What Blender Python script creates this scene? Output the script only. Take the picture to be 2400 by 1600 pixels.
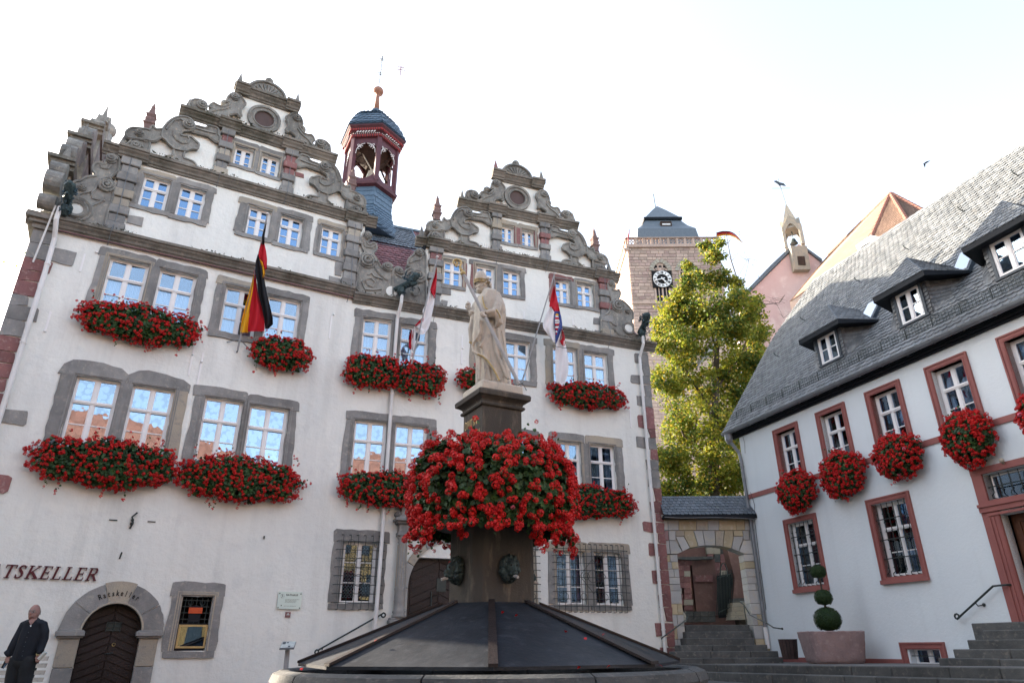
import bpy, bmesh, math, random
from mathutils import Vector, Matrix, noise
from mathutils.geometry import tessellate_polygon
random.seed(7)
rnd = random.random
def U(a, b): return a + (b - a) * random.random()
R = math.radians
for o in list(bpy.data.objects): bpy.data.objects.remove(o)
scn = bpy.context.scene
COL = scn.collection
# ------------------------------------------------------------------ camera
CZ = 1.1; F = 1600.0; PITCH = R(24.03); ROLL = R(-0.353)
cam = bpy.data.cameras.new('camera'); cam.sensor_width = 36; cam.lens = 24.0; cam.clip_end = 3000
camo = bpy.data.objects.new('camera', cam); COL.objects.link(camo)
camo.matrix_world = Matrix.Translation((0, 0, CZ)) @ Matrix.Rotation(R(90) + PITCH, 4, 'X') @ Matrix.Rotation(ROLL, 4, 'Z')
scn.camera = camo
# ------------------------------------------------------------------ light
SUN_AZ, SUN_EL = R(-60), R(22)
w = bpy.data.worlds.new('World'); scn.world = w; w.use_nodes = True
nt = w.node_tree; nt.nodes.clear()
sky = nt.nodes.new('ShaderNodeTexSky'); sky.sky_type = 'NISHITA'; sky.sun_disc = False
sky.sun_elevation = SUN_EL; sky.sun_rotation = SUN_AZ; sky.air_density = 1.0; sky.dust_density = 3.0; sky.ozone_density = 0.3; sky.altitude = 200
bg = nt.nodes.new('ShaderNodeBackground'); bg.inputs['Strength'].default_value = 0.15
ow = nt.nodes.new('ShaderNodeOutputWorld')
hsv = nt.nodes.new('ShaderNodeHueSaturation'); hsv.inputs['Saturation'].default_value = .64; nt.links.new(sky.outputs[0], hsv.inputs['Color']); nt.links.new(hsv.outputs[0], bg.inputs[0]); nt.links.new(bg.outputs[0], ow.inputs[0])
sl = bpy.data.lights.new('sun', 'SUN'); sl.energy = 5.0; sl.angle = R(0.5); sl.color = (1.0, 0.84, 0.66)
so = bpy.data.objects.new('sun', sl); COL.objects.link(so)
sd = Vector((math.sin(SUN_AZ) * math.cos(SUN_EL), math.cos(SUN_AZ) * math.cos(SUN_EL), math.sin(SUN_EL)))
so.rotation_euler = sd.to_track_quat('Z', 'Y').to_euler(); so.location = sd * 60
scn.view_settings.view_transform = 'Standard'; scn.view_settings.look = 'None'
scn.view_settings.exposure = 2.22; scn.view_settings.gamma = 1.0; scn.view_settings.use_curve_mapping = False

# ------------------------------------------------------------------ rays through the lens onto real planes (for measuring)
def dv(az): return (math.sin(R(az)), math.cos(R(az)))
def ray(px, py):
    x, y = px - 1200, 800 - py
    x, y = x * math.cos(ROLL) - y * math.sin(ROLL), x * math.sin(ROLL) + y * math.cos(ROLL)
    return (x, F * math.cos(PITCH) - y * math.sin(PITCH), F * math.sin(PITCH) + y * math.cos(PITCH))
REG = dict(a=(0,150,.2551), b=(400,150,.2551), c=(0,500,.2551), d=(450,500,.2551), e=(0,850,.2551), g=(0,1200,.2551), h=(550,1200,.2551),
  i=(950,350,.2551), j=(950,580,.2551), k=(900,950,.2551), l=(1050,1200,.2551), m=(1400,400,.2551), n=(1800,300,.2551), o=(1700,650,.2976),
  p=(1480,1100,.3188), q=(1900,1100,.3189), G=(960,370,.12755), H=(960,460,.0893), I=(820,540,.12755), J=(100,260,.1786), T=(770,140,.2806),
  S=(1040,590,.2105), M=(0,1380,.14035), D=(0,0,1/.98), P=(0,0,1))
def Zp(k, x, y):
    o = REG[k]; return o[0] + x * o[2], o[1] + y * o[2]
def on(px, py, p0, az, off=0):
    d = dv(az); n = (d[1], -d[0]); q = (p0[0] + n[0] * off, p0[1] + n[1] * off); r = ray(px, py)
    t = (q[0] * n[0] + q[1] * n[1]) / (r[0] * n[0] + r[1] * n[1])
    X = (r[0] * t, r[1] * t, CZ + r[2] * t)
    return (X[0] - p0[0]) * d[0] + (X[1] - p0[1]) * d[1], X[2], X
AZ1, AZ2, AZB = 60.5, 69.6, -19.5
BEND = (-4.5915, 17.5090)
D1, D2, DB = dv(AZ1), dv(AZ2), dv(AZB)
N1, N2 = (D1[1], -D1[0]), (D2[1], -D2[0])
AC = (BEND[0] + 9.68 * D2[0], BEND[1] + 9.68 * D2[1]); BC = (7.131, 20.883)
_mx = N1[0] + N2[0]; _my = N1[1] + N2[1]; _ml = math.hypot(_mx, _my); NM = (_mx / _ml, _my / _ml)
def FA(s, o, h):                      # town hall front: along, outward, up (the front bends at s = 0)
    if s < -0.15: n = N1
    elif s > 0.15: n = N2
    else:
        t = (s + .15) / .3; n = (N1[0] * (1 - t) + N2[0] * t, N1[1] * (1 - t) + N2[1] * t)
    d = D1 if s < 0 else D2
    return (BEND[0] + d[0] * s + n[0] * o, BEND[1] + d[1] * s + n[1] * o, h)
def azA(s): return AZ1 if s < 0 else AZ2
def FB(s, o, h):                      # gallery house front: towards the camera, outward, up
    return (BC[0] - DB[0] * s - DB[1] * o, BC[1] - DB[1] * s + DB[0] * o, h)
def FR(s, o, h): return (AC[0] + s, AC[1] - o, h)   # archway wall, faces the camera
def pA(k, x, y, off=0):
    px, py = Zp(k, x, y); s, h, X = on(px, py, BEND, AZ1, off)
    if s > 0: s, h, X = on(px, py, BEND, AZ2, off)
    return s, h
def pB(k, x, y, off=0):
    s, h, X = on(*Zp(k, x, y), BC, AZB, -off); return -s, h
def pR(k, x, y, off=0):
    s, h, X = on(*Zp(k, x, y), AC, 90, off); return s, h
def pD(k, x, y, depth):               # point on the plane y = depth
    r = ray(*Zp(k, x, y)); t = depth / r[1]; return Vector((r[0] * t, depth, CZ + r[2] * t))

# ------------------------------------------------------------------ materials
MATS = {}
def nodes_mat(name):
    m = bpy.data.materials.new(name); m.use_nodes = True; n = m.node_tree; n.nodes.clear()
    out = n.nodes.new('ShaderNodeOutputMaterial'); b = n.nodes.new('ShaderNodeBsdfPrincipled')
    n.links.new(b.outputs[0], out.inputs[0]); MATS[name] = m; return m, n, b
def mixc(n, fac, a, b_, typ='MIX'):
    mx = n.nodes.new('ShaderNodeMix'); mx.data_type = 'RGBA'; mx.blend_type = typ
    for sock, v in ((mx.inputs[0], fac), (mx.inputs[6], a), (mx.inputs[7], b_)):
        if hasattr(v, 'is_output'): n.links.new(v, sock)
        elif isinstance(v, (int, float)): sock.default_value = v
        else: sock.default_value = (*v, 1)
    return mx.outputs[2]
def tex(n, scale, detail=5, kind='Noise', vec=None, rough=.6, stretch=None):
    t = n.nodes.new('ShaderNodeTex' + kind)
    t.inputs['Scale'].default_value = scale
    if kind == 'Noise': t.inputs['Detail'].default_value = detail; t.inputs['Roughness'].default_value = rough
    co = n.nodes.new('ShaderNodeTexCoord'); src = co.outputs['Object']
    if kind == 'Noise' or kind == 'Voronoi':
        g = n.nodes.new('ShaderNodeNewGeometry'); src = g.outputs['Position']
    if stretch:
        mp = n.nodes.new('ShaderNodeMapping'); mp.inputs['Scale'].default_value = stretch; n.links.new(src, mp.inputs[0]); src = mp.outputs[0]
    n.links.new(src, t.inputs['Vector']); return t
def ramp(n, src, lo, hi, a=0.0, b=1.0):
    r = n.nodes.new('ShaderNodeMapRange'); r.inputs[1].default_value = lo; r.inputs[2].default_value = hi
    r.inputs[3].default_value = a; r.inputs[4].default_value = b; n.links.new(src, r.inputs[0]); return r.outputs[0]
def surf(name, c1, c2=None, c3=None, sc=3.0, rough=.8, bump=.2, bsc=25, metal=0, stain=None, stain_amt=.5, stretch=None, spec=.3, objvar=0.0, bdist=.02, island=0, streak=0):
    m, n, b = nodes_mat(name)
    c2 = c2 or tuple(v * .8 for v in c1)
    t = tex(n, sc, 6, stretch=stretch); col = mixc(n, ramp(n, t.outputs[0], .35, .65), c1, c2)
    if c3:
        t3 = tex(n, sc * 3.7, 5, stretch=stretch); col = mixc(n, ramp(n, t3.outputs[0], .55, .7), col, c3)
    if stain:
        t4 = tex(n, sc * .45, 8, rough=.7, stretch=(1, 1, .35)); col = mixc(n, ramp(n, t4.outputs[0], .48, .68, 0, stain_amt), col, stain)
    if streak:
        t5 = tex(n, 2.4, 5, rough=.6, stretch=(1, 1, .07)); col = mixc(n, ramp(n, t5.outputs[0], .52, .72, 0, streak), col, tuple(v * .55 for v in c1))
        t6 = tex(n, .22, 4); col = mixc(n, ramp(n, t6.outputs[0], .4, .65, 0, streak * .8), col, tuple(v * .8 for v in c1))
    if objvar:
        oi = n.nodes.new('ShaderNodeObjectInfo'); v = ramp(n, oi.outputs['Random'], 0, 1, 1 - objvar, 1 + objvar)
        hsv = n.nodes.new('ShaderNodeHueSaturation'); n.links.new(v, hsv.inputs['Value']); n.links.new(col, hsv.inputs['Color']); col = hsv.outputs[0]
    if island:
        gi = n.nodes.new('ShaderNodeNewGeometry'); v = ramp(n, gi.outputs['Random Per Island'], 0, 1, 1 - island, 1 + island)
        hsv = n.nodes.new('ShaderNodeHueSaturation'); n.links.new(v, hsv.inputs['Value']); n.links.new(col, hsv.inputs['Color']); col = hsv.outputs[0]
    n.links.new(col, b.inputs['Base Color'])
    b.inputs['Roughness'].default_value = rough; b.inputs['Metallic'].default_value = metal
    b.inputs['Specular IOR Level'].default_value = spec
    if bump:
        t2 = tex(n, bsc, 6, rough=.65); bp = n.nodes.new('ShaderNodeBump'); bp.inputs['Strength'].default_value = bump; bp.inputs['Distance'].default_value = bdist
        n.links.new(t2.outputs[0], bp.inputs['Height']); n.links.new(bp.outputs[0], b.inputs['Normal'])
    return m
surf('plaster', (.79, .805, .755), (.735, .755, .72), (.70, .72, .69), sc=.7, rough=.9, bump=.6, bsc=7, streak=.3, stain=(.52, .53, .525), stain_amt=.42, bdist=.035)
surf('plaster_house', (.68, .745, .765), (.645, .705, .73), sc=.6, rough=.9, bump=.35, bsc=14, streak=.14, stain=(.66, .68, .69), stain_amt=.25)
surf('stone_grey', (.27, .268, .258), (.19, .192, .19), (.33, .315, .28), sc=2.5, bump=.5, bsc=30, objvar=.18, stain=(.13, .125, .115), stain_amt=.5)
surf('stone_tan', (.40, .35, .27), (.31, .29, .25), (.25, .24, .22), sc=2.2, bump=.5, bsc=30, objvar=.15)
surf('stone_red', (.255, .12, .113), (.20, .10, .10), (.34, .235, .215), sc=3, bump=.5, bsc=30, objvar=.22)
surf('stone_orn', (.28, .275, .25), (.17, .17, .162), (.36, .33, .27), sc=3.4, bump=.8, bsc=30, objvar=.12, stain=(.07, .072, .066), stain_amt=.7)
surf('cornice_stone', (.24, .225, .20), (.15, .145, .13), (.30, .28, .24), sc=2.4, bump=.6, bsc=30, stain=(.045, .048, .03), stain_amt=.85)
surf('moss', (.05, .055, .025), (.09, .085, .05), sc=12, bump=1, bsc=40)
surf('column_stone', (.07, .064, .055), (.042, .041, .038), (.125, .11, .088), sc=2.2, bump=.4, bsc=40, stain=(.04, .038, .035), stain_amt=.7, stretch=(1, 1, .25))
surf('basin_stone', (.072, .078, .08), (.042, .048, .051), (.11, .11, .108), sc=3, bump=.5, bsc=30, stretch=(1, 1, 3))
surf('step_stone', (.095, .098, .095), (.06, .064, .064), (.14, .135, .12), sc=3, bump=.4, bsc=30, objvar=.2)
surf('arch_stone', (.42, .42, .40), (.34, .345, .34), (.46, .42, .33), sc=1.4, bump=.3, bsc=30, objvar=.12)
surf('arch_stone_tan', (.45, .38, .25), (.36, .31, .21), (.48, .43, .33), sc=2, bump=.3, bsc=30, objvar=.15)
surf('arch_stone_mauve', (.27, .17, .17), (.22, .15, .15), sc=3, bump=.4, bsc=30, objvar=.15)
surf('tower_stone', (.46, .345, .28), (.39, .29, .245), (.51, .41, .34), sc=.8, bump=.3, bsc=12, objvar=.18)
surf('tower_stone_red', (.42, .305, .26), (.36, .255, .225), sc=.8, bump=.3, bsc=12, objvar=.15)
surf('mortar', (.44, .385, .33), (.38, .335, .29), sc=3, bump=.3)
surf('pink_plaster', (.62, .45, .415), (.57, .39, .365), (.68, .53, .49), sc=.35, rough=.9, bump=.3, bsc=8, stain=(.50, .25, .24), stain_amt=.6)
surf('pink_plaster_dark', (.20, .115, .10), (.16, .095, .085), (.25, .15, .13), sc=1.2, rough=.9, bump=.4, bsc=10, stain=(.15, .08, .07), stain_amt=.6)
surf('slate', (.10, .12, .14), (.07, .09, .11), (.15, .165, .175), sc=5, rough=.42, bump=.25, bsc=20, objvar=.25, spec=.55, island=.25)
surf('slate_house', (.145, .155, .16), (.095, .108, .12), (.205, .20, .185), sc=4, rough=.5, bump=.25, bsc=20, objvar=.2, spec=.25, island=.28)
surf('slate_turret', (.075, .13, .19), (.055, .10, .15), (.10, .16, .21), sc=4, rough=.35, bump=.2, bsc=20, objvar=.15, spec=.6)
surf('tile_red', (.22, .10, .105), (.16, .075, .085), (.28, .13, .12), sc=5, rough=.6, bump=.3, bsc=20, island=.3)
surf('tile_brown', (.225, .15, .11), (.18, .12, .092), (.26, .185, .135), sc=1, rough=.75, bump=.3, bsc=12, island=.2)
surf('ridge_tile', (.27, .12, .085), (.21, .10, .075), sc=3, bump=.2)
surf('white_paint', (.80, .80, .79), (.76, .76, .76), sc=4, rough=.45, bump=.05)
surf('pipe_white', (.70, .70, .69), (.62, .62, .60), sc=2, rough=.45, bump=.05)
surf('pipe_zinc', (.20, .22, .24), (.15, .165, .18), sc=3, rough=.45, bump=.05, metal=.3)
surf('red_paint', (.285, .105, .092), (.245, .09, .082), sc=2, rough=.6, bump=.1)
surf('fascia_dark', (.010, .014, .020), (.008, .011, .015), sc=3, rough=.6, bump=.05, spec=.15)
surf('frame_dark', (.05, .065, .08), (.04, .055, .07), sc=3, rough=.5, bump=.05)
surf('iron', (.03, .045, .047), (.045, .055, .052), sc=20, rough=.5, bump=.1, metal=.3)
surf('bronze', (.05, .08, .082), (.024, .037, .04), (.09, .14, .142), sc=12, rough=.55, bump=.5, bsc=40, metal=.35)
surf('bronze_light', (.05, .09, .115), (.028, .045, .055), (.08, .14, .17), sc=18, rough=.55, bump=.5, bsc=40, metal=.35)
surf('door_wood', (.019, .013, .015), (.012, .009, .010), (.028, .018, .017), sc=6, rough=.45, bump=.3, bsc=30, stretch=(1, 1, 1), objvar=.25)
surf('door_brown', (.11, .045, .022), (.075, .03, .016), sc=5, rough=.45, bump=.15)
surf('turret_wood', (.11, .042, .052), (.08, .032, .042), sc=5, rough=.5, bump=.1)
surf('turret_dark', (.05, .03, .022), (.03, .02, .015), (.09, .05, .03), sc=6, bump=.2)
surf('red_bright', (.33, .035, .03), (.27, .03, .028), sc=4, rough=.5, bump=0)
surf('copper', (.33, .17, .115), (.27, .135, .095), sc=5, rough=.5, bump=.05, metal=.2)
surf('gold', (.50, .37, .15), (.36, .28, .14), (.46, .41, .32), sc=30, rough=.5, bump=.4, metal=.3)
surf('cover_metal', (.016, .021, .029), (.010, .013, .018), (.030, .036, .046), sc=2.2, rough=.55, bump=.3, bsc=9, spec=.2, stretch=(1, 1, 2.5), stain=(.045, .05, .058), stain_amt=.6, streak=.5)
surf('cover_batten', (.020, .014, .014), (.013, .010, .011), sc=5, rough=.5, bump=.3)
surf('statue_stone', (.52, .475, .40), (.44, .41, .36), (.33, .32, .30), sc=3.5, rough=.85, bump=.35, bsc=40, stain=(.22, .21, .19), stain_amt=.45)
surf('staff_grey', (.36, .37, .38), (.3, .31, .32), sc=8, bump=.2)
surf('planter', (.27, .20, .195), (.22, .165, .165), (.31, .24, .23), sc=2, rough=.9, bump=.9, bsc=12)
surf('bin_wood', (.06, .038, .034), (.04, .027, .025), sc=6, bump=.2, objvar=.2)
surf('soil', (.03, .022, .015), sc=10, bump=.6)
surf('leaf', (.035, .085, .022), (.022, .06, .02), (.06, .13, .03), sc=12, rough=.5, bump=0)
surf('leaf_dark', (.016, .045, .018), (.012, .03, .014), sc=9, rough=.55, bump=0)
surf('boxwood', (.022, .055, .012), (.014, .036, .01), (.04, .08, .018), sc=14, rough=.6, bump=0)
surf('petal_red', (.58, .011, .010), (.40, .006, .010), (.68, .03, .014), sc=9, rough=.55, bump=0)
surf('petal_pink', (.7, .16, .24), (.62, .1, .18), sc=9, rough=.55, bump=0)
surf('bark', (.075, .06, .045), (.05, .04, .032), sc=8, bump=.8, bsc=25)
surf('skin', (.31, .185, .155), (.25, .14, .12), sc=15, rough=.5, bump=.05)
surf('shirt', (.008, .013, .022), (.006, .009, .015), sc=5, rough=.75, bump=.15)
surf('trousers', (.014, .018, .022), (.010, .013, .017), sc=5, rough=.8, bump=.15)
surf('hair_grey', (.25, .23, .21), sc=30, bump=.2)
surf('paper', (.55, .58, .55), (.4, .45, .45), sc=20, rough=.5, bump=0)
surf('sign_red', (.085, .012, .02), (.075, .011, .018), sc=3, rough=.45, bump=0)
surf('ink', (.01, .01, .01), sc=3, bump=0)
surf('stone_dullred', (.20, .125, .115), (.14, .10, .095), (.27, .19, .17), sc=5, bump=.5, bsc=35)
surf('shutter_brown', (.10, .07, .066), (.08, .058, .055), sc=4, bump=.2)
surf('brass', (.45, .36, .18), (.35, .28, .14), sc=10, rough=.4, bump=.05, metal=.5)
surf('board_orange', (.62, .10, .03), (.55, .08, .025), sc=6, rough=.5, bump=0)
surf('paving', (.15, .15, .148), (.10, .105, .105), (.2, .19, .18), sc=2.5, bump=.6, bsc=8)
surf('ground_stone', (.10, .10, .10), (.07, .07, .07), sc=.3, bump=.4, bsc=6)
surf('flag_black', (.010, .011, .016), sc=3, rough=.7, bump=.05)
surf('flag_red', (.50, .012, .028), (.45, .012, .026), sc=3, rough=.7, bump=.05)
surf('flag_gold', (.78, .42, .02), (.74, .38, .02), sc=3, rough=.7, bump=.05)
surf('flag_white', (.78, .79, .82), (.75, .76, .80), sc=3, rough=.7, bump=.05)
surf('flag_blue', (.05, .09, .30), sc=3, rough=.7, bump=.05)
surf('warm_wall', (.30, .19, .08), (.25, .16, .065), sc=.6, bump=.1)
surf("interior", (.012, .013, .016), sc=2, bump=0)
surf('interior_grey', (.05, .055, .065), sc=2, bump=0)
def curtain_mat():
    m, n, b = nodes_mat('curtain')
    wv = n.nodes.new('ShaderNodeTexWave'); wv.inputs['Scale'].default_value = 9; wv.inputs['Distortion'].default_value = 2.5; wv.inputs['Detail'].default_value = 2
    co = n.nodes.new('ShaderNodeTexCoord'); n.links.new(co.outputs['Object'], wv.inputs['Vector'])
    n.links.new(mixc(n, wv.outputs[1], (.55, .60, .68), (.80, .83, .87)), b.inputs['Base Color'])
    bp = n.nodes.new('ShaderNodeBump'); bp.inputs['Strength'].default_value = .5; bp.inputs['Distance'].default_value = .02
    n.links.new(wv.outputs[1], bp.inputs['Height']); n.links.new(bp.outputs[0], b.inputs['Normal']); b.inputs['Roughness'].default_value = .9
curtain_mat()
def glass_mat(name, tint, rings=False, refl=.3, gcol=(.6, .8, 1.0)):
    m, n, b = nodes_mat(name); out = [x for x in n.nodes if x.type == 'OUTPUT_MATERIAL'][0]
    gl = n.nodes.new('ShaderNodeBsdfGlossy'); gl.inputs['Roughness'].default_value = .01; gl.inputs[0].default_value = (*gcol, 1)
    tr = n.nodes.new('ShaderNodeBsdfTransparent'); tr.inputs[0].default_value = (*tint, 1)
    mx = n.nodes.new('ShaderNodeMixShader'); fr = n.nodes.new('ShaderNodeFresnel'); fr.inputs[0].default_value = 1.5
    f2 = ramp(n, fr.outputs[0], 0.04, 1, refl, 1.0)
    nz = tex(n, 1.6, 1); bp = n.nodes.new('ShaderNodeBump'); bp.inputs['Strength'].default_value = .07; bp.inputs['Distance'].default_value = .012
    h = nz.outputs[0]
    if rings:
        vo = tex(n, 9.0, kind='Voronoi'); e = ramp(n, vo.outputs['Distance'], .56, .64)
        col = mixc(n, e, gcol, tuple(c * .8 for c in gcol)); n.links.new(col, gl.inputs[0])
        ad = n.nodes.new('ShaderNodeMath'); ad.operation = 'MULTIPLY_ADD'; ad.inputs[1].default_value = .35
        n.links.new(vo.outputs['Distance'], ad.inputs[0]); n.links.new(h, ad.inputs[2]); h = ad.outputs[0]
    n.links.new(h, bp.inputs['Height']); n.links.new(bp.outputs[0], gl.inputs['Normal'])
    n.links.new(f2, mx.inputs[0]); n.links.new(tr.outputs[0], mx.inputs[1]); n.links.new(gl.outputs[0], mx.inputs[2])
    n.links.new(mx.outputs[0], out.inputs[0])
glass_mat('glass', (.8, .88, .93), refl=.2, gcol=(.72, .86, 1)); glass_mat('glass_sky', (.3, .35, .4), refl=.8, gcol=(.9, .95, 1)); glass_mat('glass_rings', (.45, .52, .56), True, refl=.42, gcol=(.52, .66, .80)); glass_mat('glass_dark', (.6, .66, .72), refl=.17)
glass_mat('glass_blue', (.5, .6, .68), refl=.34, gcol=(.40, .62, .90))
def plate_mat():
    m, n, b = nodes_mat('plate'); b.inputs['Base Color'].default_value = (.52, .62, .58, 1); b.inputs['Roughness'].default_value = .15
plate_mat()
def leafmat(name, cols, tr=.45):
    m, n, b = nodes_mat(name); out = [x for x in n.nodes if x.type == 'OUTPUT_MATERIAL'][0]
    g = tex(n, 1.1, 3); c = mixc(n, ramp(n, g.outputs[0], .42, .58), cols[0], cols[1]); g2 = tex(n, 7, 2); c = mixc(n, ramp(n, g2.outputs[0], .55, .62), c, cols[2])
    n.links.new(c, b.inputs['Base Color']); b.inputs['Roughness'].default_value = .6
    t = n.nodes.new('ShaderNodeBsdfTranslucent'); n.links.new(c, t.inputs[0]); mx = n.nodes.new('ShaderNodeMixShader'); mx.inputs[0].default_value = tr
    n.links.new(b.outputs[0], mx.inputs[1]); n.links.new(t.outputs[0], mx.inputs[2]); n.links.new(mx.outputs[0], out.inputs[0])
leafmat('tree_leaf', ((.21, .24, .022), (.065, .115, .018), (.42, .30, .035)), .5)
leafmat('flower_leaf', ((.030, .085, .022), (.02, .055, .018), (.055, .13, .03)), .2)

# ------------------------------------------------------------------ mesh building
ORG = {}
def tag(o, label=None, cat=None, group=None, kind=None):
    if label: o['label'] = label
    if cat: o['category'] = cat
    if group: o['group'] = group
    if kind: o['kind'] = kind
    return o
def thing(name, loc, label, cat, group=None):
    o = bpy.data.objects.new(name, None); COL.objects.link(o); o.location = loc; o.empty_display_size = .2
    ORG[o.name] = Vector(loc); return tag(o, label, cat, group)
def worg(p):
    v = Vector((0, 0, 0))
    while p: v += p.location; p = p.parent
    return v
class MB:
    def __init__(s): s.v = []; s.f = []; s.m = []; s.cur = 0
    def add(s, vs, fs):
        b = len(s.v); s.v += [tuple(x) for x in vs]
        for f in fs: s.f.append(tuple(b + i for i in f)); s.m.append(s.cur)
    def quad(s, a, b, c, d): s.add([a, b, c, d], [(0, 1, 2, 3)])
    def hexa(s, p):  # 8 points: bottom 4, top 4
        s.add(p, [(3, 2, 1, 0), (4, 5, 6, 7), (0, 1, 5, 4), (1, 2, 6, 5), (2, 3, 7, 6), (3, 0, 4, 7)])
    def box(s, fr, s0, s1, h0, h1, o0, o1):
        cuts = [s0] + ([0.0] if (fr is FA and s0 < -.01 and s1 > .01) else []) + [s1]
        for a, b in zip(cuts[:-1], cuts[1:]):
            s.hexa([fr(a, o1, h0), fr(b, o1, h0), fr(b, o0, h0), fr(a, o0, h0), fr(a, o1, h1), fr(b, o1, h1), fr(b, o0, h1), fr(a, o0, h1)])
    def prism(s, fr, poly, o0, o1, o1f=None):
        n = len(poly); pts = [Vector((p[0], p[1], 0)) for p in poly]
        tris = tessellate_polygon([pts])
        back = [fr(p[0], o0, p[1]) for p in poly]; front = [fr(p[0], (o1f(p) if o1f else o1), p[1]) for p in poly]
        fs = [tuple(t) for t in tris] + [tuple(n + i for i in reversed(t)) for t in tris]
        fs += [(i, (i + 1) % n, n + (i + 1) % n, n + i) for i in range(n)]
        s.add(back + front, fs)
    def tube(s, pts, r, n=6, closed=False, cap=True):
        pts = [Vector(p) for p in pts]; L = len(pts); rs = r if isinstance(r, (list, tuple)) else [r] * L
        ring = []; up = None
        for i, p in enumerate(pts):
            if closed: t = pts[(i + 1) % L] - pts[i - 1]
            else: t = pts[min(i + 1, L - 1)] - pts[max(i - 1, 0)]
            if t.length < 1e-9: t = Vector((0, 0, 1))
            t.normalize()
            if up is None: up = t.orthogonal().normalized()
            else:
                up = up - t * up.dot(t)
                if up.length < 1e-6: up = t.orthogonal()
                up.normalize()
            q = t.cross(up)
            ring.append([p + up * (math.cos(a) * rs[i]) + q * (math.sin(a) * rs[i]) for a in [2 * math.pi * k / n for k in range(n)]])
        vs = [x for rr in ring for x in rr]; fs = []
        for i in range(L if closed else L - 1):
            j = (i + 1) % L
            for k in range(n): fs.append((i * n + k, i * n + (k + 1) % n, j * n + (k + 1) % n, j * n + k))
        if cap and not closed: fs += [tuple(reversed(range(n))), tuple((L - 1) * n + k for k in range(n))]
        s.add(vs, fs)
    def lathe(s, c, prof, n=16, sx=1, sy=1, ph=0, ang=None):
        vs = []; c = Vector(c)
        for r, z in prof:
            for k in range(n):
                a = 2 * math.pi * k / n + ph; vs.append((c.x + r * math.cos(a) * sx, c.y + r * math.sin(a) * sy, c.z + z))
        fs = []
        for i in range(len(prof) - 1):
            for k in range(n): fs.append((i * n + k, i * n + (k + 1) % n, (i + 1) * n + (k + 1) % n, (i + 1) * n + k))
        fs += [tuple(reversed(range(n))), tuple((len(prof) - 1) * n + k for k in range(n))]
        s.add(vs, fs)
    def ball(s, c, r, n=12, m=8, sz=1):
        s.lathe(c, [(max(r * math.sin(math.pi * i / m), r * .02), -r * sz * math.cos(math.pi * i / m)) for i in range(m + 1)], n)
    def build(s, name, mats, parent=None, smooth=False, kind=None, recalc=True, label=None, loc=None, rot=0.0, shade_angle=None):
        me = bpy.data.meshes.new(name); W = worg(parent) if parent else Vector((0, 0, 0))
        if loc is not None: W = Vector((0, 0, 0))
        me.from_pydata([(x[0] - W.x, x[1] - W.y, x[2] - W.z) for x in s.v], [], s.f)
        if isinstance(mats, str): mats = [mats]
        for m in mats: me.materials.append(MATS[m])
        if len(mats) > 1: me.polygons.foreach_set('material_index', s.m)
        if recalc and len(s.f) < 60000:
            b = bmesh.new(); b.from_mesh(me); bmesh.ops.recalc_face_normals(b, faces=b.faces); b.to_mesh(me); b.free()
        if smooth: me.polygons.foreach_set('use_smooth', [True] * len(me.polygons))
        if shade_angle: me.set_sharp_from_angle(angle=shade_angle) if hasattr(me, 'set_sharp_from_angle') else None
        me.update(); o = bpy.data.objects.new(name, me); COL.objects.link(o)
        if parent: o.parent = parent
        if loc is not None: o.location = loc
        if rot: o.rotation_euler = (0, 0, rot)
        if kind: o['kind'] = kind
        if label: o['label'] = label
        return o
def inst(src, parent, loc, rot=0.0, scale=None, euler=None):
    c = src.copy(); COL.objects.link(c); c.parent = parent; c.location = loc
    c.rotation_euler = euler if euler is not None else (0, 0, rot)
    if scale: c.scale = scale
    return c
def bevel(o, wd=.01, seg=1):
    m = o.modifiers.new('bevel', 'BEVEL'); m.width = wd; m.segments = seg; m.limit_method = 'ANGLE'; return o
def jag(poly, amt=.02, step=.18):      # roughen the outline of a stone
    out = []
    for i in range(len(poly)):
        a = poly[i]; b = poly[(i + 1) % len(poly)]; L = math.hypot(b[0] - a[0], b[1] - a[1]); k = max(1, int(L / step))
        for j in range(k):
            t = j / k; out.append((a[0] + (b[0] - a[0]) * t + U(-amt, amt), a[1] + (b[1] - a[1]) * t + U(-amt, amt)))
    return out
# ================================================================== TOWN HALL
def yawA(s): return R(90 - azA(s))
YAWB = math.atan2(-DB[1], -DB[0])
hall = thing('town_hall', (BEND[0], BEND[1], 0), 'white plastered town hall with two scrolled Renaissance gables and red flower boxes on its front', 'town hall')
def cells(mb, fr, s0, s1, h0, h1, holes, rev=.2, o=0.0):
    S = sorted(set([s0, s1] + [max(s0, min(s1, v)) for H in holes for v in H[:2]] + ([-.15, 0.0, .15] if fr is FA and s0 < 0 < s1 else [])))
    T = sorted(set([h0, h1] + [max(h0, min(h1, v)) for H in holes for v in H[2:]]))
    for a, b in zip(S[:-1], S[1:]):
        for c, d in zip(T[:-1], T[1:]):
            ms, mh = (a + b) / 2, (c + d) / 2
            if any(H[0] < ms < H[1] and H[2] < mh < H[3] for H in holes): continue
            mb.quad(fr(a, o, c), fr(b, o, c), fr(b, o, d), fr(a, o, d))
    for a, b, c, d in holes:
        mb.quad(fr(a, o, c), fr(a, o - rev, c), fr(a, o - rev, d), fr(a, o, d)); mb.quad(fr(b, o, c), fr(b, o - rev, c), fr(b, o - rev, d), fr(b, o, d))
        mb.quad(fr(a, o, d), fr(b, o, d), fr(b, o - rev, d), fr(a, o - rev, d)); mb.quad(fr(a, o, c), fr(b, o, c), fr(b, o - rev, c), fr(a, o - rev, c))
_uq = MB(); _uq.hexa([(0,0,0),(1,0,0),(1,.004,0),(0,.004,0),(0,0,1),(1,0,1),(1,.004,1),(0,.004,1)])
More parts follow.
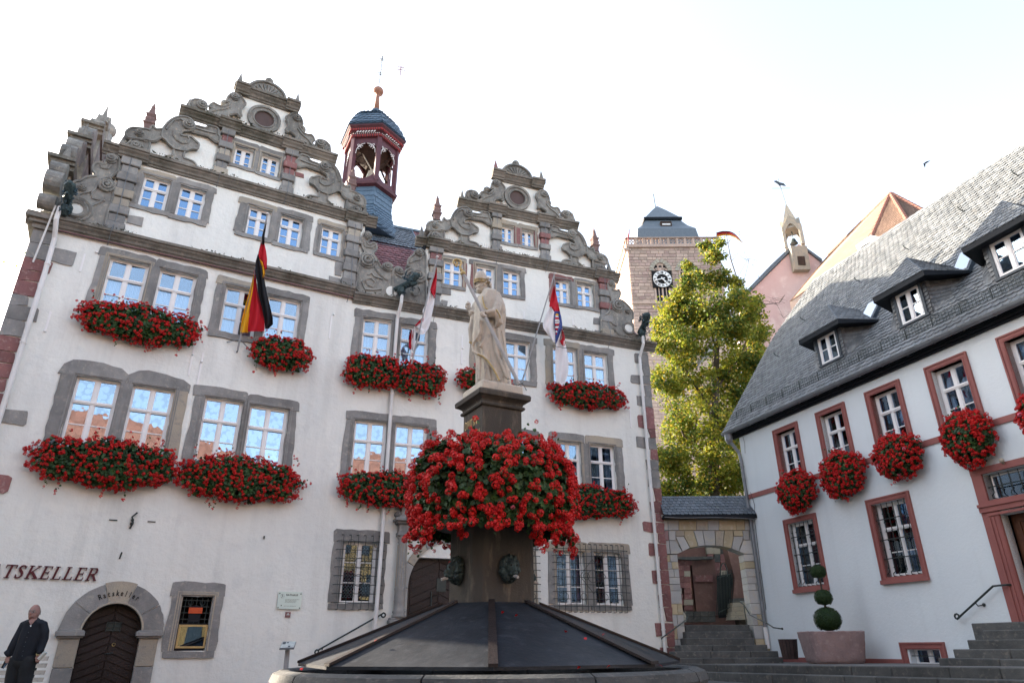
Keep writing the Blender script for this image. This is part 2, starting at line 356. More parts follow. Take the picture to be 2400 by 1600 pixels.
PANE = {}
def pane_src(mat):
    if mat not in PANE:
        o_ = _uq.build('pane', mat, loc=(0, 0, -50)); PANE[mat] = o_.data; bpy.data.objects.remove(o_)
    return PANE[mat]
WIN = {}
LF = lambda s, o, h: (s, -o, h)       # local frame of a window: x along the wall, -y outward
def window(parent, fr, yaw, s0, s1, h0, h1, style='T', glass='glass', back='curtain', rec=-.10, wname='window', fmat='white_paint', open_vent=False, curtain_h=None):
    W, H = s1 - s0, h1 - h0; key = (round(W, 2), round(H, 2), style, fmat)
    e = .055 if style != 'B' else .07; mc = W / 2; m = .04
    rows = []
    if style in ('T', 'B'): tr = H * .645; rows = [(tr + .045, H - e), (H * .33 + .01, tr - .045), (e, H * .33 - .01)]
    elif style == 'S': rows = [(H * 2 / 3 + .012, H - e), (H / 3 + .012, H * 2 / 3 - .012), (e, H / 3 - .012)]
    elif style == 'G': rows = [(H * .68, H - e), (H * .345, H * .655), (.09, H * .32)]
    elif style == 'P': e = .03; rows = [(e, H - e)]
    elif style == 'D': rows = [(H * .5 + .012, H - e), (e, H * .5 - .012)]
    if key not in WIN:
        b = MB()
        b.box(LF, 0, e, 0, H, -.06, 0); b.box(LF, W - e, W, 0, H, -.06, 0); b.box(LF, e, W - e, H - e, H, -.06, -.002); b.box(LF, e, W - e, 0, e, -.06, -.002)
        b.box(LF, mc - m, mc + m, e, H - e, -.055, .006)
        if style in ('T', 'B'):
            b.box(LF, e, W - e, tr - .04, tr + .04, -.055, .018); b.box(LF, e, W - e, tr - .01, tr + .012, .018, .034)
            b.box(LF, e, mc - m, H * .33 - .012, H * .33 + .012, -.04, -.008); b.box(LF, mc + m, W - e, H * .33 - .012, H * .33 + .012, -.04, -.008)
        elif style in ('S', 'G'):
            for hh in ((H / 3, H * 2 / 3) if style == 'S' else (H * .333, H * .667)):
                b.box(LF, e, mc - m, hh - .013, hh + .013, -.04, -.008); b.box(LF, mc + m, W - e, hh - .013, hh + .013, -.04, -.008)
        elif style == 'D':
            b.box(LF, e, mc - m, H * .5 - .013, H * .5 + .013, -.04, -.008); b.box(LF, mc + m, W - e, H * .5 - .013, H * .5 + .013, -.04, -.008)
        # sash rebate lines
        for x0, x1 in ((e, mc - m), (mc + m, W - e)):
            for a, c in ((x0, x0 + .022), (x1 - .022, x1)): b.box(LF, a, c, e, H - e, -.045, -.012)
        o = b.build(wname, fmat, loc=(0, 0, 0)); WIN[key] = o.data; COL.objects.unlink(o); bpy.data.objects.remove(o)
    o = bpy.data.objects.new(wname, WIN[key]); COL.objects.link(o); o.parent = parent
    o.location = Vector(fr(s0, rec, h0)) - worg(parent); o.rotation_euler = (0, 0, yaw)
    for i, (a, c) in enumerate(rows):
        for x0, x1 in ((e + .02, mc - m - .02), (mc + m + .02, W - e - .02)):
            p = bpy.data.objects.new('pane', pane_src(glass)); COL.objects.link(p); p.parent = o
            p.location = (x0, .028, a); p.scale = (x1 - x0, 1, c - a); p.rotation_euler = (R(U(-.5, .5)), 0, R(U(-.6, .6)))
    if back == 'curtain':
        b = MB(); ch = curtain_h or H * .63
        n = 24; vs = []
        for i in range(n + 1):
            x = e + (W - 2 * e) * i / n; y = .10 + .012 * math.sin(i * 2.1) + U(0, .006); vs += [(x, y, .02), (x, y, ch)]
        b.add(vs, [(2 * i, 2 * i + 2, 2 * i + 3, 2 * i + 1) for i in range(n)])
        c = b.build('curtain', 'curtain', loc=(0, 0, 0)); c.parent = o
    elif back == 'side':
        b = MB(); n = 10
        for x0, x1 in ((e, e + W * .16), (mc - W * .1, mc + W * .12), (W - e - W * .2, W - e)):
            vs = []
            for i in range(n + 1):
                x = x0 + (x1 - x0) * i / n; y = .14 + .02 * math.sin(i * 2.3 + x0 * 9); vs += [(x, y, .02), (x, y, H - .03)]
            b.add(vs, [(2 * i, 2 * i + 2, 2 * i + 3, 2 * i + 1) for i in range(n)])
        c = b.build('curtain', 'curtain', loc=(0, 0, 0)); c.parent = o
    return o
# ---- openings of the front (along, along, bottom, top)
ROW1 = [(-6.10,-5.22,8.5,9.92),(-4.98,-4.10,8.5,9.9),(-3.39,-2.51,8.5,9.84),(-2.31,-1.42,8.5,9.82),(.34,1.17,8.42,9.75),(1.43,2.27,8.42,9.69),(3.78,4.42,8.42,9.7),(4.67,5.47,8.42,9.69),(6.24,7.08,8.42,9.7),(7.33,8.15,8.42,9.67)]
ROW2 = [(-6.13,-5.23,5.15,6.79),(-4.98,-4.07,5.15,6.77),(-3.39,-2.49,5.15,6.74),(-2.33,-1.37,5.15,6.7),(.36,1.24,5.15,6.69),(1.46,2.37,5.15,6.69),(3.70,4.45,5.15,6.68),(4.68,5.5,5.15,6.68),(6.31,7.05,5.2,6.65),(7.36,8.2,5.2,6.65)]
GRND = [(.37,1.21,2.08,3.51),(4.6,5.35,2.1,3.5),(6.14,7.0,2.12,3.5),(7.31,8.16,2.12,3.5)]
CELW = [(-3.10,-2.46,1.05,2.15)]
G1T1 = [(-5.84,-5.19,11.56,12.5),(-4.96,-4.30,11.55,12.5),(-3.18,-2.56,11.53,12.44),(-2.31,-1.67,11.5,12.44),(-1.13,-.51,11.5,12.43)]
G1T2 = [(-3.83,-3.31,13.64,14.31),(-3.09,-2.57,13.62,14.3)]
G2T1 = [(2.64,3.25,11.25,12.12),(3.70,4.32,11.27,12.15),(4.59,5.19,11.27,12.16),(6.42,6.95,11.28,12.15),(7.21,7.79,11.3,12.15)]
G2T2 = [(4.54,5.0,13.2,13.85),(5.26,5.71,13.2,13.83)]
cdoor = (-4.865, -3.775, -.35, 1.97); portal = (2.05, 3.75, .4, 3.2)
wb = MB()
cells(wb, FA, -7.72, 9.68, -.8, 10.35, ROW1 + ROW2 + GRND + CELW + [cdoor, portal])
cells(wb, FA, -6.45, .10, 10.35, 13.0, G1T1); cells(wb, FA, 2.1, 8.45, 10.35, 12.7, G2T1)
cells(wb, FA, -4.3, -2.05, 13.0, 14.9, G1T2); cells(wb, FA, 4.15, 6.28, 12.7, 14.42, G2T2)
cells(wb, FA, -4.05, -2.35, 14.9, 16.2, []); cells(wb, FA, 4.3, 6.0, 14.42, 15.75, [])
# side and rear walls
def FAs(s): return FA(s, 0, 0)
def wallq(a, b, h0, h1): wb.quad((a[0], a[1], h0), (b[0], b[1], h0), (b[0], b[1], h1), (a[0], a[1], h1))
cL = FA(-7.72, 0, 0); cR = FA(9.68, 0, 0); bL = FA(-7.72, -10.6, 0); bR = FA(9.68, -10.6, 0)
wallq(cL, bL, -.8, 10.4); wallq(cR, bR, -.8, 10.35); wallq(bL, bR, -.8, 10.4)
wb.add([FA(-7.6,0,10.3), FA(-7.6,-10.6,10.3), FA(-7.6,-5.3,16.4)], [(0,1,2)]); wb.add([FA(9.55,0,10.3), FA(9.55,-10.6,10.3), FA(9.55,-5.3,16.4)], [(0,1,2)])
wb.build('wall', 'plaster', hall, recalc=False)
# gable rear skin so the gables are solid from behind
gb = MB()
for s0, s1, h0, h1 in ((-6.45,.1,10.35,13),(-4.3,-2.05,13,14.9),(-4.05,-2.35,14.9,16.2),(2.1,8.45,10.35,12.7),(4.15,6.28,12.7,14.42),(4.3,6.0,14.42,15.75)):
    cells(gb, FA, s0, s1, h0, h1, [], o=-.34)
    for s in (s0, s1): gb.quad(FA(s,0,h0), FA(s,-.34,h0), FA(s,-.34,h1), FA(s,0,h1))
    gb.quad(FA(s0,0,h1), FA(s1,0,h1), FA(s1,-.34,h1), FA(s0,-.34,h1))
gb.build('gable_back', 'plaster', hall, recalc=False)
# dark rooms behind the glass
rb = MB()
cells(rb, FA, -7.5, 9.5, -.5, 10.2, [], o=-.9); cells(rb, FA, -6.4, 0.05, 10.4, 12.9, [], o=-.9) ; cells(rb, FA, 2.2, 8.3, 10.4, 12.6, [], o=-.9)
cells(rb, FA, -4.2, -2.1, 13.1, 14.8, [], o=-.30); cells(rb, FA, 4.2, 6.2, 12.8, 14.3, [], o=-.30)
rb.build('room_back', 'interior', hall, recalc=False)
for i, (a, b, c, d) in enumerate(ROW1): window(hall, FA, yawA(a), a, b, c, d, 'T', 'glass', 'curtain')
for i, (a, b, c, d) in enumerate(ROW2): window(hall, FA, yawA(a), a, b, c, d, 'T', 'glass_rings' if i < 6 else 'glass_dark', 'none' if i < 6 else 'side')
for i, (a, b, c, d) in enumerate(GRND): window(hall, FA, yawA(a), a, b, c, d, 'G', 'glass_dark', 'side' if i else 'none')
for i, (a, b, c, d) in enumerate(G1T1 + G2T1): window(hall, FA, yawA(a), a, b, c, d, 'T', 'glass_blue', 'none' if i != 4 else 'none')
for i, (a, b, c, d) in enumerate(G1T2 + G2T2): window(hall, FA, yawA(a), a, b, c, d, 'S', 'glass_blue', 'none', rec=-.12)

# ---- stone surrounds: every lintel, jamb, mullion and sill is a stone of its own
def stone(name, poly, mat='stone_grey', o0=-.02, o1=.03, fr=FA, parent=hall, jit=.019):
    b = MB(); b.prism(fr, jag(poly, jit), o0, o1 + U(-.006, .006)); o = b.build(name, mat, parent); return o
def mould(b, fr, s0, s1, h0, h1, top_only=False):
    for k, (d, o) in enumerate(((.10, .032), (.055, .052))):
        wv = .028
        b.box(fr, s0 - d, s1 + d, h1 + d - wv, h1 + d, .0, o)
        if not top_only: b.box(fr, s0 - d, s0 - d + wv, h0, h1 + d - wv, 0, o); b.box(fr, s1 + d - wv, s1 + d, h0, h1 + d - wv, 0, o)
    b.box(fr, s0, s0 + .02, h0, h1, -.19, .012) if not top_only else None
mats3 = ['stone_grey', 'stone_grey', 'stone_grey', 'stone_tan']
def surround(wins, sill=True, lint=.24, jw=.22, arched=False, redm=None, sill_h=.16, jam=True):
    g = .004
    for i, (a, b, c, d) in enumerate(wins):
        left = a - jw if i == 0 else (wins[i-1][1] + a) / 2 + g
        right = b + jw if i == len(wins) - 1 else (b + wins[i+1][0]) / 2 - g
        lo = left - U(0, .08) if i == 0 else left; ro = right + U(0, .08) if i == len(wins) - 1 else right
        if arched: poly = [(lo, d + .0), (left if i == 0 else lo, d + lint * .7), (left + .18, d + lint * 1.15), ((a + b) / 2, d + lint * 1.22), (right - .15, d + lint * .95), (ro, d + lint * .6), (ro, d)]
        else: poly = [(lo, d), (lo, d + lint * .85), (lo + .05, d + lint), (ro - .05, d + lint * .97), (ro, d + lint * .8), (ro, d)]
        m = random.choice(mats3) if not redm else redm(i, 'l')
        stone('lintel', poly, m)
        if i == 0: stone('jamb_stone', [(left - U(-.02,.05), c), (left, d - g), (a, d - g), (a, c)], redm(i, 'j') if redm else random.choice(mats3))
        if i == len(wins) - 1: stone('jamb_stone', [(b, c), (b, d - g), (right + U(-.02,.05), d - g), (right + U(0,.04), c)], redm(i, 'r') if redm else random.choice(mats3))
        else: stone('mullion', [(b, c), (b, d - g), (wins[i+1][0], min(d, wins[i+1][3]) - g), (wins[i+1][0], c)], redm(i, 'm') if redm else 'stone_grey', o1=.035, jit=.004)
        mb = MB(); mould(mb, FA, a, b, c, d); mb.build('moulding', 'stone_tan' if rnd() < .4 else 'stone_grey', hall)
        if sill: stone('window_sill', [(left if i == 0 else left, c - sill_h), (left, c - g), (right, c - g), (right, c - sill_h)], 'stone_grey', o1=.045)
for grp in (ROW1[0:2], ROW1[2:4], ROW1[4:6], ROW1[6:8], ROW1[8:10]): surround(grp)
surround(ROW2[0:2], arched=True, lint=.32, jw=.3); surround(ROW2[2:4], lint=.27); surround(ROW2[4:6], lint=.24); surround(ROW2[6:8], lint=.22); surround(ROW2[8:10], lint=.26, jw=.26)
surround(GRND[0:1], lint=.3, jw=.24, sill_h=.14); surround(GRND[1:2], lint=.24, jw=.22); surround(GRND[2:4], lint=.28, jw=.24, sill_h=.14)
surround(CELW, lint=.3, jw=.2, sill_h=.14, redm=lambda i, k: 'stone_grey')
surround(G1T1[0:2], lint=.2, jw=.16, sill_h=.14); surround(G1T1[2:4], lint=.2, jw=.25, sill_h=.13); surround(G1T1[4:5], lint=.2, jw=.14, sill_h=.12)
surround(G1T2, lint=.22, jw=.1, sill_h=.1); surround(G2T2, lint=.2, jw=.1, sill_h=.1, redm=lambda i, k: 'stone_red' if k == 'm' or (i == 1 and k == 'r') else 'stone_tan')
surround(G2T1[0:1], lint=.17, jw=.12, sill_h=.12, redm=lambda i, k: 'stone_red' if k == 'r' else 'stone_grey')
surround(G2T1[1:3], lint=.17, jw=.16, sill_h=.12, redm=lambda i, k: 'stone_red' if k == 'j' else 'stone_grey')
surround(G2T1[3:5], lint=.17, jw=.2, sill_h=.12, redm=lambda i, k: 'stone_red' if (k in 'jl' and i == 0) else 'stone_grey')

# ---- cornices, with the breaks over the pilasters
PROF = [(0, -.27), (.05, -.27), (.07, -.225), (.10, -.215), (.13, -.16), (.19, -.11), (.205, -.075), (.25, -.065), (.265, -.005), (.23, .02), (0, .05)]
def cornice(b, s0, s1, h, extra=0.0, h1=None, k=1.0):
    N = max(1, int((s1 - s0) / .3)); st = [s0 + (s1 - s0) * i / N for i in range(N + 1)]
    if s0 < 0 < s1: st = sorted(set(st + [-.15, 0.0, .15]))
    rows = []
    for i, s in enumerate(st):
        hh = h + ((h1 - h) * (s - s0) / (s1 - s0) if h1 is not None else 0)
        rows.append([FA(s, p[0] * k + extra + (noise.noise((s * 3, p[1] * 9, h)) * .012 if j not in (0, len(PROF) - 1) else 0) , hh + p[1] * k + noise.noise((s * 1.7, 3, h + p[1])) * .01) for j, p in enumerate(PROF)])
    n = len(PROF); vs = [x for r_ in rows for x in r_]; fs = []
    for i in range(len(rows) - 1):
        for j in range(n - 1): fs.append((i*n+j, (i+1)*n+j, (i+1)*n+j+1, i*n+j+1))
    fs += [tuple(range(n)), tuple(reversed([(len(rows)-1)*n+j for j in range(n)]))]
    b.add(vs, fs)
def cornice_obj(s0, s1, h, res=(), **kw):
    b = MB(); cornice(b, s0, s1, h, **kw)
    for a, c in res: cornice(b, a, c, h, extra=.09)
    # returned ends
    return b.build('cornice', 'cornice_stone', hall)
cornice_obj(-7.95, .0, 10.56); cornice_obj(.0, 9.95, 10.42, h1=10.28)
G1 = dict(cx=-3.2, L=[10.55, 13.05, 14.93, 16.35]); G2 = dict(cx=5.2, L=[10.30, 12.68, 14.43, 15.85])
cornice_obj(-6.88, .48, 13.05, [(-6.52, -5.82), (-.5, .16)]); cornice_obj(1.7, 8.78, 12.68, [(2.06, 2.76), (7.84, 8.52)])
cornice_obj(-5.4, -.96, 14.93, [(-4.36, -3.78), (-2.6, -2.02)]); cornice_obj(3.0, 7.32, 14.43, [(4.03, 4.66), (5.78, 6.42)])
cornice_obj(-4.14, -2.28, 16.35, [(-4.14, -3.74), (-2.68, -2.28)]); cornice_obj(4.16, 6.06, 15.85, [(4.16, 4.6), (5.6, 6.06)])
# moss on top of the long cornices (uncountable tufts)
b = MB()
for (s0, s1, h, h1) in ((-7.9, 0, 10.6, 10.6), (0, 9.9, 10.45, 10.32), (-6.8, .4, 13.09, 13.09), (1.8, 8.7, 12.71, 12.71), (-5.3, -1, 14.97, 14.97)):
    for i in range(int((s1 - s0) * 46)):
        t = rnd(); s = s0 + (s1 - s0) * t; hh = h + (h1 - h) * t
        if noise.noise((s * 1.3, h, 0)) < -.12: continue
        z = U(.0, .03); o = U(.1, .27); q = U(.015, .05)
        p = [Vector(FA(s + U(-q, q), o + U(-q, q), hh + z + U(-.03, q * .5))) for _ in range(4)]
        b.add(p, [(0, 1, 2), (0, 2, 3), (0, 3, 1), (1, 3, 2)])
b.build('moss', 'moss', hall, kind='stuff', recalc=False)

# ---- pilasters of alternating blocks
def pilaster(s0, s1, h0, h1, n, redset=()):
    dh = (h1 - h0) / n
    for i in range(n):
        wide = (i % 2 == 0); e = .0 if wide else .045; oo = .15 if wide else .10
        m = 'stone_red' if i in redset else ('stone_tan' if rnd() < .25 else 'stone_grey')
        b = MB(); b.box(FA, s0 + e, s1 - e, h0 + i * dh + .006, h0 + (i + 1) * dh - .006, -.02, oo)
        bevel(b.build('pilaster_block', m, hall), .018)
pilaster(-6.42, -5.95, 10.6, 12.84, 9); pilaster(-.41, .06, 10.6, 12.8, 9)
pilaster(-4.26, -3.89, 13.1, 14.7, 7, (5,)); pilaster(-2.47, -2.09, 13.1, 14.68, 7, (4, 5, 3))
pilaster(2.15, 2.6, 10.35, 12.5, 9, (7,)); pilaster(7.98, 8.42, 10.32, 12.5, 9, (8, 7, 4))
pilaster(4.18, 4.53, 12.72, 14.24, 7); pilaster(5.88, 6.26, 12.72, 14.22, 7, (4,3))
# side blocks next to the pilasters
for s0, s1, h0, h1 in ((-5.95,-5.6,10.95,11.2),(-.75,-.41,10.66,10.84),(-.6,-.41,10.9,11.35),(2.6,2.9,10.9,11.13),(2.6,2.8,10.5,10.7),(7.75,7.98,10.72,10.95),(7.8,7.98,10.36,10.5)):
    stone('quoin_stone', [(s0, h0), (s1, h0), (s1, h1), (s0, h1)])
for s0, s1, h0, h1 in ((-2.09,-1.85,13.86,14.0),): stone('quoin_stone', [(s0, h0), (s1, h0), (s1, h1), (s0, h1)], 'stone_red')

# ---- quoins at the two corners
h = -.4; i = 0
pat = ['stone_red','stone_red','stone_grey','stone_grey','stone_red','stone_red','stone_red','stone_grey','stone_grey','stone_red','stone_red','stone_grey','stone_red']
while h < 10.2:
    dh = U(.26, .42); w_ = random.choice([.32, .4, .48, .95, .42]) if i % 2 else U(.38, .62)
    if h + dh > 10.25: dh = 10.25 - h
    c = .04
    stone('quoin_stone', [(-7.73, h), (-7.73 + w_ - c, h + .01), (-7.73 + w_, h + c), (-7.73 + w_ + U(-.05,.02), h + dh - c), (-7.73 + w_ - c, h + dh - .012), (-7.73, h + dh - .012)], pat[(i * 5) % 13], o1=.035)
    b = MB(); b.hexa([FA(-7.755, .035, h), FA(-7.72, .035, h), FA(-7.72, -U(.4,.7), h), FA(-7.755, -.5, h)] + [FA(-7.755, .035, h+dh-.012), FA(-7.72, .035, h+dh-.012), FA(-7.72, -.5, h+dh-.012), FA(-7.755, -.5, h+dh-.012)])
    b.build('quoin_stone', pat[(i * 5) % 13], hall); h += dh; i += 1
h = .3; i = 0
while h < 9.95:
    dh = U(.27, .42); w_ = U(.22, .34) if i % 2 == 0 else U(.38, .75)
    if h + dh > 10.0: dh = 10.0 - h
    c = .03; m = ('stone_grey' if h > 7.9 else 'stone_red') if not (4.6 < h < 7.0) else ('stone_grey' if rnd() < .75 else 'stone_red')
    stone('quoin_stone', [(9.7, h), (9.7, h + dh - .012), (9.7 - w_ + c, h + dh - .012), (9.7 - w_, h + dh - c), (9.7 - w_ + U(-.02,.05), h + c), (9.7 - w_ + c, h + .01)], m, o1=.03); h += dh; i += 1

# ---- carved gable ornament, traced on the right gable and carried over
def cont(k, pts, off=.12): return [pA(k, x, y, off) for x, y in pts]
def remap(G, mirror):
    def f(p):
        s, h_ = p; ds = s - G2['cx'] ; L0, L1 = G2['L'], G['L']
        if G is not G2: ds *= 1.03
        hh = L1[-1] + (h_ - L0[-1])
        for i in range(3):
            if h_ < L0[i + 1]: hh = L1[i] + (h_ - L0[i]) * (L1[i + 1] - L1[i]) / (L0[i + 1] - L0[i]); break
        return (G['cx'] - ds if mirror else G['cx'] + ds, hh)
    return f
def circ(c, r, n=20, a0=0, a1=2 * math.pi): return [(c[0] + r * math.cos(a0 + (a1 - a0) * i / n), c[1] + r * math.sin(a0 + (a1 - a0) * i / n)) for i in range(n)]
def volute(b, c, r, o, sgn=1, turns=2.3, a0=0.0):
    b.prism(FA, circ(c, r, 22), o - .12, o + .02)
    pts = []
    N = 34
    for i in range(N + 1):
        t = i / N; rr = r * (.93 - .78 * t); a = a0 + sgn * turns * 2 * math.pi * t; pts.append(FA(c[0] + rr * math.cos(a), o + .035 + .08 * t, c[1] + rr * math.sin(a)))
    b.tube(pts, [r * (.15 - .06 * i / N) + .006 for i in range(N + 1)], 5)
    b.prism(FA, circ(c, r * .16, 8), o, o + .10)
def rib(b, pts, o, r=.022, closed=False):
    o += .012; r *= 1.25
    q = []
    for i in range(len(pts) - (0 if closed else 1)):      # smooth a little
        a = pts[i]; c = pts[(i + 1) % len(pts)]; q += [a, ((a[0]+c[0])/2, (a[1]+c[1])/2)]
    if not closed: q.append(pts[-1])
    b.tube([FA(p[0], o, p[1]) for p in q], r, 4, closed)
def smooth(poly, it=1):
    for _ in range(it):
        o = []
        for i in range(len(poly)):
            a, c = poly[i], poly[(i + 1) % len(poly)]
            o += [(a[0]*.78+c[0]*.22, a[1]*.78+c[1]*.22), (a[0]*.22+c[0]*.78, a[1]*.22+c[1]*.78)]
        poly = o
    return poly
def orn(polyS, o0=-.3, o1=.12, ribs=True, vol=(), arcs=(), f=lambda p: p, flip=1, name='scroll_ornament', mat='stone_orn', sm=1):
    b = MB(); P = [f(p) for p in polyS]
    if sm: P = smooth(P, sm)
    b.prism(FA, P, o0, o1)
    if ribs: rib(b, P, o1 - .005, .028, True)
    for c, r, sg in vol: volute(b, f(c), r, o1 + .02, sg * flip)
    for a in arcs: rib(b, [f(p) for p in a], o1 + .005, .024)
    return b.build(name, mat, hall)
Cmain = cont('H', [(1090,600),(1130,500),(1200,390),(1290,320),(1390,290),(1500,300),(1590,360),(1640,440),(1640,520),(1590,575),(1500,590),(1450,600),(1410,690),(1480,715),(1560,700),(1640,720),(1720,790),(1800,850),(1790,960),(1700,950),(1640,975),(1570,1030),(1360,1010),(1330,980),(1250,920),(1170,830),(1090,800)])
Cleft = cont('H', [(440,820),(450,750),(500,690),(560,660),(800,660),(860,680),(870,600),(905,565),(940,620),(990,640),(1040,620),(1090,600),(1100,805),(1040,830),(1030,870),(930,905),(800,880),(790,900),(560,900),(500,900)])
Cbase = cont('H', [(560,890),(800,890),(800,930),(910,900),(905,1190),(480,1110),(490,1050),(560,960)])
Cstem = cont('H', [(1360,990),(1560,1010),(1560,1180),(1640,1195),(1760,1230),(1830,1310),(1845,1430),(1120,1290),(1200,1215),(1310,1160),(1360,1160)])
Carm = cont('H', [(1620,430),(1880,470),(1880,395),(2090,430),(2100,560),(2150,620),(2150,745),(2080,735),(1980,660),(1920,620),(1660,590),(1600,570)])
Cfill = cont('H', [(905,880),(1090,790),(1250,800),(1400,640),(1600,440),(1900,430),(2180,430),(2180,1500),(1300,1370),(900,1190)], 0)
T3 = cont('G', [(1060,790),(1030,730),(1030,660),(1070,610),(1150,600),(1230,630),(1262,700),(1240,790),(1310,760),(1350,715),(1280,705),(1305,640),(1340,615),(1400,650),(1470,660),(1555,585),(1500,560),(1500,500),(1540,420),(1600,400),(1660,430),(1700,480),(1760,560),(1710,635),(1700,700),(1735,770),(1705,785),(1670,740),(1560,770),(1550,800),(1600,880),(1660,890),(1670,830),(1730,870),(1745,930),(1400,865),(1100,805)])
volC = (pA('H',1530,460,.12), .165); volB = (pA('H',680,1050,.12), .15); volL = (pA('H',680,770,.12), .11)
volT = (pA('G',1190,690,.12), .15); volT2 = (pA('G',1597,480,.12), .12)
arcC = cont('H', [(1290,620),(1300,720),(1360,800),(1480,870),(1580,850),(1600,770),(1560,720)])
arcC2 = cont('H', [(1150,620),(1180,520),(1260,400),(1360,360),(1450,400)])
arcA = cont('H', [(1680,500),(1900,540),(2060,560)])
arcT = cont('G', [(1060,680),(1080,740),(1180,790),(1300,790),(1380,730),(1480,700),(1560,640)])
for G in (G1, G2):
    for mir in (False, True):
        f = remap(G, mir); sg = -1 if mir else 1
        orn(Cfill, -.3, .0, False, f=f, sm=0, mat='plaster', name='gable_infill')
        orn(Cmain, -.3, .13, vol=[(*volC, -1)], arcs=[arcC, arcC2], f=f, flip=sg); orn(Cleft, -.28, .12, vol=[(*volL, 1)], f=f, flip=sg); orn(Cbase, -.28, .10, vol=[(*volB, 1)], f=f, flip=sg)
        orn(Cstem, -.26, .11, f=f, flip=sg, arcs=[]); orn(Carm, -.2, .10, arcs=[arcA], f=f, flip=sg)
        orn(T3, -.28, .12, vol=[(*volT, -1), (*volT2, 1)], arcs=[arcT], f=f, flip=sg)
    # round window
    cx = G['cx'] + (.0 if G is G1 else -.09); ch = 15.5 if G is G1 else 15.03
    b = MB()
    N = 36
    for r0, r1, o in ((.285, .475, .05), (.40, .475, .085)):
        vs = []
        for i in range(N):
            a = 2 * math.pi * i / N
            for rr, oo in ((r0, -.1), (r0, o), (r1, o), (r1, -.02)): vs.append(FA(cx + rr * math.cos(a), oo, ch + rr * math.sin(a)))
        b.add(vs, [(4*i+j, 4*((i+1)%N)+j, 4*((i+1)%N)+j+1, 4*i+j+1) for i in range(N) for j in range(3)])
    b.tube([FA(cx + .3 * math.cos(2*math.pi*i/N), .05, ch + .3 * math.sin(2*math.pi*i/N)) for i in range(N)], .03, 5, True)
    rw = b.build('round_window', 'stone_orn', hall)
    b = MB(); b.prism(FA, circ((cx, ch), .29, 24), -.02, .008); b.build('shutter', 'shutter_brown', rw)
    # shell pediment with ball
    cx = G['cx'] - (.04 if G is G1 else .1); hb = G['L'][3] + .03
    b = MB(); rr = .55
    arc = [(cx + rr * math.cos(a), hb + rr * .92 * math.sin(a)) for a in [math.pi * i / 18 for i in range(19)]]
    b.prism(FA, arc, -.22, .04); b.tube([FA(p[0], .06, p[1]) for p in arc], .05, 5)
    for i in range(1, 10):
        a = math.pi * i / 10; b.tube([FA(cx + q * math.cos(a), .05, hb + q * .92 * math.sin(a)) for q in (.08, .25, .42)], [.02, .04, .055], 5)
    b.prism(FA, circ((cx, hb + .02), .11, 10, 0, math.pi), 0, .09)
    b.build('shell_pediment', 'stone_orn', hall)
    b = MB(); c = FA(cx, -.08, hb + .66); b.ball(c, .135, 14, 10); b.lathe((c[0], c[1], hb + .45), [(.09, 0), (.06, .05), (.08, .1)], 10); b.build('ball_finial', 'stone_orn', hall, smooth=True)
    for sgn in (-1, 1):
        b = MB(); c = FA(G['cx'] + sgn * 1.12 + (-.04 if G is G2 else 0), -.05, G['L'][2] + .72); b.ball(c, .12, 14, 10)
        b.lathe((c[0], c[1], c[2] - .2), [(.07, 0), (.05, .05), (.07, .1)], 10); b.build('ball_finial', 'stone_orn', hall, smooth=True)
    def obelisk(s, hb, ht, wd, mat, base=.05):
        b = MB(); c = FA(s, -.05, hb); ph = yawA(s) + math.pi / 4
        b.lathe(c, [(wd * 1.1, 0), (wd * 1.1, base), (wd * .85, base + .02), (wd * .72, base + .04), (.006, ht)], 4, ph=ph); b.build('obelisk', mat, hall)
    for sgn in (-1, 1):
        obelisk(G['cx'] + sgn * 3.3, G['L'][1] + .04, .56, .17, 'stone_orn'); obelisk(G['cx'] + sgn * 2.02, G['L'][2] + .04, .5, .14, 'stone_orn')
        obelisk(G['cx'] + sgn * .85, G['L'][3] + .04, .6, .16, 'stone_red' if (G is G2 and sgn < 0) else 'stone_orn', .13)
        b = MB(); c = FA(G['cx'] + sgn * 2.83, -.08, G['L'][1] + .86); ph = yawA(0) + math.pi / 4
        b.lathe(c, [(.17, 0), (.13, .05), (.15, .2), (.20, .24), (.20, .28), (.15, .31), (.17, .40), (.13, .46), (.18, .54), (.17, .57), (.11, .60), (.06, .82), (.075, .84), (.05, .87), (.005, 1.02)], 4, ph=ph)
        b.build('obelisk', 'stone_dullred', hall, label='dull red stepped obelisk finial')
# lower scrolls beside the first gable storey
def tr(k, pts, off=.12): return cont(k, pts, off)
# left end
L1 = tr('J', [(300,1475),(250,1440),(190,1380),(165,1300),(165,1210),(200,1150),(320,1080),(340,1000),(370,960),(420,925),(500,915),(540,880),(600,860),(700,855),(700,830),(660,790),(655,730),(690,680),(760,670),(820,700),(830,640),(850,590),(915,565),(975,590),(1005,640),(1000,740),(975,810),(880,870),(890,900),(940,960),(950,1000),(900,1180),(870,1260),(830,1400),(800,1570),(520,1520)])
orn(L1, -.3, .12, vol=[(pA('J',900,635,.12), .14, 1), (pA('J',835,985,.12), .19, -1), (pA('J',515,1015,.12), .10, 1)],
    arcs=[tr('J', [(540,1200),(580,1300),(520,1390),(420,1440),(300,1420)]), tr('J', [(640,1100),(700,1020),(760,900),(850,880)]), tr('J', [(800,1130),(760,1200),(650,1250),(640,1370),(480,1450)]), tr('J', [(760,690),(780,750),(860,760),(900,710)]), tr('J', [(460,1170),(480,1100),(640,1060),(660,1150),(820,1180)])])
b = MB(); c = pA('J',440,1290,.13); b.prism(FA, circ(c, .17, 20), .0, .145); o = b.build('gable_infill', 'plaster', hall)
